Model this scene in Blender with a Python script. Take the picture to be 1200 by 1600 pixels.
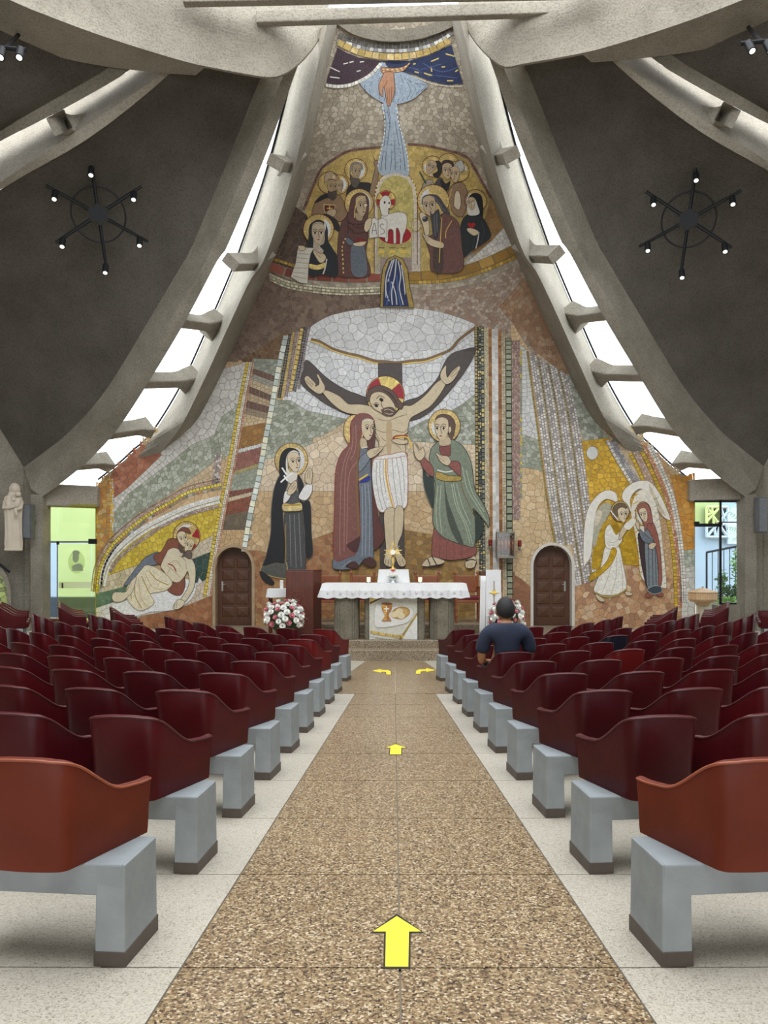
import bpy, bmesh, math, random
from mathutils import Vector, Matrix, geometry
import numpy as np

for _o in list(bpy.data.objects):
    bpy.data.objects.remove(_o, do_unlink=True)
SC = bpy.context.scene
COL = SC.collection
random.seed(7)

# ------------------------------------------------------------ camera, sky, exposure
F, VX, VY, EYE = 1200.0, 615.0, 884.0, 1.515      # focal length (px), vanishing point, eye height
cam_d = bpy.data.cameras.new('camera')
cam = bpy.data.objects.new('camera', cam_d); COL.objects.link(cam)
cam.location = (0, 0, EYE); cam.rotation_euler = (math.radians(90), 0, 0)
cam_d.sensor_fit = 'AUTO'; cam_d.sensor_width = 36.0; cam_d.lens = 36.0 * F / 1600.0
cam_d.shift_x = (600 - VX) / 1600.0; cam_d.shift_y = (VY - 800) / 1600.0
cam_d.clip_end = 300
SC.camera = cam

w = bpy.data.worlds.new('overcast_sky'); SC.world = w; w.use_nodes = True
bg = w.node_tree.nodes['Background']
bg.inputs[0].default_value = (0.93, 0.97, 1.0, 1); bg.inputs[1].default_value = 1.0

SC.view_settings.view_transform = 'Standard'; SC.view_settings.look = 'None'
SC.view_settings.gamma = 1.0; SC.view_settings.use_curve_mapping = False
SC.view_settings.exposure = 2.3
try:
    SC.cycles.max_bounces = 8; SC.cycles.diffuse_bounces = 5; SC.cycles.transparent_max_bounces = 16
    SC.cycles.caustics_reflective = False; SC.cycles.caustics_refractive = False
    SC.cycles.sample_clamp_indirect = 6
except Exception:
    pass

def portal(name, center, normal, up, sx, sy):
    """light portal: only steers sky sampling to a real opening, gives off nothing itself"""
    l = bpy.data.lights.new(name, 'AREA'); l.shape = 'RECTANGLE'; l.size = sx; l.size_y = sy
    l.cycles.is_portal = True
    o = bpy.data.objects.new(name, l); COL.objects.link(o)
    n = Vector(normal).normalized(); u = Vector(up).normalized()
    x = u.cross(-n).normalized(); y = (-n).cross(x)
    m = Matrix((x, y, -n)).transposed().to_4x4(); m.translation = Vector(center)
    o.matrix_world = m
    return o

# ------------------------------------------------------------ helpers
def P(x, y, Y):
    """point on the ray through picture position (x, y) at depth Y"""
    return Vector(((x - VX) * Y / F, Y, EYE + (VY - y) * Y / F))

def lin(c):
    return tuple(((v / 12.92) if v <= 0.04045 else ((v + 0.055) / 1.055) ** 2.4) for v in c)

def hx(h):
    h = h.lstrip('#')
    return lin(tuple(int(h[i:i + 2], 16) / 255 for i in (0, 2, 4)))

class NT:
    def __init__(s, name):
        s.m = bpy.data.materials.new(name); s.m.use_nodes = True
        s.t = s.m.node_tree; s.t.nodes.clear()
        s.out = s.n('ShaderNodeOutputMaterial')
    def n(s, kind, **kw):
        nd = s.t.nodes.new(kind)
        for k, v in kw.items():
            if k in nd.inputs.keys() if hasattr(nd.inputs, 'keys') else False:
                s.set(nd.inputs[k], v)
            else:
                setattr(nd, k, v)
        return nd
    def set(s, sock, v):
        if hasattr(v, 'is_output'):
            s.t.links.new(v, sock)
        else:
            sock.default_value = v
    def link(s, a, b):
        s.t.links.new(a, b)

def rgba(c):
    return (c[0], c[1], c[2], 1)

MATS = {}
def mat_plain(name, col, rough=0.6, metal=0.0, var=0.12, scale=8.0, bump=0.0, bscale=40.0, spec=0.5, coat=0.0, col2=None, detail=4, stretch=None, emit=None):
    """procedural principled: noise-varied colour plus fine bump, in object space"""
    if name in MATS: return MATS[name]
    b = NT(name)
    p = b.n('ShaderNodeBsdfPrincipled')
    tc = b.n('ShaderNodeTexCoord')
    vec = tc.outputs['Object']
    if stretch:
        mp = b.n('ShaderNodeMapping'); b.link(vec, mp.inputs[0]); mp.inputs['Scale'].default_value = stretch
        vec = mp.outputs[0]
    nz = b.n('ShaderNodeTexNoise'); b.link(vec, nz.inputs['Vector']); nz.inputs['Scale'].default_value = scale; nz.inputs['Detail'].default_value = detail
    rp = b.n('ShaderNodeValToRGB')
    c2 = col2 if col2 else tuple(min(1, v * (1 + var)) for v in col)
    c1 = col if col2 else tuple(v * (1 - var) for v in col)
    rp.color_ramp.elements[0].position = 0.3; rp.color_ramp.elements[1].position = 0.7
    rp.color_ramp.elements[0].color = rgba(c1); rp.color_ramp.elements[1].color = rgba(c2)
    b.link(nz.outputs['Fac'], rp.inputs[0]); b.link(rp.outputs[0], p.inputs['Base Color'])
    p.inputs['Roughness'].default_value = rough; p.inputs['Metallic'].default_value = metal
    p.inputs['Specular IOR Level'].default_value = spec; p.inputs['Coat Weight'].default_value = coat
    if bump:
        n2 = b.n('ShaderNodeTexNoise'); b.link(vec, n2.inputs['Vector']); n2.inputs['Scale'].default_value = bscale; n2.inputs['Detail'].default_value = 3
        bp = b.n('ShaderNodeBump'); bp.inputs['Strength'].default_value = bump; bp.inputs['Distance'].default_value = 0.02
        b.link(n2.outputs['Fac'], bp.inputs['Height']); b.link(bp.outputs[0], p.inputs['Normal'])
    if emit:
        p.inputs['Emission Color'].default_value = rgba(emit[0]); p.inputs['Emission Strength'].default_value = emit[1]
    b.link(p.outputs[0], b.out.inputs[0])
    MATS[name] = b.m
    return b.m

def mat_concrete(name, col, dark, scale=1.3, bump=0.35, streak=0.0):
    b = NT(name); p = b.n('ShaderNodeBsdfPrincipled'); tc = b.n('ShaderNodeTexCoord')
    n1 = b.n('ShaderNodeTexNoise'); b.link(tc.outputs['Object'], n1.inputs['Vector']); n1.inputs['Scale'].default_value = scale; n1.inputs['Detail'].default_value = 6; n1.inputs['Roughness'].default_value = 0.65
    n2 = b.n('ShaderNodeTexNoise'); b.link(tc.outputs['Object'], n2.inputs['Vector']); n2.inputs['Scale'].default_value = 26; n2.inputs['Detail'].default_value = 4
    rp = b.n('ShaderNodeValToRGB'); rp.color_ramp.elements[0].position = 0.32; rp.color_ramp.elements[1].position = 0.68
    rp.color_ramp.elements[0].color = rgba(dark); rp.color_ramp.elements[1].color = rgba(col)
    b.link(n1.outputs['Fac'], rp.inputs[0])
    mx = b.n('ShaderNodeMixRGB', blend_type='MULTIPLY'); mx.inputs[0].default_value = 0.45
    r2 = b.n('ShaderNodeValToRGB'); r2.color_ramp.elements[0].position = 0.36; r2.color_ramp.elements[1].position = 0.52
    r2.color_ramp.elements[0].color = (0.5, 0.5, 0.5, 1); r2.color_ramp.elements[1].color = (1, 1, 1, 1)
    b.link(n2.outputs['Fac'], r2.inputs[0]); b.link(rp.outputs[0], mx.inputs[1]); b.link(r2.outputs[0], mx.inputs[2])
    b.link(mx.outputs[0], p.inputs['Base Color']); p.inputs['Roughness'].default_value = 0.9; p.inputs['Specular IOR Level'].default_value = 0.2
    bp = b.n('ShaderNodeBump'); bp.inputs['Strength'].default_value = bump; bp.inputs['Distance'].default_value = 0.03
    b.link(n2.outputs['Fac'], bp.inputs['Height']); b.link(bp.outputs[0], p.inputs['Normal'])
    b.link(p.outputs[0], b.out.inputs[0]); MATS[name] = b.m
    return b.m

def mat_glass(name, tint, refl=0.08, rough=0.02):
    b = NT(name)
    tr = b.n('ShaderNodeBsdfTransparent'); tr.inputs[0].default_value = rgba(tint)
    gl = b.n('ShaderNodeBsdfGlossy'); gl.inputs['Roughness'].default_value = rough; gl.inputs[0].default_value = (1, 1, 1, 1)
    mx = b.n('ShaderNodeMixShader'); mx.inputs[0].default_value = refl
    b.link(tr.outputs[0], mx.inputs[1]); b.link(gl.outputs[0], mx.inputs[2]); b.link(mx.outputs[0], b.out.inputs[0])
    MATS[name] = b.m
    return b.m

def mat_terrazzo(name, cols, scale, rough=0.3):
    """chips: voronoi cells coloured through a ramp of stone colours"""
    b = NT(name); p = b.n('ShaderNodeBsdfPrincipled'); tc = b.n('ShaderNodeTexCoord')
    v = b.n('ShaderNodeTexVoronoi'); v.inputs['Scale'].default_value = scale; b.link(tc.outputs['Object'], v.inputs['Vector'])
    sep = b.n('ShaderNodeSeparateColor'); b.link(v.outputs['Color'], sep.inputs[0])
    rp = b.n('ShaderNodeValToRGB'); rp.color_ramp.interpolation = 'CONSTANT'
    els = rp.color_ramp.elements
    while len(els) < len(cols): els.new(0.5)
    for i, (pos, c) in enumerate(cols):
        els[i].position = pos; els[i].color = rgba(c)
    b.link(sep.outputs[0], rp.inputs[0])
    nz = b.n('ShaderNodeTexNoise'); nz.inputs['Scale'].default_value = 0.8; nz.inputs['Detail'].default_value = 5; b.link(tc.outputs['Object'], nz.inputs['Vector'])
    r2 = b.n('ShaderNodeValToRGB'); r2.color_ramp.elements[0].color = (0.78, 0.76, 0.74, 1); r2.color_ramp.elements[1].color = (1.08, 1.06, 1.04, 1)
    b.link(nz.outputs['Fac'], r2.inputs[0])
    mx = b.n('ShaderNodeMixRGB', blend_type='MULTIPLY'); mx.inputs[0].default_value = 1
    b.link(rp.outputs[0], mx.inputs[1]); b.link(r2.outputs[0], mx.inputs[2])
    b.link(mx.outputs[0], p.inputs['Base Color']); p.inputs['Roughness'].default_value = rough; p.inputs['Specular IOR Level'].default_value = 0.35
    b.link(p.outputs[0], b.out.inputs[0]); MATS[name] = b.m
    return b.m

def mesh_obj(name, verts, faces, mat=None, parent=None, smooth=False, kind=None, label=None, cat=None, group=None, fix=True):
    me = bpy.data.meshes.new(name)
    me.from_pydata([tuple(v) for v in verts], [], faces); me.update()
    if fix:
        bm = bmesh.new(); bm.from_mesh(me); bmesh.ops.recalc_face_normals(bm, faces=bm.faces); bm.to_mesh(me); bm.free()
    if mat is not None:
        me.materials.append(mat)
    if smooth:
        for p in me.polygons: p.use_smooth = True
    return link(name, me, parent, kind, label, cat, group)

def link(name, data, parent=None, kind=None, label=None, cat=None, group=None):
    o = bpy.data.objects.new(name, data); COL.objects.link(o)
    if parent is not None: o.parent = parent
    if kind: o['kind'] = kind
    if label: o['label'] = label
    if cat: o['category'] = cat
    if group: o['group'] = group
    return o

def thing(name, label, cat, loc=(0, 0, 0), rz=0.0, group=None, kind=None):
    o = link(name, None, None, kind, label, cat, group)
    o.location = loc; o.rotation_euler = (0, 0, rz); o.empty_display_size = 0.1
    return o

def copy_tree(o, parent=None):
    c = o.copy(); COL.objects.link(c)
    if parent is not None: c.parent = parent
    for ch in list(o.children): copy_tree(ch, c)
    return c

class MB:
    """mesh builder: collects pieces of ONE part"""
    def __init__(s): s.v = []; s.f = []
    def add(s, verts, faces):
        k = len(s.v); s.v += [Vector(v) for v in verts]; s.f += [tuple(i + k for i in f) for f in faces]; return s
    def box(s, c, d, rz=0.0, taper=1.0):
        x, y, z = (d[0] / 2, d[1] / 2, d[2] / 2); r = Matrix.Rotation(rz, 3, 'Z'); vs = []
        for sz in (-1, 1):
            k = taper if sz > 0 else 1.0
            for sx, sy in ((-1, -1), (1, -1), (1, 1), (-1, 1)):
                vs.append(Vector(c) + r @ Vector((sx * x * k, sy * y * k, sz * z)))
        return s.add(vs, [(0, 3, 2, 1), (4, 5, 6, 7), (0, 1, 5, 4), (1, 2, 6, 5), (2, 3, 7, 6), (3, 0, 4, 7)])
    def rbox(s, c, d, b=0.01, rz=0.0):
        bm = bmesh.new(); bmesh.ops.create_cube(bm, size=1.0)
        for v in bm.verts: v.co = Vector((v.co.x * d[0], v.co.y * d[1], v.co.z * d[2]))
        bmesh.ops.bevel(bm, geom=bm.edges[:], offset=b, segments=2, affect='EDGES', profile=0.6)
        r = Matrix.Rotation(rz, 3, 'Z'); bm.verts.index_update()
        s.add([Vector(c) + r @ v.co for v in bm.verts], [tuple(v.index for v in f.verts) for f in bm.faces]); bm.free(); return s
    def hexa(s, q):
        return s.add(q, [(0, 3, 2, 1), (4, 5, 6, 7), (0, 1, 5, 4), (1, 2, 6, 5), (2, 3, 7, 6), (3, 0, 4, 7)])
    def tube(s, pts, r, n=8, caps=True):
        pts = [Vector(p) for p in pts]; rs = r if isinstance(r, (list, tuple)) else [r] * len(pts); rings = []
        up = None
        for i, p in enumerate(pts):
            t = (pts[min(i + 1, len(pts) - 1)] - pts[max(i - 1, 0)])
            t = t.normalized() if t.length > 1e-9 else Vector((0, 0, 1))
            if up is None: up = Vector((0, 0, 1)) if abs(t.z) < 0.9 else Vector((1, 0, 0))
            a = t.cross(up); a = a.normalized() if a.length > 1e-6 else Vector((1, 0, 0)); b = a.cross(t).normalized(); up = b
            rings.append([p + (a * math.cos(2 * math.pi * j / n) + b * math.sin(2 * math.pi * j / n)) * rs[i] for j in range(n)])
        vs = [v for rg in rings for v in rg]; fs = []
        for i in range(len(pts) - 1):
            for j in range(n): fs.append((i * n + j, i * n + (j + 1) % n, (i + 1) * n + (j + 1) % n, (i + 1) * n + j))
        if caps: fs += [tuple(reversed(range(n))), tuple((len(pts) - 1) * n + j for j in range(n))]
        return s.add(vs, fs)
    def lathe(s, prof, c=(0, 0, 0), n=20, sx=1.0, sy=1.0):
        vs = []; fs = []
        for r, z in prof:
            for j in range(n): vs.append((c[0] + r * sx * math.cos(2 * math.pi * j / n), c[1] + r * sy * math.sin(2 * math.pi * j / n), c[2] + z))
        for i in range(len(prof) - 1):
            for j in range(n): fs.append((i * n + j, i * n + (j + 1) % n, (i + 1) * n + (j + 1) % n, (i + 1) * n + j))
        if prof[0][0] > 1e-4: fs.append(tuple(reversed(range(n))))
        if prof[-1][0] > 1e-4: fs.append(tuple((len(prof) - 1) * n + j for j in range(n)))
        return s.add(vs, fs)
    def sphere(s, c, r, n=12, m=8, sc=(1, 1, 1)):
        vs = []; fs = []
        for i in range(m + 1):
            th = math.pi * i / m
            for j in range(n):
                ph = 2 * math.pi * j / n
                vs.append((c[0] + r * sc[0] * math.sin(th) * math.cos(ph), c[1] + r * sc[1] * math.sin(th) * math.sin(ph), c[2] + r * sc[2] * math.cos(th)))
        for i in range(m):
            for j in range(n): fs.append((i * n + j, (i + 1) * n + j, (i + 1) * n + (j + 1) % n, i * n + (j + 1) % n))
        return s.add(vs, fs)
    def grid(s, rows, closed=False):
        n = len(rows[0]); vs = [v for r in rows for v in r]; fs = []
        for i in range(len(rows) - 1):
            for j in range(n if closed else n - 1): fs.append((i * n + j, i * n + (j + 1) % n, (i + 1) * n + (j + 1) % n, (i + 1) * n + j))
        return s.add(vs, fs)
    def prism(s, poly, z0, z1, xf=None):
        """extrude a 2D polygon (list of (a, b)) between z0 and z1; xf maps (a, b, z) to a point"""
        xf = xf or (lambda a, b, z: (a, b, z)); n = len(poly)
        vs = [xf(a, b, z0) for a, b in poly] + [xf(a, b, z1) for a, b in poly]
        fs = [tuple(reversed(range(n))), tuple(range(n, 2 * n))] + [(i, (i + 1) % n, n + (i + 1) % n, n + i) for i in range(n)]
        return s.add(vs, fs)
    def build(s, name, mat, parent=None, smooth=False, bevel=0, solid=0, sub=0, angle=None, **kw):
        o = mesh_obj(name, s.v, s.f, mat, parent, smooth, **kw)
        if solid:
            m = o.modifiers.new('thickness', 'SOLIDIFY'); m.thickness = solid; m.offset = 0
        if bevel:
            m = o.modifiers.new('bevel', 'BEVEL'); m.width = bevel; m.segments = 2; m.limit_method = 'ANGLE'
        if sub:
            m = o.modifiers.new('subdivision', 'SUBSURF'); m.levels = sub; m.render_levels = sub
        if smooth and angle:
            o.data.set_sharp_from_angle(angle=math.radians(angle))
        return o

def interp(pts, n):
    """resample a polyline of tuples smoothly (Catmull-Rom) to n points"""
    A = [np.array(p, float) for p in pts]; m = len(A); out = []
    d = [0.0]
    for i in range(1, m): d.append(d[-1] + max(1e-6, float(np.linalg.norm(A[i][:2] - A[i - 1][:2]))))
    for k in range(n):
        s_ = d[-1] * k / (n - 1); i = 0
        while i < m - 2 and d[i + 1] < s_: i += 1
        u = (s_ - d[i]) / (d[i + 1] - d[i])
        p0, p1, p2, p3 = A[max(i - 1, 0)], A[i], A[i + 1], A[min(i + 2, m - 1)]
        out.append(0.5 * ((2 * p1) + (p2 - p0) * u + (2 * p0 - 5 * p1 + 4 * p2 - p3) * u * u + (3 * p1 - p0 - 3 * p2 + p3) * u ** 3))
    return out

def sstep(a, b, x):
    t = min(1.0, max(0.0, (x - a) / (b - a))); return t * t * (3 - 2 * t)

# ------------------------------------------------------------ materials
CONC = mat_concrete('concrete_light', hx('a8a194'), hx('8e877b'), scale=0.9, bump=0.6)
CONC2 = mat_concrete('concrete_grey', hx('948e81'), hx('7a7468'), scale=1.1, bump=0.4)
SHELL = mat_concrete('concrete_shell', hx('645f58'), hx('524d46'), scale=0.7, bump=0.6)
GLASS = mat_glass('clear_glass', (0.93, 0.96, 0.96), 0.06)
GLASS_Y = mat_glass('yellow_green_glass', (1.0, 1.0, 0.60), 0.05)
GLASS_B = mat_glass('blue_grey_glass', (0.33, 0.39, 0.46), 0.05)
FRAME = mat_plain('dark_metal_frame', hx('2a2a30'), 0.4, 0.6)
TERW = mat_terrazzo('white_terrazzo', [(0, hx('958f82')), (0.06, hx('b0aa9c')), (0.3, hx('bab4a7')), (0.62, hx('c2bdb1')), (0.94, hx('a49c8f'))], 150, 0.35)
TERB = mat_terrazzo('brown_pebble_terrazzo', [(0, hx('42362d')), (0.10, hx('655541')), (0.26, hx('816c51')), (0.45, hx('937d5e')), (0.64, hx('a6916f')), (0.84, hx('c8b89e')), (0.95, hx('70503a'))], 108, 0.3)
STEPM = mat_terrazzo('grey_brown_step_terrazzo', [(0, hx('5d5142')), (0.2, hx('857763')), (0.5, hx('9a8c76')), (0.8, hx('ab9e8a'))], 90, 0.4)
GROUT = mat_plain('grout', hx('8d8371'), 0.9)
# ------------------------------------------------------------ floor: gently bowled, falling towards the altar
AC = Vector((0, 17.5, 0))
def zf(X, Y):
    r = math.hypot(X - AC.x, Y - AC.y)
    return -0.03 * (17.5 - r) + min(0.16, 0.055 * max(0.0, abs(X) - 3.0)) * sstep(9, 14, Y)

JX = 0.025
def slab(name, corners, mat, parent, th=0.03):
    q = [Vector((x, y, zf(x, y) - th)) for x, y in corners] + [Vector((x, y, zf(x, y))) for x, y in corners]
    return MB().hexa(q).build(name, mat, parent)

_rows = []
for i in range(-8, 33):
    Y = i * 0.8
    _rows.append([Vector((X, Y, zf(X, Y) - 0.012)) for X in [-19 + 38 * k / 46 for k in range(47)]])
floor = MB().grid(_rows).build('floor', GROUT, kind='structure')
far_rows = [[Vector((X, Y, zf(X, Y) - 0.004)) for X in [-12 + 24 * k / 46 for k in range(47)]] for Y in [11.1 + 0.6 * i for i in range(16)]]
MB().grid(far_rows).build('terrazzo_sheet', TERW, floor)

def ah(Y):                       # half width of the brown aisle
    return 0.884 - 0.0369 * (Y - 2.67)
g = 0.004
ys = [0.07 + k for k in range(0, 12)]
for k in range(len(ys) - 1):
    a, b = ys[k] + g, ys[k + 1] - g
    slab('aisle_slab', [(JX - ah(a), a), (JX - g, a), (JX - g, b), (JX - ah(b), b)], TERB, floor)
    slab('aisle_slab', [(JX + g, a), (JX + ah(a), a), (JX + ah(b), b), (JX + g, b)], TERB, floor)
    for sd in (-1, 1):
        xs = [2.4 + 1.5 * j for j in range(0, 6)]
        slab('white_slab', [(JX + sd * (ah(a) + 2 * g), a), (JX + sd * (2.4 - g), a), (JX + sd * (2.4 - g), b), (JX + sd * (ah(b) + 2 * g), b)], TERW, floor)
        for j in range(5):
            if xs[j] < 0.55 * b + 3.0:
                slab('white_slab', [(JX + sd * (xs[j] + g), a), (JX + sd * (xs[j + 1] - g), a), (JX + sd * (xs[j + 1] - g), b), (JX + sd * (xs[j] + g), b)], TERW, floor)
# brown crossing in front of the first rows, narrowing to the steps
for sd in (-1, 1):
    a, b = 11.07 + g, 12.75 - g
    slab('crossing_slab', [(JX + sd * g, a), (JX + sd * 3.2, a), (JX + sd * 3.2, b), (JX + sd * g, b)], TERB, floor)
    a, b = 12.75 + g, 16.05
    slab('crossing_slab', [(JX + sd * g, a), (JX + sd * 0.93, a), (JX + sd * 0.60, b), (JX + sd * g, b)], TERB, floor)
    slab('white_slab', [(JX + sd * (0.93 + 2 * g), a), (JX + sd * 3.2, a), (JX + sd * 3.2, b), (JX + sd * (0.60 + 2 * g), b)], TERW, floor)

# sanctuary steps: two curved treads
PLZ = -0.09
def step(name, R, cy, z0, z1, hw, nose):
    a0 = math.asin(hw / R); n = 36; pts = []
    for k in range(n + 1):
        a = -a0 + 2 * a0 * k / n
        pts.append((R * math.sin(a), cy - R * math.cos(a)))
    pts += [(hw, 20.6), (-hw, 20.6)]
    m = MB().prism(pts, z0, z1)
    return m.build(name, STEPM, kind='structure', bevel=0.015)
step('floor_lower_step', 9.0, 25.1, -0.75, -0.256, 5.6, 0.03)
step('floor_upper_step', 8.6, 25.1, -0.75, PLZ, 5.3, 0.03)

# ------------------------------------------------------------ the mosaic wall: upright below, leaning inwards above
def wall_Y(h, X):
    y = 20.5
    if h > 7.2: y -= 3.3 * ((h - 7.2) / 6.4) ** 1.3
    return y - 0.2 * sstep(10, 13, h) * X * X
def W(x, y, off=0.0):
    Y = 20.5
    for _ in range(25):
        h = EYE + (VY - y) * Y / F; X = (x - VX) * Y / F
        Y = 0.4 * Y + 0.6 * wall_Y(h, X)
    p = P(x, y, Y)
    if off:
        e = 0.02
        dh = (wall_Y(p.z + e, p.x) - wall_Y(p.z - e, p.x)) / (2 * e)
        dx = (wall_Y(p.z, p.x + e) - wall_Y(p.z, p.x - e)) / (2 * e)
        p = p + Vector((dx, -1, dh)).normalized() * off
    return p

# rib edge lines of the left skylight, in picture positions
L1 = [(425, 95), (407, 122), (360, 240), (300, 385), (285, 412), (232, 501), (165, 610), (109, 674), (72, 704), (37, 730)]
L2 = [(452, 95), (440, 125), (395, 235), (325, 400), (275, 486), (225, 580), (176, 640), (112, 700), (70, 735), (49, 765)]
L3 = [(478, 75), (465, 104), (418, 235), (355, 385), (341, 405), (290, 501), (236, 591), (184, 670), (139, 719), (94, 756), (66, 776)]
L4 = [(476, 60), (460, 105), (419, 262), (377, 387), (367, 415), (330, 503), (287, 599), (240, 676), (210, 704), (191, 722), (157, 749)]
L5 = [(512, 36), (495, 110), (463, 250), (417, 395), (390, 440), (356, 512), (322, 587), (289, 655), (270, 684), (251, 707)]
L6 = [(528, 36), (508, 125), (470, 300), (430, 400), (400, 471), (360, 557), (315, 647), (289, 677), (251, 707)]
NS = 60
YB = [(60, 15.4), (100, 15.6), (385, 17.0), (501, 17.6), (591, 18.2), (670, 18.9), (719, 19.3), (756, 19.5), (790, 19.5)]
DA = [(36, 1.5), (400, 1.9), (512, 1.9), (587, 1.6), (655, 0.9), (707, 0.0), (760, 0.0)]
def lut(tab, y):
    return float(np.interp(y, [a for a, _ in tab], [b for _, b in tab]))
def side_pt(sd, x, y, Y):
    """left skylight points; the right one is its mirror image, a touch higher as in the photograph"""
    if sd < 0: return P(x, y, Y)
    return P(2 * VX - x, y - 12 * (1 - sstep(560, 790, y)), Y)

SKY = {}
for sd in (-1, 1):
    sfx = 'left' if sd < 0 else 'right'
    i1, i2, i3, i4, i5, i6 = (interp(L, NS) for L in (L1, L2, L3, L4, L5, L6))
    p1 = [side_pt(sd, x, y, lut(YB, y) + 0.45) for x, y in i1]
    p2 = [side_pt(sd, x, y, lut(YB, y) - 0.02) for x, y in i2]
    p3 = [side_pt(sd, x, y, lut(YB, y)) for x, y in i3]
    p3b = [p + Vector((0.45 * sd, 0.55, 0.35)) for p in p3]
    wy = lambda x, y: W(x, y).y
    p4 = [side_pt(sd, x, y, wy(x, y) + 0.3) for x, y in i4]
    p5 = [side_pt(sd, x, y, wy(x, y) - lut(DA, y)) for x, y in i5]
    p6 = [side_pt(sd, x, y, wy(x, y) + 0.05) for x, y in i6]
    SKY[sd] = (p1, p2, p3, p3b, p4, p5, p6)
    # rib beside the dark shell, running down into the pillar
    m = MB(); m.grid([p1, p2, p3, p3b, [p + Vector((0.2 * sd, 0.5, 0.5)) for p in p1]])
    e = p3[-1]; z0 = -0.5
    m.build('concrete_rib', CONC2, smooth=True, angle=28, kind='structure')
    # pillar under it
    xo = P(47, 800, 19.5).x * (-sd) * -1; xi = e.x
    xa = min(e.x, P(47 if sd < 0 else 1183, 800, 19.5).x); xb = max(e.x, P(47 if sd < 0 else 1183, 800, 19.5).x)
    MB().box(((xa + xb) / 2, 19.75, (e.z + 0.06 + z0) / 2), (xb - xa, 0.5, e.z + 0.06 - z0)).build('trim_pillar_' + sfx, CONC2, kind='structure', bevel=0.02)
    # rib beside the mosaic
    m = MB(); m.grid([p4, p5, p6])
    m.build('concrete_rib', CONC, smooth=True, angle=28, kind='structure')
    # skylight: panes between the crossbars, bars, dark glazing strips
    win = link('window_1' if sd < 0 else 'window_2', None, None, 'structure')
    cuts = [(436, 250), (372, 397), (318, 514), (266, 608), (213, 682), (168, 737)]
    # station of each crossbar along the slot, found on the rib edge line beside the shell
    t3 = []
    for cx, cy in cuts:
        t3.append(min(range(NS), key=lambda k: abs(i3[k][1] - cy)))
    t4 = [min(range(NS), key=lambda k: abs(i4[k][1] - cy)) for cx, cy in cuts]
    bounds = list(zip([0] + t3 + [NS - 1], [0] + t4 + [NS - 1]))
    for (a3, a4), (b3, b4) in zip(bounds[:-1], bounds[1:]):
        if b3 <= a3 or b4 <= a4: continue
        n = 8; r1 = []; r2 = []
        for k in range(n + 1):
            f3 = a3 + (b3 - a3) * k / n; f4 = a4 + (b4 - a4) * k / n
            q3 = p3b[int(f3)].lerp(p3b[min(NS - 1, int(f3) + 1)], f3 - int(f3)); q4 = p4[int(f4)].lerp(p4[min(NS - 1, int(f4) + 1)], f4 - int(f4))
            r1.append(q3); r2.append(q4)
        MB().grid([r1, r2]).build('pane', GLASS, win)
        MB().tube([q.lerp(q1, 0.04) for q, q1 in zip(r2, r1)], 0.028, 6).build('glazing_bar', FRAME, win)
        MB().tube([q.lerp(q1, 0.10) for q, q1 in zip(r1, r2)], 0.022, 6).build('glazing_bar', FRAME, win)
    for k, (cx, cy) in enumerate(cuts):
        a = p3[t3[k]]; ta = (p3[t3[k] - 1] - p3[t3[k] + 1]).normalized()
        t5 = min(range(NS), key=lambda j: abs(i5[j][1] - cy)) if k < 5 else NS - 1
        bq = p4[t4[k]].lerp(p5[t5], 0.55) if k < 4 else p4[t4[k]].lerp(p5[t5], 0.2) + Vector((0, -0.5, 0))
        if k == 5: bq = p4[t4[k]] + Vector((0, -0.35, 0))
        d = (bq - a).normalized(); N = d.cross(ta).normalized()
        if N.y < 0: N = -N                 # outward, away from the room
        T = N.cross(d).normalized()
        if T.z < 0: T = -T
        rows = []
        for j in range(15):
            u = j / 14; c = a.lerp(bq, u) + d * (0.03 if j == 0 else 0) + d * (0.10 if j == 14 else 0)
            fl = (0.24 if k < 4 else 0.05) * max(0, (u - 0.72) / 0.28) ** 2
            ht = 0.12 + fl; dp = 0.42
            inn = -0.06 + 0.12 * max(0, (u - 0.75) / 0.25) ** 2
            rows.append([c + T * ht - N * inn, c - T * ht - N * inn, c - T * ht + N * dp, c + T * ht + N * dp])
        m = MB(); m.grid(rows, closed=True); m.add([rows[0][i] for i in range(4)], [(0, 1, 2, 3)]); m.add([rows[-1][i] for i in range(4)], [(0, 1, 2, 3)])
        m.build('crossbar', CONC, win, bevel=0.03)
    # lintel over the side glazing
    ly = 791 if sd < 0 else 781
    la, lb = (side_pt(sd, 60, ly, 19.65), side_pt(sd, 152, ly, 20.3))
    la.z = lb.z = P(100, ly, 19.9).z; zt = P(100, ly - 35, 19.8).z
    dv = Vector((0, 0.55, 0))
    q = [la, lb, lb + dv, la + dv]; q = q + [Vector((p.x, p.y, zt)) for p in q]
    MB().hexa(q).build('trim_lintel_' + sfx, CONC, kind='structure', bevel=0.03)

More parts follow.
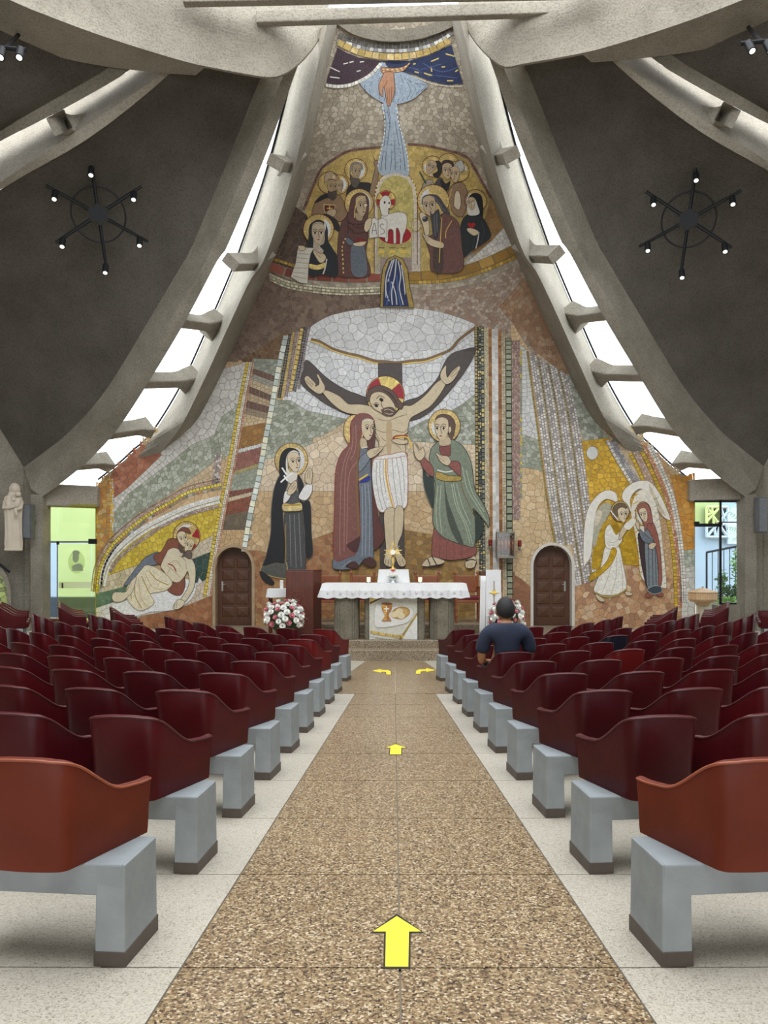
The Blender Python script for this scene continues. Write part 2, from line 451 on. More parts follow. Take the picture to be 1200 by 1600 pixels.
# ------------------------------------------------------------ lantern ring over the nave
RZ = 11.0
def lobe(sd):
    px = [(514, 34, 16.1), (503, 52, 15.9), (488, 76, 15.65), (465, 101, 15.35), (442, 116, 15.1), (415, 121, 14.9), (340, 111, 14.65), (280, 95, 14.4), (160, 55, 13.75), (50, 15, 13.1)]
    o = [side_pt(sd, x, y, Y) for x, y, Y in px]
    for p in o[5:]: p.z = RZ + (0.25 if sd > 0 else 0)
    return o
def arc_pts(sd, R, z, a0, a1, n):
    return [Vector((sd * R * math.sin(math.radians(a)), 5.1 + R * math.cos(math.radians(a)), z)) for a in [a0 + (a1 - a0) * k / n for k in range(n + 1)]]
TOPZ = 13.7
for sd in (-1, 1):
    zz = RZ + (0.25 if sd > 0 else 0)
    inner = [Vector(p) for p in interp([tuple(p) for p in lobe(sd)], 40)]
    inner += arc_pts(sd, 10.1, zz, 42, 180, 40)
    # underside width grows away from the mosaic
    outer = []
    for k, p in enumerate(inner):
        rad = Vector((p.x, p.y - 5.1, 0)).normalized()
        a = math.degrees(math.atan2(abs(p.x), p.y - 5.1))
        wd = 0.06 if k < 20 else 0.06 + 1.05 * sstep(13, 38, a)
        outer.append(p + rad * wd)
    top = [Vector((p.x, p.y, TOPZ)) for p in inner]
    topo = [Vector((p.x, p.y, TOPZ)) for p in outer]
    m = MB(); m.grid([top, inner, outer, topo])
    o = m.build('ceiling_ring_left' if sd < 0 else 'ceiling_ring_right', CONC, kind='structure')
    SKY[sd] = SKY[sd] + (inner, outer)

# cross beams of the lantern and the hooded head above the mosaic
def beam(name, xl, yl, xr, yr, Y, hgt, dep):
    a = P(xl, yl, Y); b = P(xr, yr, Y)
    q = [a, b, b + Vector((0, dep, 0)), a + Vector((0, dep, 0))]
    q = q + [p + Vector((0, 0, hgt)) for p in q]
    return MB().hexa(q).build(name, CONC, kind='structure', bevel=0.02)
beam('ceiling_beam', 400, 35, 860, 20, 14.75, 0.24, 0.15)
beam('ceiling_beam', 285, 3, 935, -10, 14.15, 0.3, 0.16)
beam('ceiling_beam', 60, -120, 1180, -130, 12.6, 0.4, 0.3)
# head of the mosaic: a curved concrete band and a blue-grey pane above it
hd = [(515, 30), (545, 52), (580, 63), (618, 66), (660, 61), (700, 47), (738, 26)]
hp = interp(hd, 24)
lo = [W(x, y - 1, 0.06) for x, y in hp]; up_ = [W(x, y - 18, 0.06) for x, y in hp]
MB().grid([lo, up_, [p + Vector((0, 0.5, 0.02)) for p in up_]]).build('trim_mosaic_head', CONC2, kind='structure', solid=0.05)
pn = interp([(548, 30), (580, 46), (618, 50), (655, 45), (690, 28)], 16)
lo = [P(x, y, 17.3) for x, y in pn]; hi = [Vector((p.x, p.y - 0.1, 16.0)) for p in lo]
win4 = link('window_3', None, None, 'structure')
MB().grid([lo, hi]).build('pane', GLASS_B, win4)

# ------------------------------------------------------------ dark concrete shells of the vault
for sd in (-1, 1):
    p1, p2, p3, p3b, p4, p5, p6, inner, outer = SKY[sd]
    n = 40
    A = [Vector(v) for v in interp([tuple(p) for p in p1], n)]
    end = Vector((14 * sd, 17, 3.8))
    bpts = [side_pt(sd, 300, 70, 14.95), side_pt(sd, 262, 118, 15.0), side_pt(sd, 140, 214, 15.3), side_pt(sd, 0, 297, 15.6), side_pt(sd, -180, 420, 16.0), end]
    B = [Vector(v) for v in interp([tuple(p) for p in bpts], n)]
    rows = []
    for i in range(n):
        t = i / (n - 1); row = []
        for j in range(25):
            s_ = j / 24; p = A[i].lerp(B[i], s_)
            p = p + Vector((0.15 * sd, 0.5, 0.35)) * math.sin(math.pi * s_) * min(1, t * 3) * (1 - t * 0.5)
            p.z += 2.8 * math.sin(math.pi * s_) * t ** 4
            row.append(p)
        rows.append(row)
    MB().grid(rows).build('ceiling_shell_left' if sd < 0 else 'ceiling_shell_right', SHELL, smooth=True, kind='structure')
    SKY[sd] = SKY[sd] + (rows,)
    low = rows[-1]
    pxo = P(47 if sd < 0 else 1183, 800, 19.5).x
    fill = [Vector((pxo - 0.1 * sd, 19.75, 0)), Vector((low[0].x, low[0].y, 0)), Vector((low[1].x, low[1].y, 0))]
    MB().grid([[Vector((p.x, p.y + 0.02, -0.8)) for p in fill], [Vector((p.x, p.y + 0.02, 4.6)) for p in fill]]).build('wall_return_left' if sd < 0 else 'wall_return_right', CONC2, kind='structure')
    MB().grid([low, [Vector((p.x, p.y, -0.8)) for p in low]]).build('wall_left' if sd < 0 else 'wall_right', CONC2, smooth=True, kind='structure')
    # second rib pair, seen at the upper corner
    e1 = [side_pt(sd, 300, 70, 14.93), side_pt(sd, 262, 118, 14.98), side_pt(sd, 140, 215, 15.25), side_pt(sd, 0, 297, 15.55), side_pt(sd, -180, 420, 15.95), end]
    e2 = [side_pt(sd, 290, 70, 14.85), side_pt(sd, 250, 117, 14.9), side_pt(sd, 125, 202, 15.15), side_pt(sd, 0, 285, 15.4), side_pt(sd, -180, 405, 15.8), end + Vector((0, -0.2, 0))]
    e3 = [side_pt(sd, 250, 64, 15.5), side_pt(sd, 205, 108, 15.6), side_pt(sd, 96, 172, 15.9), side_pt(sd, 0, 221, 16.2), side_pt(sd, -200, 330, 16.5), end + Vector((-0.2 * sd, -0.9, 0))]
    f3 = [side_pt(sd, 250, 64, 14.7), side_pt(sd, 203, 110, 14.75), side_pt(sd, 96, 172, 14.9), side_pt(sd, 0, 221, 15.05), side_pt(sd, -200, 330, 15.3), Vector((14.2 * sd, 15.2, 3.8))]
    f2 = [side_pt(sd, 220, 66, 14.65), side_pt(sd, 170, 106, 14.7), side_pt(sd, 80, 158, 14.8), side_pt(sd, 0, 203, 14.9), side_pt(sd, -200, 312, 15.1), Vector((14.2 * sd, 14.9, 3.8))]
    c = lambda L: [Vector(v) for v in interp([tuple(p) for p in L], 24)]
    g1, g2, g3, h3, h2 = c(e1), c(e2), c(e3), c(f3), c(f2)
    MB().grid([[p + Vector((0, 0.5, 0.4)) for p in g1], g1, g2, g3]).build('concrete_rib', CONC, smooth=True, angle=28, kind='structure')
    MB().grid([h2, h3, [p + Vector((0.3 * sd, 0.6, 0.4)) for p in h3]]).build('concrete_rib', CONC2, kind='structure')
    for kk in (5, 13):
        a, b = h3[kk], g2[kk].lerp(g3[kk], 0.45)
        d = (b - a).normalized(); T = (h3[kk - 1] - h3[kk + 1]).normalized(); N = d.cross(T).normalized()
        if N.y < 0: N = -N
        rws = []
        for j in range(9):
            u = j / 8; cc = a.lerp(b, u); ht = 0.1 + 0.25 * max(0, (u - 0.6) / 0.4) ** 2 + 0.1 * max(0, 1 - u / 0.2)
            rws.append([cc + T * ht, cc - T * ht, cc - T * ht + N * 0.35, cc + T * ht + N * 0.35])
        mm = MB(); mm.grid(rws, closed=True); mm.add(rws[-1], [(0, 1, 2, 3)]); mm.build('concrete_rib', CONC, kind='structure', bevel=0.02)
    # next shell, continuing round behind the camera
    rows = []
    NA = 30
    for j in range(NA + 1):
        u = j / NA; a = 27 + (180 - 27) * u
        tp = Vector((sd * 10.5 * math.sin(math.radians(a)), 5.1 + 10.5 * math.cos(math.radians(a)), RZ + 1.0))
        b = 50 + 130 * u
        bt = Vector((sd * 17.5 * math.sin(math.radians(b)), 5.1 + 17.5 * math.cos(math.radians(b)), 3.8))
        col = []
        for i in range(24):
            t = i / 23
            p = tp.lerp(bt, t); p.z -= 1.2 * math.sin(math.pi * t)
            k = max(0.0, 1 - u * 5); k = k * k * (3 - 2 * k)
            col.append(p.lerp(h2[i] + Vector((0, 0.12, 0.1)), k))
        rows.append(col)
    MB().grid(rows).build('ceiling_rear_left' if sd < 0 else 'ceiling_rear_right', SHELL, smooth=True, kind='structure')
    foot = [r[-1] for r in rows]
    keep = [p for p in foot if p.y > -11.0]
    MB().grid([keep, [Vector((p.x, p.y, -0.8)) for p in keep]]).build('wall_rear_left' if sd < 0 else 'wall_rear_right', CONC2, kind='structure')

portal('lantern_portal', (0, 5.1, TOPZ + 0.1), (0, 0, -1), (0, 1, 0), 20, 20)
# ------------------------------------------------------------ mosaic materials (colour comes from the stone itself, per piece)
def mat_mosaic(name, cell, grout, rough, metal, jitter, bump=0.25):
    b = NT(name); p = b.n('ShaderNodeBsdfPrincipled'); tc = b.n('ShaderNodeTexCoord')
    at = b.n('ShaderNodeVertexColor'); at.layer_name = 'Col'
    v = b.n('ShaderNodeTexVoronoi'); v.inputs['Scale'].default_value = 1 / cell; b.link(tc.outputs['Object'], v.inputs['Vector'])
    sep = b.n('ShaderNodeSeparateColor'); b.link(v.outputs['Color'], sep.inputs[0])
    mr = b.n('ShaderNodeMapRange'); mr.inputs['To Min'].default_value = 1 - jitter; mr.inputs['To Max'].default_value = 1 + jitter; b.link(sep.outputs[0], mr.inputs['Value'])
    m1 = b.n('ShaderNodeVectorMath', operation='SCALE'); b.link(at.outputs[0], m1.inputs[0]); b.link(mr.outputs[0], m1.inputs['Scale'])
    if grout > 0:
        v2 = b.n('ShaderNodeTexVoronoi', feature='DISTANCE_TO_EDGE'); v2.inputs['Scale'].default_value = 1 / cell; b.link(tc.outputs['Object'], v2.inputs['Vector'])
        m2 = b.n('ShaderNodeMapRange'); m2.inputs['From Max'].default_value = 0.09; m2.inputs['To Min'].default_value = 1 - grout; b.link(v2.outputs['Distance'], m2.inputs['Value'])
        m3 = b.n('ShaderNodeVectorMath', operation='SCALE'); b.link(m1.outputs[0], m3.inputs[0]); b.link(m2.outputs[0], m3.inputs['Scale']); src = m3.outputs[0]
    else: src = m1.outputs[0]
    b.link(src, p.inputs['Base Color']); p.inputs['Roughness'].default_value = rough; p.inputs['Metallic'].default_value = metal
    p.inputs['Specular IOR Level'].default_value = 0.4
    bp = b.n('ShaderNodeBump'); bp.inputs['Strength'].default_value = bump; bp.inputs['Distance'].default_value = 0.01
    b.link(sep.outputs[1], bp.inputs['Height']); b.link(bp.outputs[0], p.inputs['Normal'])
    b.link(p.outputs[0], b.out.inputs[0]); MATS[name] = b.m
    return b.m
M_STONE = mat_mosaic('mosaic_stone', 0.05, 0.0, 0.55, 0.0, 0.10, 0.15)
M_TESS = mat_mosaic('mosaic_fine_tesserae', 0.045, 0.22, 0.5, 0.0, 0.13)
M_SKIN = mat_mosaic('mosaic_plain_stone', 0.09, 0.10, 0.5, 0.0, 0.05)
M_GOLD = mat_mosaic('mosaic_gold', 0.10, 0.25, 0.35, 0.2, 0.2, 0.5)
M_LINE = mat_mosaic('mosaic_line', 0.05, 0.0, 0.6, 0.0, 0.05, 0.0)
M_STRIA = M_TESS
MM = {'s': M_STONE, 't': M_TESS, 'p': M_SKIN, 'g': M_GOLD, 'l': M_LINE}

def col_obj(name, verts, faces, cols, mat, parent, **kw):
    """mesh with one colour per face"""
    me = bpy.data.meshes.new(name); me.from_pydata([tuple(v) for v in verts], [], faces); me.update()
    ca = me.color_attributes.new('Col', 'FLOAT_COLOR', 'CORNER')
    buf = np.ones((len(me.loops), 4), np.float32)
    for pl in me.polygons:
        buf[pl.loop_start:pl.loop_start + pl.loop_total, :3] = cols[pl.index] if len(cols) > 1 else cols[0]
    ca.data.foreach_set('color', buf.ravel())
    me.materials.append(mat)
    return link(name, me, parent, **kw)

def pip(x, y, poly):
    c = False; n = len(poly); j = n - 1
    for i in range(n):
        xi, yi = poly[i]; xj, yj = poly[j]
        if (yi > y) != (yj > y) and x < (xj - xi) * (y - yi) / (yj - yi) + xi: c = not c
        j = i
    return c

# wall outline in picture positions, left and right edge by height
_mid = [((a[0] + b[0]) / 2, (a[1] + b[1]) / 2) for a, b in zip(interp(L4, 40), interp(L5, 40))]
_mid = sorted(_mid, key=lambda p: p[1])
def xl(y):
    if y > 752: return 149.0
    m_ = float(np.interp(y, [p[1] for p in _mid], [p[0] for p in _mid]))
    l4 = float(np.interp(y, [p[1] for p in L4], [p[0] for p in L4])) + 1.5
    t = sstep(660, 695, y); return m_ * (1 - t) + l4 * t
def xr(y):
    y2 = y + 12 * (1 - sstep(560, 790, y))
    if y > 748: return 1086.0
    return 2 * VX - xl(min(752, y2))

WALLGR = mat_plain('mosaic_grout', hx('9c9282'), 0.9, var=0.08, scale=3)
def arch_px(cx, hw, spring, bottom, ry, n=14):
    return [(cx - hw, bottom), (cx - hw, spring)] + [(cx - hw * math.cos(math.pi * k / n), spring - ry * math.sin(math.pi * k / n)) for k in range(1, n)] + [(cx + hw, spring), (cx + hw, bottom)]
ARCH = [arch_px(365.5, 28.5, 886, 978, 31), arch_px(863, 30, 884, 978, 32)]
vs = []; ed = []
for i in range(76):
    y = 32 + (1012 - 32) * i / 75
    a, b = xl(y), xr(y)
    vs += [(a + (b - a) * k / 24 + 0.01 * (i % 3), y) for k in range(25)]
for A_ in ARCH:
    k = len(vs); vs += A_; n = len(A_); ed += [(k + i, k + (i + 1) % n) for i in range(n)]
r_ = geometry.delaunay_2d_cdt([Vector(v) for v in vs], ed, [], 0, 1e-4)
fc = []
for f_ in r_[2]:
    cx = sum(r_[0][i].x for i in f_) / len(f_); cy = sum(r_[0][i].y for i in f_) / len(f_)
    if xl(cy) - 1 < cx < xr(cy) + 1 and not any(pip(cx, cy, A_) for A_ in ARCH): fc.append(tuple(f_))
wall_back = mesh_obj('wall_back', [W(v.x, v.y) for v in r_[0]], fc, WALLGR, kind='structure', label='tall mosaic wall of stone and gold behind the altar')

# ---- fields of broken stone: (outline, colours, spacing), later ones lie over earlier ones
FIELDS = [
 ([(0, 470), (1230, 470), (1230, 1020), (0, 1020)], 'cdb794 c4ab86 d6c3a4', 12),
 ([(430, 20), (800, 20), (860, 330), (860, 500), (370, 500), (390, 330)], 'a79c8a 978c7a b8ad9b 8a7f70 c3b9a8', 8),
 ([(350, 300), (456, 318), (492, 346), (476, 428), (415, 412), (360, 420)], '5a483e 4c3c34 6a564a', 9),
 ([(380, 400), (425, 425), (470, 445), (540, 455), (596, 452), (598, 480), (520, 492), (478, 514), (445, 528), (400, 560), (330, 600), (320, 560)], '7d675a 6d584c 8c7767 5f4c42', 8),
 ([(640, 455), (700, 452), (760, 440), (830, 400), (900, 560), (905, 600), (830, 548), (742, 510), (690, 488), (640, 481)], 'a08d7e b5a597 8d7a6c c2b5a8 94705a', 6),
 ([(780, 480), (830, 420), (900, 560), (900, 600), (835, 548)], '9a7558 8a6448 a88668 b59a80', 8),
 ([(757, 345), (768, 306), (775, 300), (800, 360), (768, 380), (735, 400)], '9a7648 8a6840 a88450', 8),
 ([(718, 420), (768, 376), (797, 345), (815, 390), (770, 405)], 'd6d3cc cac7c0 e0ddd8', 11),
 # white dome and sky behind the cross
 ([(476, 519), (490, 507), (505, 498), (520, 491.5), (545, 486), (570, 482.5), (595, 480), (618, 479.5), (645, 481), (670, 484), (695, 489), (720, 497), (742, 506), (742, 560), (742, 625), (690, 650), (640, 670), (545, 660), (470, 645), (440, 630), (470, 560)], 'd9dadb d0d1d3 dfe0e0', 16),
 ([(478, 532), (520, 549), (560, 560), (620, 570), (690, 556), (742, 520), (742, 625), (690, 650), (640, 670), (545, 660), (470, 645), (440, 630), (470, 560)], 'd6d7d9 cccdd0 dcdddd', 12),
 ([(410, 700), (432, 625), (455, 626), (480, 642), (545, 656), (520, 672), (470, 700), (440, 716), (405, 720)], '9ba18f 868c7a c3c7ba b0b5a6 767d6a', 7),
 ([(743, 615), (722, 632), (700, 645), (665, 656), (636, 672), (640, 690), (690, 692), (743, 700)], '9ba18f 868c7a c8ccc2 b0b5a6 767d6a', 7),
 ([(395, 720), (440, 714), (545, 668), (645, 690), (743, 695), (743, 775), (385, 775)], 'd9c5aa d0bb9d e0cfb6', 14),
 ([(380, 768), (743, 768), (743, 840), (640, 834), (523, 836), (490, 848), (465, 860), (360, 862)], 'c6a87e bb9c72 cfb48e', 12),
 ([(362, 860), (400, 860), (440, 868), (480, 846), (523, 830), (523, 1000), (340, 1000)], '9c6540 8c5836 a87650 b08a5c', 9),
 ([(523, 890), (598, 850), (632, 828), (680, 836), (742, 868), (742, 1000), (523, 1000)], 'a5803f 8f6a34 b8955a 7a5c30', 9),
 # panel between the two slanting bands on the left
 ([(380, 560), (450, 515), (438, 565), (376, 575)], '6f5034 5d4230 7d6040', 9),
]
strata = [(560, 562, '7e8378 9aa092'), (575, 588, '6b4d42'), (583, 597, '9a988c'), (592, 606, 'bfab8c'), (603, 618, '664a40'), (613, 627, 'b49c7c'), (625, 636, '664a40'), (636, 646, '91806a'), (646, 655, 'cbb490 c3aa84'), (668, 660, '9c6e32 8a5f2a a87c42'), (703, 692, 'd6d6d4'), (709, 698, '8f5a4e 84524a 9a6658'), (737, 724, 'a89c68'), (743, 730, '8e9686 a4ab9a'), (768, 762, '7c4438'), (778, 768, 'cdbda2'), (785, 774, '8e4e38 7e4432'), (806, 798, '726552 655a48'), (828, 828, 'c8a87c c0a074')]
def goldband_x(y): return float(np.interp(y, [565, 617, 674, 737, 795, 890, 932], [387, 377, 367, 356, 344, 327, 320]))
def silver_x(y): return float(np.interp(y, [520, 575, 635, 687, 748, 800, 858], [447, 436, 425, 415, 404, 392, 382]))
for k, (a, b, c) in enumerate(strata):
    FIELDS.append(([(goldband_x(a) + 8, a), (silver_x(b) - 3, b), (silver_x(880) - 3, 880), (goldband_x(880) + 8, 880)], c, 8))
FIELDS += [
 # left outer panel
 ([(140, 560), (385, 566), (322, 930), (140, 1010)], 'd2b48c c6a77e', 12),
 ([(386, 566), (372, 645), (345, 664), (335, 690), (300, 706), (270, 730), (200, 785), (174, 830), (170, 760), (245, 700), (300, 590)], 'd6d4ce cdcbc5 dddbd6', 13),
 ([(374, 632), (363, 708), (330, 726), (300, 746), (240, 790), (200, 816), (176, 848), (172, 812), (200, 772), (270, 720), (300, 695), (335, 680), (346, 652)], '9ca28e b4b9aa 868d78 c4c8bc', 7),
 ([(350, 703), (340, 752), (290, 764), (230, 799), (188, 838), (172, 856), (200, 817), (240, 791), (300, 747), (330, 726)], 'd0ba98 c8b08c', 10),
 ([(190, 690), (251, 700), (252, 712), (200, 762), (176, 780), (160, 770)], 'b8785c a8684e c48a70 9c5c48', 8),
 ([(140, 740), (172, 744), (174, 850), (158, 890), (140, 900)], 'c98c40 d8b060 b8763a c4ae80 a88048', 8),
 ([(160, 905), (170, 882), (186, 860), (206, 842), (235, 826), (270, 808), (344, 785), (334, 840), (300, 852), (215, 884)], 'd2b83a c8ae34 dcc44c bfa22c', 8),
 ([(150, 930), (156, 905), (180, 895), (215, 883), (230, 880), (200, 916), (150, 928)], 'cdc0a0 d6caae c0b290', 10),
 ([(302, 852), (334, 836), (330, 862), (302, 874)], 'c8baa0 d0c4ac', 9),
 ([(300, 874), (330, 862), (322, 909), (300, 912)], '35524a 2c463e', 9),
 ([(150, 928), (205, 914), (190, 935), (176, 944), (150, 952)], '5f8066 6c8c72 527058', 8),
 ([(150, 950), (180, 940), (330, 905), (322, 930), (272, 954), (222, 962), (180, 985), (150, 990)], 'dedcd6 d4d2cc e4e2de', 10),
 ([(322, 905), (330, 905), (318, 935), (280, 950), (290, 930)], 'd4c4b0 c8b8a4', 9),
 ([(170, 990), (222, 962), (275, 953), (345, 925), (346, 1010), (150, 1010)], '9a623c 8a5634 a8704a b0805a', 9),
 # right of the upright bands
 ([(798, 500), (826, 545), (870, 860), (835, 1010), (798, 1010)], 'd2b68c c8aa80 dac29c', 12),
 ([(815, 540), (824, 546), (842, 690), (842, 690), (815, 680)], 'd6d6d4 cccccb', 12),
 ([(815, 678), (842, 688), (848, 735), (815, 730)], '9ba190 b4b9ac 868d7c', 7),
 ([(798, 985), (798, 895), (815, 905), (838, 925), (838, 1010)], '9a6a4a 8c5e42', 9),
 ([(884, 580), (905, 600), (950, 690), (912, 692)], '8f9686 a8ae9f c4c8be 7c8374', 7),
 ([(905, 690), (950, 684), (990, 755), (1010, 860), (1000, 885), (925, 905), (915, 800)], 'd8aa30 caa02c e2b840 b88e24', 8),
 ([(980, 690), (1020, 690), (1090, 800), (1090, 1000), (1040, 1000), (1030, 800)], 'c9a478 d0ae86 bf9668', 7),
 ([(1048, 742), (1090, 742), (1090, 862), (1066, 862), (1060, 800)], 'd0913c c08232 d8a450', 10),
 ([(1066, 860), (1090, 858), (1090, 884), (1064, 892)], 'a9af9e c2c6ba 949b88', 7),
 ([(1064, 890), (1090, 882), (1090, 1010), (1060, 1010)], 'd6d4cc ccc9c0', 11),
 ([(885, 918), (925, 900), (965, 880), (1000, 880), (1012, 892), (1050, 905), (1064, 935), (1066, 1010), (880, 1010)], 'bd9068 ac7c58 cda882 d9bf9c 98684c', 10),
]
GHOST = set()
def top_field(x, y):
    for i in range(len(FIELDS) - 1, -1, -1):
        if pip(x, y, FIELDS[i][0]): return i
    return -1
rnd = random.Random(3)
seeds = []
PALS = []
for poly, cols, sp in FIELDS:
    pal = [hx(c) for c in cols.split()]; mean = [sum(p[k] for p in pal) / len(pal) for k in range(3)]
    PALS.append([tuple(p[k] * 0.6 + mean[k] * 0.4 for k in range(3)) for p in pal])
# pairs of stones either side of every outline keep the fields' edges crisp
near = {}
def add_pair(ax, ay, bx, by, inside=None):
    d = math.hypot(bx - ax, by - ay); n = max(1, int(d / 6.5)); nx, ny = -(by - ay) / max(d, 1e-6), (bx - ax) / max(d, 1e-6)
    for k in range(n):
        t = (k + 0.5) / n; mx, my = ax + (bx - ax) * t, ay + (by - ay) * t
        if not (xl(my) < mx < xr(my)) or my < 38 or my > 1008: continue
        q = [(mx + nx * 2.6, my + ny * 2.6), (mx - nx * 2.6, my - ny * 2.6)]; fs = [top_field(*p) for p in q]
        gh = [any(pip(p[0], p[1], A_) for A_ in ARCH) for p in q]
        if fs[0] == fs[1] and gh[0] == gh[1]: continue
        if any((mx - o[0]) ** 2 + (my - o[1]) ** 2 < 22 for o in near.get((int(mx // 20), int(my // 20)), ())): continue
        for p, f_, g_ in zip(q, fs, gh):
            if f_ < 0: continue
            if g_: GHOST.add(len(seeds))
            seeds.append((p[0], p[1], f_, max(8, FIELDS[f_][2]), rnd.choice(PALS[f_]), rnd.uniform(0.92, 1.06)))
        for dx in (-1, 0, 1):
            for dy in (-1, 0, 1): near.setdefault((int(mx // 20) + dx, int(my // 20) + dy), []).append((mx, my))
for A_ in ARCH:
    for k in range(len(A_)): add_pair(*A_[k], *A_[(k + 1) % len(A_)])
for poly, cols, sp in reversed(FIELDS):
    for k in range(len(poly)): add_pair(*poly[k], *poly[(k + 1) % len(poly)])
for fi, (poly, cols, sp) in enumerate(FIELDS):
    x0 = min(p[0] for p in poly); x1 = max(p[0] for p in poly); y0 = max(34, min(p[1] for p in poly)); y1 = min(1010, max(p[1] for p in poly))
    r = 0; y = y0 + sp * 0.4
    pal = [hx(c) for c in cols.split()]; mean = [sum(p[k] for p in pal) / len(pal) for k in range(3)]
    pal = [tuple(p[k] * 0.6 + mean[k] * 0.4 for k in range(3)) for p in pal]
    while y < y1:
        x = x0 + (sp * 0.5 if r % 2 else 0)
        while x < x1:
            sx, sy = x + rnd.uniform(-.42, .42) * sp, y + rnd.uniform(-.42, .42) * sp
            if xl(sy) - 4 < sx < xr(sy) + 4 and sy > 36 and top_field(sx, sy) == fi:
                if any((sx - o[0]) ** 2 + (sy - o[1]) ** 2 < (sp * 0.42 + 2.6) ** 2 for o in near.get((int(sx // 20), int(sy // 20)), ())): x += sp; continue
                if any(pip(sx, sy, A_) for A_ in ARCH): GHOST.add(len(seeds))
                seeds.append((sx, sy, fi, sp, rnd.choice(pal), rnd.uniform(0.90, 1.08)))
            x += sp
        y += sp * 0.88; r += 1
cells = {}
CS = 12.0
for i, s_ in enumerate(seeds): cells.setdefault((int(s_[0] // CS), int(s_[1] // CS)), []).append(i)
def clip_poly(poly, mx, my, nx, ny):
    out = []; n = len(poly)
    for i in range(n):
        a = poly[i]; b = poly[(i + 1) % n]
        da = (a[0] - mx) * nx + (a[1] - my) * ny; db = (b[0] - mx) * nx + (b[1] - my) * ny
        if da <= 0: out.append(a)
        if (da < 0 < db) or (db < 0 < da):
            t = da / (da - db); out.append((a[0] + (b[0] - a[0]) * t, a[1] + (b[1] - a[1]) * t))
    return out
def cell_of(i):
    x, y, fi, sp, c, j = seeds[i]
    R = sp * 1.15; poly = [(x - R, y - R), (x + R, y - R), (x + R, y + R), (x - R, y + R)]
    k = int(math.ceil(2 * R / CS)); gx, gy = int(x // CS), int(y // CS); nb = []
    for a in range(gx - k, gx + k + 1):
        for b in range(gy - k, gy + k + 1):
            for q in cells.get((a, b), ()):
                if q != i:
                    d = (seeds[q][0] - x) ** 2 + (seeds[q][1] - y) ** 2
                    if d < (2 * R) ** 2: nb.append((d, q))
    nb.sort()
    for d, q in nb:
        qx, qy = seeds[q][0], seeds[q][1]
        poly = clip_poly(poly, (x + qx) / 2, (y + qy) / 2, qx - x, qy - y)
        if len(poly) < 3: return None
    return poly

stones = []       # (size, outline, colour)
for i in range(len(seeds)):
    if i in GHOST: continue
    poly = cell_of(i)
    if not poly: continue
    if seeds[i][1] > 752: poly = clip_poly(clip_poly(poly, 150, 0, -1, 0), 1085, 0, 1, 0)
    else: poly = clip_poly(clip_poly(poly, xl(seeds[i][1]), 0, -1, 0), xr(seeds[i][1]), 0, 1, 0)
    if len(poly) < 3: continue
    cx = sum(p[0] for p in poly) / len(poly); cy = sum(p[1] for p in poly) / len(poly)
    ar = abs(sum(poly[k][0] * poly[(k + 1) % len(poly)][1] - poly[(k + 1) % len(poly)][0] * poly[k][1] for k in range(len(poly)))) / 2
    if ar < 6: continue
    sz = math.sqrt(ar); f = 1 - 0.62 / sz
    pts = [(cx + (px - cx) * f, cy + (py - cy) * f) for px, py in poly]
    c = tuple(v * seeds[i][5] for v in seeds[i][4])
    stones.append((sz, pts, c))
stones.sort(key=lambda s_: -s_[0])
def stone_mesh(pts, h):
    top = [W(x, y, h) for x, y in pts]; bot = [W(x, y, 0.0) for x, y in pts]; n = len(pts)
    return top + bot, [tuple(range(n))] + [(k, n + k, n + (k + 1) % n, (k + 1) % n) for k in range(n)]
for sz, pts, c in stones[:290]:
    v, f = stone_mesh(pts, 0.010 + rnd.uniform(0, 0.006)); col_obj('stone_piece', v, f, [c], M_STONE, wall_back)
V = []; Fc = []; CC = []
for sz, pts, c in stones[290:]:
    v, f = stone_mesh(pts, 0.008 + rnd.uniform(0, 0.005)); k = len(V)
    V += v; Fc += [tuple(i + k for i in q) for q in f]; CC += [c] * len(f)
col_obj('small_stone_mosaic', V, Fc, CC, M_STONE, wall_back, kind='stuff')

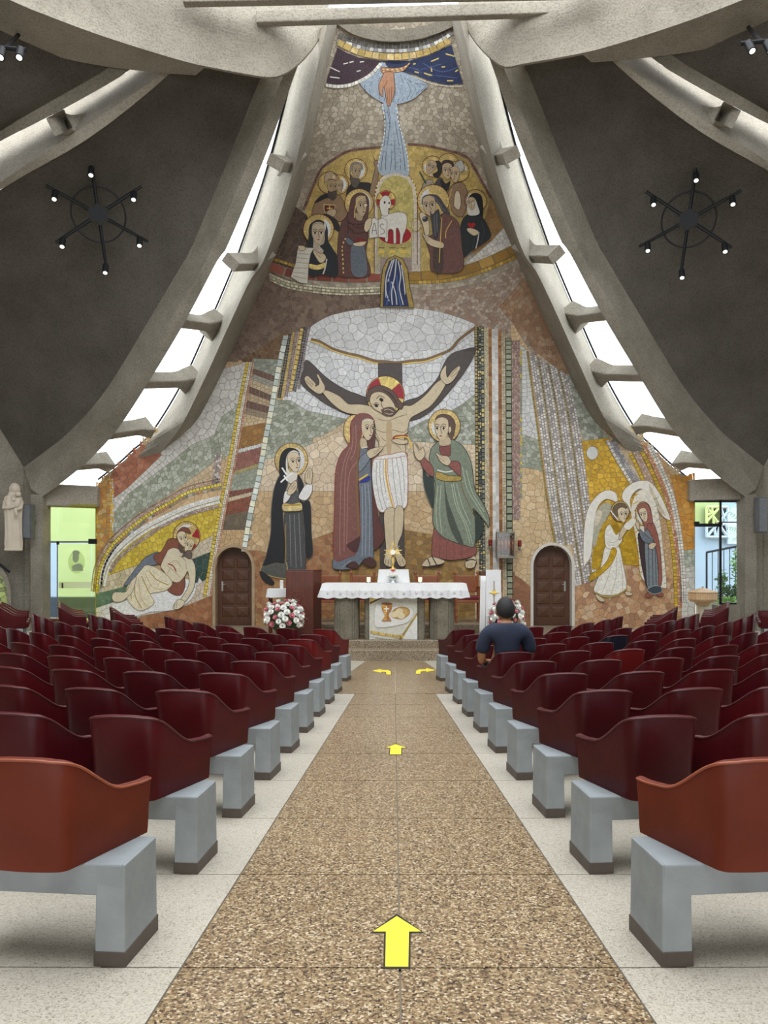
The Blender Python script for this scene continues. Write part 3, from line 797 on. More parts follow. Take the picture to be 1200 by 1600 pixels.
# ---- rows of square tesserae along a line
def path_pts(path, n, smooth=True):
    return [(float(p[0]), float(p[1])) for p in (interp(path, n) if smooth else interp(path, n))]
def path_len(path):
    q = path_pts(path, 200); return sum(math.hypot(q[i + 1][0] - q[i][0], q[i + 1][1] - q[i][1]) for i in range(199))
def band(path, width, rows_, tlen, cols, parts=None, gap=0.16, off=0.022, shift=0.0, mat='s', clip=None, name='tessera_band', ground=None):
    """rows_ rows of tiles side by side; parts = name for single tile objects"""
    Ln = path_len(path); n = max(1, int(round(Ln / tlen))); N = n * 6 + 1
    q = path_pts(path, N); nr = []
    for i in range(N):
        a = q[max(i - 1, 0)]; b = q[min(i + 1, N - 1)]; d = math.hypot(b[0] - a[0], b[1] - a[1]) or 1
        nr.append((-(b[1] - a[1]) / d, (b[0] - a[0]) / d))
    pal = [hx(c) for c in cols.split()]
    v_ = []; f_ = []; c_ = []; rw = width / rows_
    if ground:
        gq = path_pts(path, max(6, n)); m = MB(); 
        L_ = []; R_ = []
        for i in range(len(gq)):
            j = min(N - 1, int(i * (N - 1) / (len(gq) - 1))); nx, ny = nr[j]
            L_.append(W(q[j][0] - nx * width / 2, q[j][1] - ny * width / 2, off - 0.003)); R_.append(W(q[j][0] + nx * width / 2, q[j][1] + ny * width / 2, off - 0.003))
        k = len(v_); v_ += L_ + R_; g_ = len(L_)
        for i in range(g_ - 1):
            j = min(N - 1, int((i + 0.5) * (N - 1) / (len(gq) - 1)))
            if clip and not clip(q[j][0], q[j][1]): continue
            f_.append((k + i, k + i + 1, k + g_ + i + 1, k + g_ + i)); c_.append(hx(ground))
    for r in range(rows_):
        o0 = -width / 2 + rw * (r + gap / 2); o1 = -width / 2 + rw * (r + 1 - gap / 2)
        for i in range(n):
            st = (0.5 if (r % 2 and rows_ > 2) else 0.0)
            t0 = (i + gap / 2 + st) / n; t1 = (i + 1 - gap / 2 + st) / n
            if t1 > 1: continue
            j0 = t0 * (N - 1); j1 = t1 * (N - 1)
            def at(j):
                a = int(min(N - 2, j)); u = j - a
                return (q[a][0] + (q[a + 1][0] - q[a][0]) * u, q[a][1] + (q[a + 1][1] - q[a][1]) * u), nr[a]
            (xa, ya), na = at(j0); (xb, yb), nb = at(j1)
            pts = [(xa + na[0] * o0, ya + na[1] * o0), (xb + nb[0] * o0, yb + nb[1] * o0), (xb + nb[0] * o1, yb + nb[1] * o1), (xa + na[0] * o1, ya + na[1] * o1)]
            if clip and not clip(pts[0][0], pts[0][1]): continue
            c = rnd.choice(pal); jt = rnd.uniform(0.88, 1.08); c = tuple(x * jt for x in c)
            if parts:
                tp = [W(x, y, off + 0.006) for x, y in pts]; bt = [W(x, y, 0) for x, y in pts]
                col_obj(parts, tp + bt, [(0, 1, 2, 3), (0, 4, 5, 1), (1, 5, 6, 2), (2, 6, 7, 3), (3, 7, 4, 0)], [c], MM[mat], wall_back)
            else:
                k = len(v_); v_ += [W(x, y, off) for x, y in pts]; f_.append((k, k + 1, k + 2, k + 3)); c_.append(c)
    if v_:
        o = col_obj(name, v_, f_, c_, MM[mat], wall_back); o['kind'] = 'stuff'

# crown of the wall
GOLDS = 'd4ba78 c8ac68 dcc48c ccb070'
band([(528, 66), (555, 79), (578, 85.5), (613, 89), (650, 85.5), (675, 78), (703, 63)], 11, 1, 11.6, GOLDS, 'gold_tile', mat='g', gap=0.12)
band([(540, 67), (572, 76), (613, 79.5), (650, 77), (680, 68), (707, 52)], 6, 1, 6.4, 'e6e6e2 c8c8c8 8e8e8e dcdcda', 'white_tile', gap=0.12)
band([(528, 55), (565, 67), (613, 71.5), (655, 68), (690, 55), (706, 44)], 10, 2, 6.2, '5c5a58 6a6866 504e4c')
# left cross band and the slanting bands of the lower left
band([(447, 524), (436, 575), (425, 635), (415, 687), (404, 748), (392, 800), (381, 862)], 8.5, 1, 10, 'c8d2cc b4beb6 dfe4da e8e6cc', 'silver_tile', gap=0.10, ground='3a3f38')
band([(387, 566), (377, 617), (367, 674), (356, 737), (344, 795), (327, 890), (320, 932)], 5, 1, 5.6, 'd8bc48 cdb03c e0c85c', mat='s', ground='5a4a2a')
band([(392, 566), (382, 617), (372, 674), (361, 737), (349, 795), (332, 890), (325, 932)], 5, 2, 3.2, 'e0d8c4 d0c4ac ece6da', ground='7c5a48')
band([(397, 566), (387, 617), (376.5, 674), (365, 737), (353, 795), (336, 890), (329, 932)], 2.6, 1, 3.2, 'd0a890 b88870', ground='7c4a3a')
band([(453, 522), (446, 565), (436, 622)], 6, 2, 4, '33383a 3e4444 2c3030')
band([(459, 519), (451, 565), (440, 626)], 3, 1, 3.4, 'd8b860 c8a850', ground='5a4a30')
band([(464, 517), (456, 565), (447, 620)], 6, 2, 3.4, '8c7a78 9a8886 7c6a68')
band([(472, 513), (464, 560), (454, 612)], 5.5, 1, 7, 'dabc6a cdae58 e4ca80', 'gold_tile', ground='4a4038')
band([(478, 511), (470, 560), (460, 612)], 6, 2, 4, '3a3c40 45474a 6a625f')
band([(484, 509), (476, 545), (467, 608)], 5, 2, 3.4, '7a6a68 8c7c7a')
# arched bands over the reclining figures
YB_ = [(152, 925), (155, 898), (162, 875), (178, 850), (206, 824), (233, 804), (267, 785), (296, 769), (346, 757)]
def offs(path, d):
    q = path_pts(path, 24); o = []
    for i in range(24):
        a = q[max(i - 1, 0)]; b = q[min(i + 1, 23)]; L = math.hypot(b[0] - a[0], b[1] - a[1]); o.append((q[i][0] - (b[1] - a[1]) / L * d, q[i][1] + (b[0] - a[0]) / L * d))
    return o
band(YB_, 5, 1, 5, 'e0cc50 d4be40 e8d868', ground='5a4a2a')
band(offs(YB_, -5), 4.4, 2, 3, 'c4a898 b09484 d6c4b4', ground='7c5a48')
band(offs(YB_, -9), 2.4, 1, 3, '8a6a5c 9c7c6c')
band(offs(YB_, 5.5), 4, 1, 6, '7c8480 9a8468 6a7270 a87858 b4b8b4')
band([(159, 915), (168, 882), (188, 856), (220, 831), (255, 812), (298, 793), (345, 780)], 12, 3, 7, 'e4e4e2 dcdcda eaeae8', gap=0.06)
band([(160, 918), (170, 884), (190, 858), (221, 832), (256, 813), (299, 794), (345, 781)], 1.6, 1, 3, '9a8c3a b0a04a', off=0.027)
band([(172, 894), (182, 878), (200, 860), (230, 838), (258, 820), (292, 804.5), (342, 791)], 5, 2, 3.2, 'b8a49c a08c84 ccbcb4', ground='6a5248')
band([(342, 708), (337, 756)], 12, 4, 3.4, '9a8c8c b0a2a0 d8d0cc 8a7c7c')
band([(174.5, 748), (175.5, 800), (174, 850)], 6, 2, 4, 'dca83c e0b850 d8d0c0')
# upright bands to the right of the cross
def vband(x0, x1, y0, y1, rows_, tl, cols, parts=None, ground=None, gap=0.16, mat='s', sh=2.5):
    band([((x0 + x1) / 2, y0), ((x0 + x1) / 2 + sh * 0.5, (y0 + y1) / 2), ((x0 + x1) / 2 + sh, y1)], x1 - x0, rows_, tl, cols, parts, gap, ground=ground, mat=mat)
vband(741, 746, 509, 862, 1, 5.6, 'b09a5c a08a4c bca86c', ground='1c1c1a', gap=0.3)
vband(746, 751, 509, 890, 2, 4.4, '5c605a 6c706a 4a4e48 d8c488', ground='141414', gap=0.3)
vband(751, 756, 510, 892, 1, 6.4, '787c70 8a8c7c 6a6e62 c8b878', ground='141414', gap=0.26)
vband(756.5, 763, 511, 905, 3, 3.6, 'cabfa0 bcae8c d8cfb4', ground='8a8068')
vband(763, 768, 514, 960, 1, 7, '9a6a3c 8a5a30 a87a4c', gap=0.02)
vband(768, 773, 514, 960, 1, 8, 'd0cec8 c4c2bc dad8d4', gap=0.02)
vband(773, 778, 514, 960, 1, 9, 'cccac6 d8d6d2 bab8b2', gap=0.02)
vband(778, 783, 516, 960, 1, 7, '946238 84542c a47448', gap=0.02)
vband(783, 789, 518, 905, 2, 4, 'bcae94 aa9c80 ccc0a6', ground='8a8068')
vband(789.5, 799, 528, 962, 1, 9.6, '949a80 868c72 a4a98f 8c9278', 'green_tile', ground='121412', gap=0.2)
vband(799.5, 812, 532, 812, 5, 4, 'b0958a a0857a c0a89c 947a70', ground='7a6258', sh=1)
vband(812, 816, 548, 780, 1, 5, '8a9282 c8b45c a0a48c', sh=0)
band([(823.5, 548), (833, 620), (844, 700), (856, 790), (868, 855)], 4, 1, 3.6, 'a08a4c 90793c', off=0.026)
# woven band: many narrow rows fanning to the right
le = [(826, 549), (836, 620), (847, 700), (859, 790), (872, 862), (884, 920)]
ri = [(886, 586), (900, 640), (910, 700), (919, 765), (927, 830), (937, 905)]
def inside_woven(x, y): return not (830 < x < 897 and y > 849)
for k in range(15):
    t = (k + 0.5) / 15
    pth = [(a[0] + (b[0] - a[0]) * t, a[1] + (b[1] - a[1]) * t) for a, b in zip(le, ri)]
    if k in (3, 7, 11):
        band(pth, 3.2, 1, 6, '8c8468 7c7458', clip=inside_woven)
    else:
        band(pth, 3.8, 1, 4.6, 'd8d6d2 c8c6c2 e4e2de a8a5a2', ground='8a7a76', gap=0.22, clip=inside_woven)
# slanting bands at the right edge
band([(948, 688), (962, 715), (986, 755)], 5, 1, 6, 'e4e2dc d4d2cc', 'white_tile', ground='5a5450')
band([(956, 688), (971, 716), (996, 755)], 10, 3, 3.6, 'a8a4a4 98949a c4c0bc', ground='6a6464')
band([(984, 708), (994, 728), (1005, 752)], 5, 1, 6, 'e0bc3c d0ac30', 'gold_tile', ground='7a6430')
band([(992, 704), (1003, 726), (1016, 756)], 9, 3, 3.6, 'c4a898 b49888 d8c8bc', ground='8a6a58')
band([(998, 698), (1014, 728), (1034, 776), (1047, 830), (1054, 890), (1056, 950)], 6, 1, 5, 'd8b440 c8a434 b89c38', ground='7a6430')
band([(1006, 696), (1022, 728), (1041, 776), (1053, 830), (1060, 890), (1062, 950)], 7, 2, 4.2, 'cc9470 bc8460 dcb498', ground='8a6048')
band([(1014, 696), (1030, 728), (1049, 776), (1060, 830), (1066, 890), (1067, 940)], 9, 2, 4.8, 'e0dcd4 d0ccc4 ece8e0', ground='8a7a6a')
# rows of larger blocks under the upper scene
band([(422, 416), (450, 426), (490, 431), (540, 434), (595, 433)], 14, 1, 24, '8c4a3c 7c4034 9a584a', 'red_block', gap=0.10, ground='8a8272')
band([(424, 404), (444, 410), (462, 416)], 5, 1, 6.5, 'b8984c a8883c', 'gold_tile')
band([(421, 428), (450, 440), (490, 447), (540, 451), (595, 449)], 3.4, 1, 5, 'd8d2b8 c8c2a8', ground='8a8674')
band([(421, 432.5), (450, 444.5), (490, 451.5), (540, 455.5), (595, 453.5)], 4.6, 1, 7, 'd0c8a4 e0d8b8 b0a888', ground='8a8674', gap=0.3)
band([(421, 437), (450, 449), (490, 456), (540, 460), (595, 458)], 3, 1, 5, 'd8d2b8 a8a288', ground='8a8674')
band([(638, 431), (680, 430), (722, 423), (765, 408), (812, 386)], 15, 1, 23, 'a5803c 987434 b08c48', 'ochre_block', gap=0.08, ground='7a6a4a')
band([(638, 441), (680, 440), (722, 434), (768, 418), (818, 396)], 5.5, 1, 6, 'b8943c a8842c c8a448', ground='7a6a4a')
# brown border round the gold vault of the upper scene
band([(474, 328), (488, 294), (502, 263), (522, 248), (543, 236), (570, 232), (594, 230)], 4, 1, 9, '6a4a40 7a584c', gap=0.04, off=0.027)
band([(637, 225), (670, 228), (700, 235), (716, 239), (733, 248), (748, 274), (767, 309)], 4, 1, 9, '6a4a40 7a584c', gap=0.04, off=0.027)
# ------------------------------------------------------------ pictures in the mosaic, laid piece by piece on the wall
def closed_smooth(pts, per=5):
    n = len(pts); out = []
    for i in range(n):
        p0, p1, p2, p3 = (np.array(pts[(i + k - 1) % n], float) for k in range(4))
        for j in range(per):
            u = j / per
            out.append(tuple(0.5 * ((2 * p1) + (p2 - p0) * u + (2 * p0 - 5 * p1 + 4 * p2 - p3) * u * u + (3 * p1 - p0 - 3 * p2 + p3) * u ** 3)))
    return out
def nums(s_):
    v = [float(a) for a in s_.replace(',', ' ').split()]
    return [(v[i], v[i + 1]) for i in range(0, len(v), 2)]
def ell(cx, cy, rx, ry=None, ang=0, a0=0, a1=360, n=28):
    ry = ry or rx; ca, sa = math.cos(math.radians(ang)), math.sin(math.radians(ang)); o = []
    full = abs(a1 - a0) >= 360
    for k in range(n if full else n + 1):
        t = math.radians(a0 + (a1 - a0) * k / n); x, y = rx * math.cos(t), ry * math.sin(t)
        o.append((cx + x * ca - y * sa, cy + x * sa + y * ca))
    return o
def ring_pts(cx, cy, r0, r1, a0, a1, n=16):
    return ell(cx, cy, r1, r1, 0, a0, a1, n) + list(reversed(ell(cx, cy, r0, r0, 0, a0, a1, n)))

class Fig:
    """one figure of the mosaic: a part of the wall whose pieces are sub-parts"""
    def __init__(s, name, label, base=0.024):
        s.e = link(name, None, wall_back, label=label); s.k = 0; s.lv = []; s.lf = []; s.lc = []
        s.base = base; s.u = 0
    def off(s):
        s.k += 1; return s.base + 0.0022 * s.k
    def area(s, name, pts, col, mat='t', smooth=True, edge=None, ew=0.7):
        if isinstance(pts, str): pts = nums(pts)
        p = closed_smooth(pts) if smooth else pts
        off = s.off()
        ys_ = [q[1] for q in p]; xs_ = [q[0] for q in p]
        vs = [Vector(q) for q in p]; n = len(vs)
        if min(ys_) < 560:
            y = min(ys_) + 6
            while y < max(ys_):
                x = min(xs_) + 6
                while x < max(xs_):
                    if pip(x, y, p): vs.append(Vector((x + 0.13, y + 0.07)))
                    x += 12
                y += 12
        r = geometry.delaunay_2d_cdt(vs, [(i, (i + 1) % n) for i in range(n)], [list(range(n))], 1, 1e-4)
        c = hx(col)
        o = col_obj(name, [W(v.x, v.y, off) for v in r[0]], [tuple(f) for f in r[2]], [c], MM[mat], s.e)
        if edge: s.line(p + [p[0]], edge, ew, sm=False, off=off + 0.0012)
        return o
    def line(s, pts, col, w=0.8, sm=True, off=None, dash=None):
        if isinstance(pts, str): pts = nums(pts)
        s.u += 1; off = off or (s.base + 0.0022 * s.k + 0.0006 + 0.00004 * (s.u % 36))
        L = sum(math.hypot(pts[i + 1][0] - pts[i][0], pts[i + 1][1] - pts[i][1]) for i in range(len(pts) - 1))
        if sm and len(pts) > 2: q = path_pts(pts, max(6, int(L / 3)))
        elif len(pts) == 2: m = max(2, int(L / 8) + 1); q = [(pts[0][0] + (pts[1][0] - pts[0][0]) * i / (m - 1), pts[0][1] + (pts[1][1] - pts[0][1]) * i / (m - 1)) for i in range(m)]
        else: q = pts
        A = []; B = []
        for i in range(len(q)):
            a = q[max(i - 1, 0)]; b = q[min(i + 1, len(q) - 1)]; d = math.hypot(b[0] - a[0], b[1] - a[1]) or 1
            nx, ny = -(b[1] - a[1]) / d * w / 2, (b[0] - a[0]) / d * w / 2
            A.append(W(q[i][0] + nx, q[i][1] + ny, off)); B.append(W(q[i][0] - nx, q[i][1] - ny, off))
        k = len(s.lv); n = len(q); s.lv += A + B; c = hx(col)
        for i in range(n - 1):
            if dash and (i % 2): continue
            s.lf.append((k + i, k + i + 1, k + n + i + 1, k + n + i)); s.lc.append(c)
    def lines(s, txt, col, w=0.7):
        for t in txt.split(';'):
            if t.strip(): s.line(t, col, w)
    def blob(s, cx, cy, rx, ry, col, ang=0):
        p = ell(cx, cy, rx, ry, ang, n=12); s.u += 1; off = s.base + 0.0022 * s.k + 0.0006 + 0.00004 * (s.u % 36)
        k = len(s.lv); s.lv += [W(x, y, off) for x, y in p]; s.lf.append(tuple(range(k, k + 12))); s.lc.append(hx(col))
    def halo(s, cx, cy, rx, ry=None, white=None, gold='d2b878', rim='5a2f24', tiles=True):
        ry = ry or rx
        s.area('halo', ell(cx, cy, rx, ry), gold, 'g', smooth=False, edge=rim, ew=1.0)
        if tiles:
            n = 26
            for k in range(n):
                t = 2 * math.pi * k / n; c_, s_ = math.cos(t), math.sin(t)
                s.line([(cx + rx * 0.80 * c_, cy + ry * 0.80 * s_), (cx + rx * 0.97 * c_, cy + ry * 0.97 * s_)], '8a6a30', 0.5)
        if white:
            a0, a1 = white
            s.area('halo_light', ell(cx, cy, rx * 0.80, ry * 0.80, 0, a0, a1), 'd8d8d6', 'p', smooth=False)
    def face(s, cx, cy, w, h, ang=0, look=0.12, skin='cfbd9e', dark='2a1c18', lip='6a3028', eyes=1.0, name='face'):
        """narrow icon face with large dark eyes, long nose and small mouth"""
        ca, sa = math.cos(math.radians(ang)), math.sin(math.radians(ang))
        T = lambda x, y: (cx + x * w * ca - y * h * sa, cy + x * w * sa + y * h * ca)
        out = [(-.48, -.18), (-.40, -.42), (0, -.52), (.40, -.42), (.48, -.15), (.42, .15), (.26, .38), (.05, .50), (-.2, .40), (-.42, .14)]
        s.area(name, [T(*p) for p in out], skin, 'p', edge='4a342a', ew=max(0.4, w * 0.025))
        lw = max(0.45, w * 0.045)
        for sx in (-1, 1):
            ex = look + sx * 0.23
            x, y = T(ex, -.05); s.blob(x, y, w * 0.115 * eyes, h * 0.062 * eyes, 'e4dac6', ang); s.blob(x, y, w * 0.085 * eyes, h * 0.058 * eyes, dark, ang)
            s.line([T(ex - .15, -.10), T(ex, -.14), T(ex + .15, -.10)], dark, lw)
            s.line([T(ex - .17, -.17), T(ex, -.235), T(ex + .17, -.18)], '5a4032', lw)
        s.line([T(look + .02, -.16), T(look + .05, .08), T(look + .12, .15), T(look + .01, .17)], '6a4a38', lw)
        x, y = T(look + .02, .27); s.blob(x, y, w * 0.10, h * 0.026, lip, ang)
    def done(s):
        if s.lv: col_obj('linework', s.lv, s.lf, s.lc, M_LINE, s.e)

SK = 'cdbb9c'; DK = '2b211d'
# --- the sky, the hand and the water at the top
f = Fig('night_curtain', 'dark purple half of the sky at the top of the mosaic')
f.area('purple_field', '527,74 512,118 509,131 530,133 556,128 578,115 594,98 597,95 560,90 540,82', '43343c', 't', False)
for t in ('536,100 552,96; 515,105 530,112; 515,120 530,122; 562,97 575,95; 556,112 563,110'.split(';')): f.line(t, 'd8d8d0', 1.6)
f.done()
band([(508, 132.5), (525, 135), (545, 133), (562, 126.5), (580, 115.5), (595, 99)], 5.5, 1, 6, 'e8e6dc d4d2c8', 'white_tile', gap=0.12, off=0.034)
f = Fig('blue_curtain', 'deep blue half of the sky with gold dashes at the top of the mosaic')
f.area('blue_field', '596,95 640,95 672,86 706,70 713,95 724,130 700,132 675,127 650,117 626,112 600,108', '2a3454', 't', False)
f.lines('662,114 676,118; 674,96 686,91; 697,84 711,88; 674,104 675,112; 699,126 709,126; 648,112 656,114; 690,105 696,104; 644,101 650,99; 600,99 606,97; 712,112 716,109', 'cdb868', 2.0)
f.lines('640,106 660,108 690,100; 655,120 680,118 715,122; 660,98 690,112 718,104; 630,104 650,108 670,122', '4a5a8c', 1.2)
f.done()
band([(626, 114), (650, 121), (676, 130.5), (702, 134.5), (724, 134)], 2.6, 1, 3, 'dcd8c8 c8c4b4', gap=0.3, off=0.034)
f = Fig('hand_of_blessing', 'open hand reaching down from the sky over pale blue water', 0.034)
f.area('water_fan', '597,97 588,112 575,122 562,128 572,143 588,155 604,162 624,162 645,155 662,141 668,132 648,121 628,112 612,110', '9dabba', 't')
for k in range(13):
    x = 568 + k * 8; y1 = 138 + 22 * math.sin(math.pi * (k + 1) / 14)
    f.line([(x + (613 - x) * 0.35, 108 + abs(613 - x) * 0.42), (x + 1.5, (y1 + 124) / 2), (x + (600 - x) * 0.1, y1)], '525c66', 0.7)
f.area('cuff', '596,105 612,106 630,104 641,97 640,101 630,111 612,114 597,114', 'a87c58', 't', edge=DK)
f.line('598,108 613,109 630,106 640,99', 'dcc8a0', 1.6, dash=True); f.line('598,112 613,113 630,109', 'dcc8a0', 1.4, dash=True)
f.area('hand', '601,113 597,120 592,131 592,142 595,149 598,150 598,140 600,136 602,147 604,160 606,166 609,164 613,156 617,141 616,126 614,113', 'b5876a', 'p', edge='5a3826', ew=0.9)
f.lines('604,138 606,160; 608,138 608,163; 612,136 611,158; 600,136 604,128 603,120', '6a4432', 0.7)
f.done()
f = Fig('water_stream', 'pale blue stream falling from the hand to the lamb', 0.034)
f.area('stream', '597,163 601,185 601,205 598,222 594,240 590,262 598,274 618,270 638,274 637,244 630,215 623,192 619,163', 'a3b0be', 't')
for k in range(6):
    t = (k + 0.5) / 6
    f.line([(597 + 22 * t, 164), (601 + 22 * t + (k % 2) * 2, 190), (599 + 30 * t, 215), (595 + 41 * t - (k % 2) * 2, 240), (591 + 46 * t, 266)], '4e5864', 0.9)
for k in range(16): 
    x = 596 + rnd.random() * 26; y = 175 + k * 5.6; f.line([(x, y), (x + 5, y + 1)], '4e5864', 0.6)
f.line('597,163 601,185 601,205 598,222 594,240 590,262', 'e6e6e0', 1.6, dash=True); f.line('619,163 623,192 630,215 637,244 638,268', 'e6e6e0', 1.6, dash=True)
f.done()

# --- upper scene: gold vault with saints round the lamb
f = Fig('gold_vault', 'gold vaulted ground behind the saints of the upper scene', 0.0195)
f.area('gold_ground', '477,330 489,296 504,265 523,250 544,238 570,234 594,232 637,227 670,230 700,237 714,241 731,250 746,276 765,309 757,345 735,388 720,420 650,424 590,428 515,430 500,390', 'bfa666', 'g', False)
for k in range(16): 
    a = math.radians(190 + k * 10); f.line([(617 + 60 * math.cos(a), 330 + 45 * math.sin(a)), (617 + 135 * math.cos(a), 330 + 92 * math.sin(a))], 'a8883c', 0.5)
f.done()
f = Fig('bearded_saint', 'bearded saint in black with a raised arm left of the water stream')
f.halo(556, 265, 17.5, white=(-80, 80))
f.area('robe', '541,304 546,290 556,285 568,285 580,287 584,300 576,312 545,314', '2c2a2c', 't', edge=DK)
f.area('arm', '577,304 583,276 586,262 584,254 589,250 593,256 592,266 590,284 586,304', '8f765c', 'p', edge=DK); f.lines('586,252 583,243; 590,254 592,258', '6a5240', 0.9)
f.area('hair', '546,272 548,256 556,252 566,256 567,266 562,262 552,264', '8e8678', 't')
f.face(557, 268, 14, 24, 4, 0.12, 'a89476'); f.area('beard', '547,272 552,278 560,279 562,284 556,294 549,288', '5c544c', 't', edge=DK)
f.done()
f = Fig('bishop_saint', 'bishop saint with mitre and red book beside a second haloed figure', 0.03)
f.halo(529, 288, 15.5, white=(-70, 90)); f.halo(514, 285, 17)
f.area('robe', '487,340 489,325 495,312 508,303 520,311 530,305 539,318 543,334 532,346 520,340 505,345 490,347', '8e7258', 't', edge=DK)
f.area('collar', '491,317 500,306 511,302 522,312 512,309 500,314', '26262a', 't')
f.face(531, 291, 11, 20, 0, 0.1, 'b09a7c'); f.face(518, 292, 14, 24, 2, 0.15, 'a8906f')
f.area('beard', '512,297 517,299 526,297 525,309 519,313 513,306', '4a403a', 't'); f.area('mitre', '507,285 508,272 516,267 525,274 526,281 516,279', 'b4a084', 't', edge=DK); f.blob(521, 276, 1.6, 1.6, 'e6d090')
f.area('book', '506,319 524,320 522,331 507,331', '5c2622', 't', False, edge='d8c080', ew=1.2); f.lines('515,321 515,330; 511,325 520,325', 'd8b860', 1.4)
f.area('hand', '511,330 518,326 525,328 524,336 516,340 511,336', 'b8a284', 'p', edge=DK)
f.area('sleeve', '505,336 512,334 522,340 530,350 530,362 516,352', '2a2428', 't')
f.done()
f = Fig('veiled_nun', 'nun in black veil unrolling a long pale scroll in the upper scene', 0.06)
f.halo(498, 358, 24, white=(-60, 70))
f.area('veil', '483,368 484,353 490,346 498,343 507,347 512,358 513,376 521,390 527,402 527,431 505,429 484,431 484,400 481,388', '1f2328', 't', edge=DK)
f.area('wimple', '488,352 498,346 507,352 507,378 500,384 506,392 496,400 490,388 490,376', 'b8aa98', 't')
f.face(497.5, 365, 21, 33, 0, 0.0, 'bfae94'); f.area('belt', '484,412 496,414 508,410 507,418 495,421 484,418', 'd8c078', 'g')
f.area('scroll', '466,386 491,387 486,396 483,412 481,443 468,441 455,432 462,412', 'cfcabc', 'p', False, edge='5a5248')
f.lines('466,396 483,397; 465,402 482,404; 463,410 482,411; 461,418 481,419; 459,425 480,427; 458,431 479,435', '7a7266', 0.7)
f.area('hand', '466,384 470,383 476,384 478,388 475,391 469,391', SK, 'p', edge=DK); f.area('hand', '491,390 497,394 506,396 510,402 506,409 500,410 494,402 490,394', SK, 'p', edge=DK)
f.lines('493,394 502,402; 496,393 505,399', '6a5240', 0.6); f.line('511,404 508,420 505,428', 'c8c4bc', 2)
f.done()
f = Fig('maroon_cloaked_woman', 'woman in maroon hood and cloak beside the lamb, over a grey dress', 0.05)
f.halo(561, 317, 22.5, white=(-70, 100))
f.area('cloak', '527,430 527,400 529,370 533,350 541,338 549,334 566,336 573,346 575,372 572,395 577,430', '5d3d39', 't', edge=DK)
f.area('hood', '543,346 546,324 550,308 560,301 570,303 576,312 576,328 572,346 560,350', '5d3d39', 't', edge=DK)
f.face(564.5, 322, 18, 33, -3, 0.16, 'b5a184'); f.area('neck', '556,332 566,338 565,344 557,342', 'a89478', 'p')
f.area('dress', '549,386 560,383 569,384 573,428 551,428', '626a74', 't'); f.area('sleeve', '539,372 545,371 553,378 552,382 544,382', '626a74', 't', edge=DK)
f.area('hand', '552,380 560,378 572,376 570,382 562,385 553,383', SK, 'p', edge=DK); f.area('fruit', '555,377 558,373 564,372 570,374 571,377', '7a2222', 't')
f.line('540,372 535,385 536,405 537,429', 'dcc070', 1.8, dash=True); f.line('571,306 560,312 555,325 554,340', 'dcc070', 1.2)
f.lines('545,346 560,356 570,354; 543,352 556,364 571,362; 545,345 543,366', '3a2422', 0.8)
f.area('raised_hand', '569,358 571,346 577,340 581,342 580,352 574,362', SK, 'p', edge=DK)
f.done()
f = Fig('lamb_on_altar', 'white lamb with red halo under a gold arch', 0.03)
f.area('arch', '585,424 585,310 588,290 596,276 610,269 624,269 640,275 649,290 652,312 652,424', 'cdc3b0', 't', False, edge='6a3a28', ew=1.2)
f.area('arch_ground', '590,424 590,312 593,294 600,281 612,275 624,275 636,280 644,294 646,312 646,424', 'b8aa68', 'g', False)
f.line('586,330 587,300 592,284 604,273 617,270 632,273 644,282 650,300 651,330', 'e6d290', 2.0, dash=True)
f.area('column', '586,372 594,372 594,428 586,428', 'b0a898', 't', False); f.area('column', '643,362 657,362 657,424 643,424', 'c4b9ac', 't', False, edge='7a7064'); f.area('capital', ell(650, 351, 7.5, 10), 'c9bda0', 't', False, edge='7a6a54')
f.area('altar_front', '594,402 643,402 643,426 594,426', '9c8a80', 't', False); f.line('592,393 643,393', 'd8b858', 5, dash=True); f.line('592,387 643,387', '5a4a3a', 1.2, dash=True)
f.area('red_pool', ell(617, 367, 26, 15), '9c1a26', 't', False, edge='d8c080')
f.area('halo', ell(603, 313, 15.5, 15.5), 'd0b468', 'g', False, edge='5a2f24', ew=1)
for a0, a1 in ((-130, -60), (-10, 35), (145, 190)): f.area('halo_bar', [(603, 313)] + ell(603, 313, 14.5, 14.5, 0, a0, a1, 8), '9c1c28', 't', False)
f.area('lamb_body', '597,332 606,334 622,331 634,334 636,345 634,358 630,368 628,380 625,380 625,366 622,357 619,358 619,378 615,379 614,360 607,360 606,376 602,376 601,358 596,346', 'd6d2c8', 'p', edge='5a5248')
f.area('lamb_head', '593,318 597,308 603,305 609,309 611,320 607,329 606,336 597,336', 'd6d2c8', 'p', edge='5a5248'); f.blob(601, 316, 1.6, 2, DK); f.blob(608, 317, 1.2, 1.8, DK); f.blob(608, 326, 1.6, 1.2, '4a3a34')
f.area('book', '577,344 584,340 591,343 598,340 605,345 604,371 591,370 577,372', 'd8d4cc', 'p', False, edge='4a443e'); f.lines('581,366 585,348 589,366; 582,360 588,360; 600,350 595,350 594,355 600,359 600,364 594,366; 591,343 591,370', '4a443e', 0.9)
f.done()
f = Fig('water_spring', 'arched spring of dark blue water below the lamb', 0.06)
f.area('spring_arch', '594,480 595,445 598,420 605,405 617,399 629,404 637,420 640,448 647,481', 'a88e4c', 't', False, edge='2a2420', ew=1)
f.area('spring_water', '598,479 600,445 602,425 608,408 617,402 626,409 632,430 634,452 639,479', '27335c', 't', False)
f.lines('616,404 610,425 606,440; 619,404 617,430 612,455 613,476; 622,407 626,430 624,450 630,476; 613,406 604,432 603,455 608,470; 627,414 631,440 634,470; 612,440 618,458 620,476; 603,445 602,465', 'c6c8c6', 1.7)
f.lines('620,430 621,450 626,478; 607,430 610,450 604,476', '4a62a0', 1.6)
f.done()
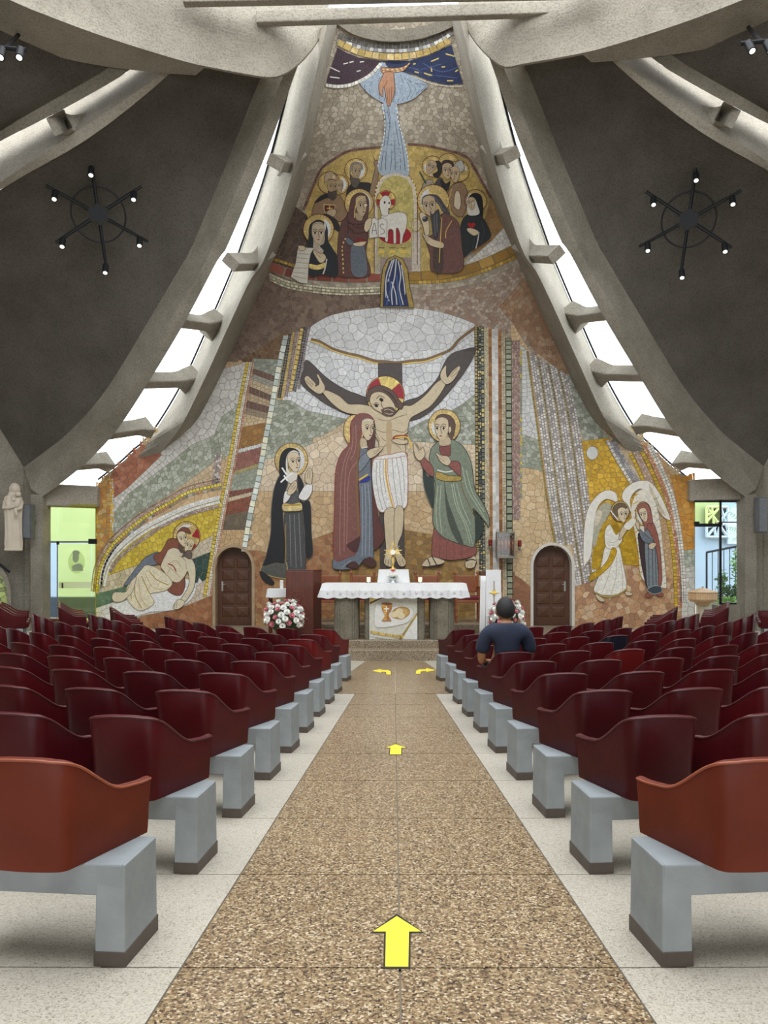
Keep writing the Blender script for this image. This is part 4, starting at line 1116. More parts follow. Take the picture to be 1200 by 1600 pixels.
f = Fig('forerunner_saint', 'long-haired bearded saint in brown, right of the lamb', 0.06)
f.halo(677, 313, 25, white=(120, 250))
f.area('robe', '666,374 672,398 676,424 721,422 721,380 717,350 705,337 693,332 688,345 686,360 676,366', '6c4a44', 't', edge=DK)
f.area('inner_robe', '677,385 690,384 692,422 678,424', '4a3a36', 't')
f.area('hair', '659,320 660,308 670,303 684,305 694,318 703,334 692,331 684,318 674,311 665,312', '454446', 't'); f.lines('672,306 686,320 696,330; 678,306 690,322', '77757a', 0.7)
f.face(671, 322, 21, 33, -8, 0.0, 'b9a488')
f.area('beard', '672,332 676,334 685,326 688,345 686,362 681,376 676,366 674,350', '3f3e40', 't'); f.lines('678,336 680,368; 682,334 683,362', '7c7a7e', 0.7)
f.area('forearm', '659,364 666,367 678,374 692,379 692,387 680,386 668,380', SK, 'p', edge=DK); f.lines('661,366 670,374; 660,368 669,377', '6a5240', 0.6)
f.area('raised_hand', '655,336 660,331 668,340 671,352 670,366 664,366 660,350', SK, 'p', edge=DK); f.blob(664, 342, 4.5, 4.5, '3a3a44'); f.blob(663, 341, 2, 2, '9a9aa8')
f.lines('690,340 688,372 686,410; 706,344 697,360 696,372', 'cfae5c', 1.3)
f.done()
f = Fig('trio_of_saints', 'three haloed saints huddled at the upper right of the gold vault')
f.halo(676, 260, 16.5, white=(90, 200)); f.halo(701, 255, 16); f.halo(717, 267, 16.5, white=(-120, 0))
f.area('dark_robe', '676,300 680,286 686,278 692,280 698,300 688,306', '4a4644', 't', edge=DK); f.area('pale_robe', '659,300 661,288 668,281 676,282 680,300', 'a39684', 't', edge=DK)
f.area('hair', '680,252 688,252 691,262 688,274 682,278 676,272 684,266', '2c2628', 't'); f.face(673, 261, 15, 22, 28, 0.0, 'b49e82')
f.area('robe_collar', '688,280 697,286 704,282 700,296 692,296', '26242a', 't'); f.area('hair', '691,258 692,251 700,249 708,252 708,260', '3c3030', 't'); f.face(699, 267, 16, 25, 0, 0.05, 'bca688')
f.area('brown_robe', '699,306 704,292 712,286 722,285 730,298 729,322 722,338 708,332', '8f745a', 't', edge=DK); f.area('mitre', '709,262 714,252 722,250 726,262 720,268', 'b8b6b0', 't', edge=DK); f.face(711, 272, 15, 25, 0, -0.1, 'bca688')
f.area('hand', '709,318 711,302 715,297 719,303 720,318 717,327 711,324', 'd2c4ac', 'p', edge=DK); f.line('706,294 702,312 704,330', 'cfae5c', 1.2); f.line('656,268 662,280 666,286', '2f4a34', 2.4)
f.done()
f = Fig('nun_with_heart', 'nun in black habit holding a red heart at the right of the upper scene', 0.05)
f.halo(743, 313, 17.5, white=(100, 240))
f.area('habit', '721,402 719,360 723,342 732,334 747,332 757,344 764,358 766,370 752,382 736,392', '20262a', 't', edge=DK)
f.area('veil', '731,322 732,308 740,301 750,303 754,314 754,338 748,334 742,330', '1a1c20', 't', edge=DK); f.area('wimple', '730,318 733,309 741,308 746,320 749,332 741,336 731,334', 'd6d2ca', 'p'); f.face(736.5, 317, 12, 20, 0, -0.05, 'c4b092')
f.area('heart', '730,350 733,347 736,349 740,347 742,351 736,357', 'a01820', 't'); f.area('hand', '729,357 736,356 746,360 747,365 740,368 732,363', SK, 'p', edge=DK); f.line('748,362 746,376 743,388', 'c8c4bc', 1.6); f.lines('752,345 756,365 750,380; 740,372 738,388', '3c444a', 0.9)
f.done()

# --- the crucifixion
f = Fig('golden_cloud_line', 'ragged brown and gold line crossing the white dome')
f.line('486,530 500,534 520,545 545,553 560,556 585,564 600,565 620,567 645,564 665,562 690,553 705,545 718,530 742,512', '7c6448', 4.4)
f.line('486,533 500,537 520,548 545,556 562,560 585,567.5 600,568.5 620,570 645,567 665,565 690,556', 'e0c068', 2.0)
f.done()
f = Fig('dark_cross', 'dark stone cross with curved arms behind the crucified figure')
f.area('cross_post', '591,568 628,568 630,700 632,888 594,888 592,700', '4c433e', 't', False, edge=DK)
f.area('cross_arm', '480,563 510,590 540,609 572,621 592,628 600,640 575,655 545,648 525,640 500,625 471,600 474,580', '4c433e', 't', edge=DK)
f.area('cross_arm', '630,630 655,620 670,607 684,590 695,566 706,553 722,547 742,543 742,552 728,578 703,611 676,640 652,655 632,655', '4c433e', 't', edge=DK)
f.done()
f = Fig('crucified_christ', 'crucified figure with outstretched arms, red and gold halo and white loincloth', 0.034)
f.halo(602, 618, 30, 30, gold='d8c070')
for a0, a1 in ((-185, -112), (-40, 12)): f.area('halo_bar', ell(602, 618, 29, 29, 0, a0, a1, 10) + list(reversed(ell(602, 618, 12, 12, 0, a0, a1, 6))), '9c1f2c', 't', False)
f.area('body', '503,611 513,611 530,619 540,628 546,632 560,632 575,634 590,640 602,649 614,650 624,640 632,634 642,634 656,625 668,614 680,600 691,593 697,598 690,613 673,635 655,646 642,654 638,666 637,676 632,682 634,705 634,714 594,716 592,692 585,680 580,666 575,653 560,649 543,646 530,640 515,627', 'cbbb9c', 'p', edge='4a3628', ew=1.0)
f.area('hand', '476,592 481,588 489,595 497,603 499,596 495,587 498,586 503,595 508,605 506,613 498,616 488,610 480,602', 'cbbb9c', 'p', edge='4a3628'); f.lines('480,592 490,602; 478,595 488,605', '6a5240', 0.7); f.blob(494, 603, 1.6, 1.6, '5a2a22')
f.area('hand', '689,594 688,584 693,575 697,572 697,582 699,590 706,581 716,573 719,576 713,588 706,597 697,601', 'cbbb9c', 'p', edge='4a3628'); f.lines('703,588 714,576; 705,590 717,580', '6a5240', 0.7); f.blob(701, 585, 1.6, 1.6, '5a2a22')
f.lines('580,668 600,676 612,672 630,676 637,670; 590,655 606,658 622,652 636,648; 606,664 606,676; 596,684 604,690 620,688; 598,700 606,694 618,694 626,702; 582,664 588,678 594,690; 590,640 600,650', '8a7258', 0.9)
f.area('chest_shade', '604,662 612,662 611,706 605,706', 'b9a17c', 'p')
f.area('wound', '613,685 618,681 628,680 637,681 635,684 624,684 617,688', '9a2420', 't'); f.line('617,685 626,683 636,684 641,692 642,702', 'dcb850', 2.2); f.area('holding_hand', '612,688 620,686 630,688 637,688 636,693 626,695 616,692', SK, 'p', edge=DK)
f.area('loincloth', '590,714 612,710 633,708 637,735 637,770 634,793 615,795 594,800 585,776 581,745 583,722', 'e2e0dc', 't', edge='a87060', ew=1.2)
f.line('603,718 603,740 607,765 614,793', 'd8a83c', 2.6); f.line('606,716 606,740 610,765 617,793', 'b87860', 0.8)
f.lines('589,722 588,745 592,775 598,797; 594,720 594,745 598,775 605,797; 613,716 615,745 619,775 622,794; 619,714 624,745 627,775 629,793; 625,712 630,735 632,770; 599,719 599,745 603,770', 'a8a49e', 1.2)
f.line('586,718 610,717 634,713', 'c09080', 1.0)
f.area('leg', '601,799 617,796 618,840 614,862 617,878 612,886 600,880 603,858 601,830', 'c8b797', 'p', edge='4a3628'); f.area('leg', '617,796 630,795 629,830 622,850 624,862 634,876 632,884 624,884 618,870 616,850', 'c8b797', 'p', edge='4a3628')
f.lines('603,874 602,882; 607,875 606,885; 611,876 611,886; 624,876 626,884; 628,874 631,882', '6a5240', 0.7)
f.area('hair', '573,628 574,614 582,606 593,603 605,606 616,614 623,624 630,634 626,640 617,634 608,622 596,614 585,616 579,626', '5c463c', 't', edge=DK)
f.area('face', '578,628 581,617 591,613 602,616 612,626 618,638 615,648 605,650 594,645 584,639', 'cdbb9c', 'p', edge='4a3628')
f.lines('588,624 594,619 601,623; 583,633 588,630 592,634; 596,622 596,634 600,640 595,641; 604,612 614,622 622,634; 598,610 610,616 619,628', '3a2a22', 1.0); f.blob(596, 625.5, 3.6, 2.6, '1e1614', 30); f.blob(588, 634.5, 3.2, 2.3, '1e1614', 30)
f.area('beard', '596,641 604,637 613,637 618,643 614,650 604,651 598,647', '5c463c', 't'); f.lines('600,642 607,640 615,644; 601,646 608,648 614,647', 'c8b49a', 0.9)
f.done()
f = Fig('mourning_mother', 'mourning woman in reddish-brown mantle over a grey-blue dress left of the cross', 0.07)
f.halo(553, 673, 16, 24)
f.area('mantle_lining', '576,662 586,664 585,700 581,725 583,765 591,805 601,836 596,850 583,858 576,820 574,720', '5c322e', 't', edge=DK)
f.area('dress', '562,700 573,702 578,712 580,745 582,790 583,840 583,874 570,873 556,887 523,889 523,871 545,870 557,862 562,842 562,780 560,740', '6b737d', 't', edge=DK)
f.lines('570,756 572,800 571,868; 575,756 578,800 577,868; 566,760 567,820 566,870; 548,876 535,886', 'a4acb4', 0.8)
f.area('mantle', '556,651 565,647 577,649 585,658 582,661 573,659 566,668 564,690 561,721 560,765 563,838 552,845 542,853 556,864 545,870 523,872 523,800 524,748 527,726 534,708 547,692 548,664', '7f5149', 't', edge='8a2a2c', ew=1.1)
f.lines('552,668 550,700 540,740 538,862; 547,700 534,745 531,868; 558,722 546,742 543,800 542,850; 556,664 556,700 548,720', 'a87a70', 0.9); f.line('562,690 559,721 558,765 561,838', '7a6238', 2.6)
f.area('mantle_fold', '563,838 552,845 542,853 556,864 562,850', '4c2a28', 't')
f.face(574.5, 672, 20, 34, 0, 0.2, SK); f.line('568,659 576,657 584,658', 'd8d0c8', 1.6); f.area('neck', '564,686 572,688 573,699 564,700', 'c2ae90', 'p'); f.line('565,701 575,699', 'd8d0b8', 1.6, dash=True)
f.area('sleeve', '561,720 566,712 574,708 578,717 570,730 561,738', '7a828c', 't', edge=DK)
f.area('hand', '573,708 578,703 588,700 598,699 597,703 588,712 579,717 575,714', SK, 'p', edge=DK); f.lines('582,708 595,701; 584,711 594,704', '6a5240', 0.6)
f.area('sash', '561,754 577,744 578,750 570,754', '26308c', 't'); f.line('561,751 575,742', 'd8b850', 2.6)
f.area('shoe', '541,885 548,879 556,878 561,886 556,888', '4c2a24', 't', edge=DK); f.area('shoe', '566,879 572,873 580,871 588,880 582,886', '4c2a24', 't', edge=DK)
f.done()
f = Fig('young_disciple', 'young disciple in green mantle and sandals right of the cross', 0.05)
f.halo(694, 666, 25, 26, white=(110, 200))
f.area('mantle_lining', '661,731 668,745 677,744 677,793 669,780 662,757', '2d3733', 't', edge='55655a'); f.area('mantle_lining', '736,796 756,820 743,848 741,815', '2d3a33', 't', edge=DK)
f.area('tunic', '679,822 690,838 720,851 742,853 741,868 710,875 690,873 675,868', '8c5249', 't', edge=DK); f.lines('688,838 686,872; 698,844 697,874; 709,848 709,875; 720,852 722,873', '6c3a34', 0.8)
f.area('mantle', '687,691 676,698 671,712 673,730 678,748 680,760 677,795 677,820 690,838 712,848 726,852 741,853 742,815 739,795 757,815 763,824 764,810 755,788 742,765 738,735 733,715 722,697 706,687 702,690 702,710 690,712', '7d8774', 't', edge='2a2a26', ew=1.0)
f.area('mantle_fold', '694,752 699,780 710,812 724,850 714,846 702,822 696,790', '4a5146', 't'); f.lines('684,760 681,800 684,828; 689,758 687,800 690,834; 705,756 712,790 726,820 734,850; 713,756 722,790 735,820; 722,730 730,765 748,795 760,815; 728,735 738,770 756,800; 708,756 716,792 730,822 738,850', 'b4bca6', 0.9)
f.line('719,726 722,762 735,795 742,810', '7a6a3c', 1.4)
f.area('tunic_neck', '687,697 702,694 703,712 690,712', '824840', 't', edge=DK); f.area('belt', '682,738 700,743 719,745 719,751 700,753 682,748', 'a8904c', 'g', edge=DK); f.line('683,735 696,738 708,736', 'd8d8c8', 2)
f.area('sleeve', '657,722 664,717 676,730 677,745 665,738', '8c5249', 't', edge=DK); f.area('hand', '646,698 648,692 655,703 661,700 664,710 660,718 654,720 648,712', SK, 'p', edge=DK); f.lines('648,694 655,708; 651,694 657,706', '6a5240', 0.6)
f.area('sleeve', '700,727 706,721 718,724 719,744 712,739', '8c5249', 't', edge=DK); f.area('hand', '681,708 690,712 700,714 704,722 699,728 690,724 684,716', SK, 'p', edge=DK); f.lines('684,710 696,718; 683,713 694,722', '6a5240', 0.6)
f.area('hair', '680,657 684,650 694,648 705,652 711,664 708,682 703,688 700,676 702,666 694,660 687,655', '60463c', 't', edge=DK); f.face(690, 672, 22, 37, 0, -0.1, SK); f.area('ear', '700,670 704,667 705,674 701,678', SK, 'p', edge=DK); f.area('neck', '687,688 701,684 703,695 688,697', 'c2ae90', 'p')
f.area('foot', '659,882 667,873 676,870 694,876 690,881 674,884 662,886', 'cdbb9c', 'p', edge=DK); f.lines('668,873 672,884; 675,870 682,883; 660,885 676,886 692,881', '1c1a1a', 1.6)
f.area('foot', '727,877 734,872 741,869 744,878 739,887 728,887', 'cdbb9c', 'p', edge=DK); f.lines('727,877 736,874 743,876; 744,878 742,884', '1c1a1a', 1.8); f.lines('731,880 730,887; 734,880 734,887; 737,879 737,886', '6a5240', 0.6)
f.done()
f = Fig('praying_nun', 'nun in black cloak with raised hand, leftmost figure of the crucifixion')
f.halo(455.5, 719, 26, 26.5, white=(-70, 90))
f.area('skirt', '446,798 470,796 475,835 478,890 470,893 446,892 446,850', '4b4b4c', 't', edge=DK); f.lines('453,804 455,885; 460,804 463,888; 467,802 471,885', '8a8a8a', 0.8)
f.area('bodice', '448,768 462,764 470,790 444,794', '565658', 't')
f.area('hem', '407,891 416,880 430,879 447,878 448,902 436,903 420,899', '55554f', 't', edge='b8a060', ew=1.2); f.area('shoe', '406,893 415,896 424,904 429,911 424,914 412,907', '1e1f22', 't', edge=DK)
f.area('cloak', '437,744 447,738 450,755 446,770 443,790 443,810 446,840 447,878 430,880 411,885 416,868 423,835 424,800 427,772 431,756', '1d1e21', 't', edge='6a6258', ew=1.2)
f.area('cloak', '465,742 475,758 470,772 473,784 482,782 486,792 487,830 489,866 478,871 476,830 473,800 468,782', '1d1e21', 't', edge='6a6258')
f.area('veil', '438,744 437,722 441,708 449,701 459,701 467,706 467,714 456,708 450,718 451,738 447,746', '18191c', 't', edge=DK)
f.area('wimple', '447,722 450,710 459,704 467,709 452,716 450,730 454,738 464,738 464,748 458,756 450,752 448,740', 'ddd6ca', 'p'); f.face(460, 723, 20, 31, -8, 0.15, 'd8c6a8')
f.lines('441,731 449,743; 439,754 448,746 458,740; 444,743 450,752', 'f0f0ee', 2.4)
f.area('sleeve', '443,786 445,770 450,767 455,773 450,783', 'e0dedb', 'p', edge=DK); f.area('hand', '449,770 454,759 462,751 465,756 464,764 459,771 453,774', SK, 'p', edge=DK); f.lines('455,764 461,755; 458,766 463,759', '6a5240', 0.6)
f.area('sleeve', '467,778 472,766 479,757 488,757 487,771 478,782', 'e4e2de', 'p', edge=DK); f.area('hand', '478,754 477,743 481,733 486,732 489,740 488,750 486,757', SK, 'p', edge=DK); f.lines('482,735 481,748; 485,735 484,748', '6a5240', 0.6)
f.area('belt', '443,787 457,788 470,786 472,797 457,799 443,798', 'd8c48c', 'g', edge='7a6228'); f.line('444,790 470,789', 'a8882c', 2.4)
f.line('447,818 447,850 446,878', 'a08440', 1.2); f.done()

# --- the reclining pair at the lower left
f = Fig('reclining_christ', 'dead Christ laid back in white cloth with a mourner embracing him, lower left')
f.halo(292, 838, 21, 23, white=(-150, -60)); f.area('halo_bar', ell(292, 838, 20, 22, 0, -35, 10, 8) + [(300, 838)], '9c1c24', 't', False); f.area('halo_bar', ell(292, 838, 20, 22, 0, 40, 75, 8) + [(298, 845)], '9c1c24', 't', False)
f.area('white_cloth', '176,946 200,938 225,925 262,915 292,905 306,915 300,935 275,952 236,956 215,962 190,962', 'e4e4e2', 't')
f.area('blue_robe', '194,915 207,896 226,873 244,863 252,866 250,880 236,884 222,892 206,910', '6e7684', 't', edge=DK)
f.area('brown_mantle', '276,842 264,843 258,853 251,863 243,866 241,873 250,882 262,882 276,868 290,852', '84503e', 't', edge=DK); f.area('brown_fold', '262,920 276,908 287,898 290,914 284,929 272,929', '84503e', 't', edge=DK)
f.area('torso', '260,866 264,859 272,856 281,859 291,868 300,873 306,886 306,906 303,920 295,934 288,942 281,949 274,951 272,945 281,938 288,929 296,912 294,893 289,901 279,910 266,906 257,893 252,884', 'd6cbb0', 'p', edge='5a4634', ew=0.9)
f.lines('266,880 276,876 284,886; 262,884 272,892 282,902; 268,886 262,896; 280,868 290,876 292,890', '9a8468', 0.7); f.line('263,881 271,884 276,893', '8c2a26', 1.8)
f.area('hand', '271,950 274,942 281,936 289,940 286,947 278,952', 'd6cbb0', 'p', edge='5a4634'); f.lines('274,943 273,950; 277,941 276,950', '6a5240', 0.6)
f.area('shroud', '222,890 231,883 252,891 270,909 262,921 250,925 236,928 242,941 232,950 218,954 205,944 198,930 200,916 210,905', 'ded4b8', 't', edge='8a7440'); f.lines('234,892 246,906 264,914; 222,900 232,922 236,928; 212,906 212,930 222,950; 205,914 206,936', 'a88c34', 1.4); f.lines('228,896 240,918 258,920; 217,904 222,935 232,948', 'b8a060', 0.9)
f.area('foot', '176,934 179,926 188,925 198,924 206,908 214,902 208,924 199,934 190,940 180,940', 'd6cbb0', 'p', edge='5a4634')
f.area('mother_hood', '277,842 278,832 286,824 295,826 299,834 290,832 281,842', '7a4436', 't', edge=DK); f.face(286.5, 843, 15, 25, -18, 0.1, 'd8c8a8'); f.face(296, 854, 13, 24, 22, 0.0, 'd2c2a0')
f.area('beard', '280,850 286,857 290,864 284,864 280,858', '5a4840', 't'); f.area('hair', '285,870 291,862 298,860 301,868 297,873 290,869', '6a5a52', 't', edge=DK)
f.done()

# --- the annunciation at the lower right
f = Fig('moon_disc', 'white round moon on the gold panel at the right')
f.area('moon', ell(925, 708, 9, 10.5), 'd6d6d2', 'p', False, edge='8a8478'); f.done()
f = Fig('greeting_angel', 'winged angel in white with a gold sash greeting the woman at the right')
f.area('gold_ground', '930,840 945,815 960,845 975,835 990,820 996,860 1000,882 965,882 930,890 924,880', 'c09a2c', 'g')
f.area('wing', '911,882 912,830 918,796 932,775 948,766 962,771 964,785 954,781 944,781 934,792 929,812 926,842 923,868 916,880', 'e6e1d8', 'p', edge='8a7c60'); f.area('wing_inner', '926,848 928,815 934,796 945,786 955,790 950,806 938,826 930,852', 'b0ad98', 't'); f.area('wing_inner', '929,812 933,798 940,800 938,812 930,822', 'd8ccb4', 't')
f.area('wing', '971,776 977,763 990,754 1004,751 1016,754 1028,768 1038,788 1046,808 1045,813 1034,806 1022,786 1010,772 1000,764 990,770 984,782 986,800 978,790', 'e6e1d8', 'p', edge='8a7c60'); f.area('wing_tip', '1013,756 1020,768 1030,788 1040,806 1030,800 1018,778', 'cdbfa4', 't')
f.area('gown', '946,854 965,853 972,878 978,918 962,929 938,929 927,922 934,902 940,876', 'e6e2d8', 't', edge='8a7c60'); f.lines('958,866 950,900 940,926; 963,870 962,900 955,927; 968,872 972,900 972,922', 'b0a894', 0.8); f.line('928,925 945,932 962,930 979,920', 'b09a50', 2.4)
f.area('torso', '944,834 949,821 958,820 967,830 972,842 966,852 956,858 946,854', 'e6e2d8', 't', edge='8a7c60'); f.lines('949,846 958,848 966,842; 950,852 960,852', 'b0a894', 0.7)
f.area('sash', '956,856 963,862 954,882 938,898 921,908 922,898 940,886 950,872', 'cda42c', 'g', edge='7a5c18'); f.area('sash', '953,818 962,816 968,828 962,836 956,826', 'b08a24', 'g')
f.area('arm', '966,840 969,828 975,820 981,817 980,826 974,836 968,844', SK, 'p', edge=DK); f.area('sleeve', '974,822 984,812 990,806 990,818 982,828', 'e4e0d6', 'p')
f.halo(968, 799, 14.5, 16, white=(-60, 70)); f.area('hair', '957,806 957,794 964,787 974,787 979,794 970,796 964,806 962,812', '6c5a44', 't', edge=DK); f.face(971.5, 805, 14, 23, -8, 0.16, 'd8c8aa')
f.line('953,798 964,812', 'f0ece4', 1.6); f.area('foot', '930,928 938,932 945,938 938,940 931,934', SK, 'p', edge=DK); f.area('foot', '976,924 986,926 986,930 978,930', SK, 'p', edge=DK)
f.done()
f = Fig('annunciation_woman', 'woman in brown mantle and grey dress before white rays at the right', 0.05)
f.area('ray_ground', '985,800 990,778 1000,766 1012,768 1022,784 1030,815 1035,860 1040,912 1034,918 1003,905 996,860 990,826', 'e4ddce', 't')
for k in range(13):
    y = 772 + k * 11
    f.line([(988 + k * 0.6, y + 5), (996 + k * 0.6, y)], 'c9a04c', 1.6); f.line([(1020 + k * 1.3, y + 9), (1028 + k * 1.1, y + 5)], '9aa08c', 1.1)
f.halo(1004, 803, 12.5, 19, white=(100, 230))
f.area('dark_lining', '996,834 1004,840 1010,860 1011,918 1003,892 998,860', '3c2c30', 't', edge=DK)
f.area('dress', '1007,818 1016,828 1024,850 1027,890 1028,916 1012,922 1008,890 1006,850', '7c848a', 't', edge=DK); f.lines('1012,848 1013,915; 1018,850 1019,916; 1023,856 1024,914', '434c54', 1.2)
f.area('mantle', '1014,812 1022,822 1029,848 1032,880 1033,908 1028,918 1027,880 1022,850 1014,832 1008,822', '955a4c', 't', edge=DK)
f.area('hood', '995,800 997,790 1004,786 1012,790 1017,804 1018,818 1011,818 1008,830 1004,818', '9c6256', 't', edge=DK); f.face(1004.5, 805, 12.5, 22, -14, -0.05, 'dacaac')
f.area('sleeve', '996,826 1000,828 1010,838 1020,846 1014,850 1002,844', '6c747c', 't', edge=DK); f.area('hand', '992,818 995,814 998,820 998,828 994,826', SK, 'p', edge=DK); f.area('hand', '1012,852 1018,848 1024,850 1020,857 1014,858', SK, 'p', edge=DK)
f.area('shoe', '1006,930 1012,925 1018,926 1016,932 1010,934', '8c5240', 't', edge=DK); f.area('shoe', '1024,929 1030,925 1035,929 1032,933', '8c5240', 't', edge=DK); f.area('hem', '1010,922 1018,916 1030,916 1032,924 1020,928', '35424c', 't', edge='a8b0a8')
f.done()
# ------------------------------------------------------------ bucket chairs on concrete row bases
def vinyl(name, c, rough=0.38):
    return mat_plain(name, hx(c), rough, var=0.14, scale=5, bump=0.05, bscale=30, spec=0.2)
V_RED = [vinyl('dark_red_vinyl', '4c0e14'), vinyl('maroon_vinyl', '430c13'), vinyl('wine_vinyl', '480f14')]
V_BRIGHT = vinyl('bright_red_vinyl', '631616'); V_ORANGE = vinyl('orange_brown_vinyl', '652819', 0.42); V_NAVY = vinyl('navy_vinyl', '1e1e2a')
V_PIPE = mat_plain('dark_piping', hx('4a1416'), 0.4); V_PIPE_O = mat_plain('orange_piping', hx('8f4a30'), 0.4)
ROWCONC = mat_plain('row_base_concrete', hx('92989b'), 0.8, var=0.10, scale=7, bump=0.08, bscale=60, spec=0.2)
SKIRT = mat_plain('brown_skirting_tile', hx('51473f'), 0.55, var=0.15, scale=12)

def chair_meshes():
    """U-shaped shell open to the front (+Y): tall rounded back, S-curve down to low arms"""
    N = 56; rows = []; pipe = []
    for k in range(N + 1):
        u = -1 + 2 * k / N; a = abs(u); sg = 1 if u >= 0 else -1
        # plan: straight back, rounded corner, arm running forward and slightly outward
        if a < 0.28: x = a / 0.28 * 0.115; y = -0.272 + 0.008 * (a / 0.28) ** 2; nx, ny = 0.06 * a / 0.28, -1.0
        elif a < 0.42:
            t = (a - 0.28) / 0.14 * math.radians(74); x = 0.115 + 0.055 * math.sin(t); y = -0.209 - 0.055 * math.cos(t); nx, ny = math.sin(t), -math.cos(t)
        else:
            t = (a - 0.42) / 0.58; x = 0.168 + 0.117 * t; y = -0.224 + 0.435 * t; nx, ny = 0.961, -0.276
        # rim height
        if a < 0.30: h = 0.860 - 0.008 * (a / 0.30) ** 3
        elif a < 0.80: t = (a - 0.30) / 0.50; h = 0.852 - 0.186 * (t * t * (3 - 2 * t))
        else: t = (a - 0.80) / 0.20; h = 0.666 - 0.016 * t + 0.010 * t ** 4
        x *= sg; nx *= sg
        lean = 0.035 * (h - 0.41) / 0.44
        prof = [(0.0, 0.405), (0.004, 0.43), (lean * 0.5, (h + 0.42) / 2), (lean, h - 0.02), (lean - 0.004, h - 0.004), (lean - 0.02, h), (lean - 0.042, h - 0.006), (lean - 0.048, h - 0.03), (-0.05 + lean * 0.5, (h + 0.44) / 2), (-0.052, 0.44), (-0.05, 0.405)]
        rows.append([Vector((x + nx * o, y + ny * o, z)) for o, z in prof])
        pipe.append(Vector((x + nx * (lean - 0.001), y + ny * (lean - 0.001), h - 0.010)))
    sh = MB().grid(rows, closed=True); sh.add(rows[0], [tuple(range(11))]); sh.add(rows[-1], [tuple(range(11))])
    seat = MB().rbox((0, 0.06, 0.475), (0.40, 0.42, 0.13), 0.04)
    pp = MB().tube(pipe, 0.0065, 5)
    return sh, seat, pp
_sh, _se, _pp = chair_meshes()
def chair_proto(name, mat, pmat):
    t = thing(name, '', 'chair')
    _sh.build('shell', mat, t, smooth=True, angle=50); _se.build('seat', mat, t, smooth=True); _pp.build('piping', pmat, t, smooth=True)
    return t
PROTO = {}
def chair(kind, mat, pmat):
    if kind not in PROTO:
        PROTO[kind] = chair_proto('bucket_chair', mat, pmat); return PROTO[kind]
    return copy_tree(PROTO[kind])

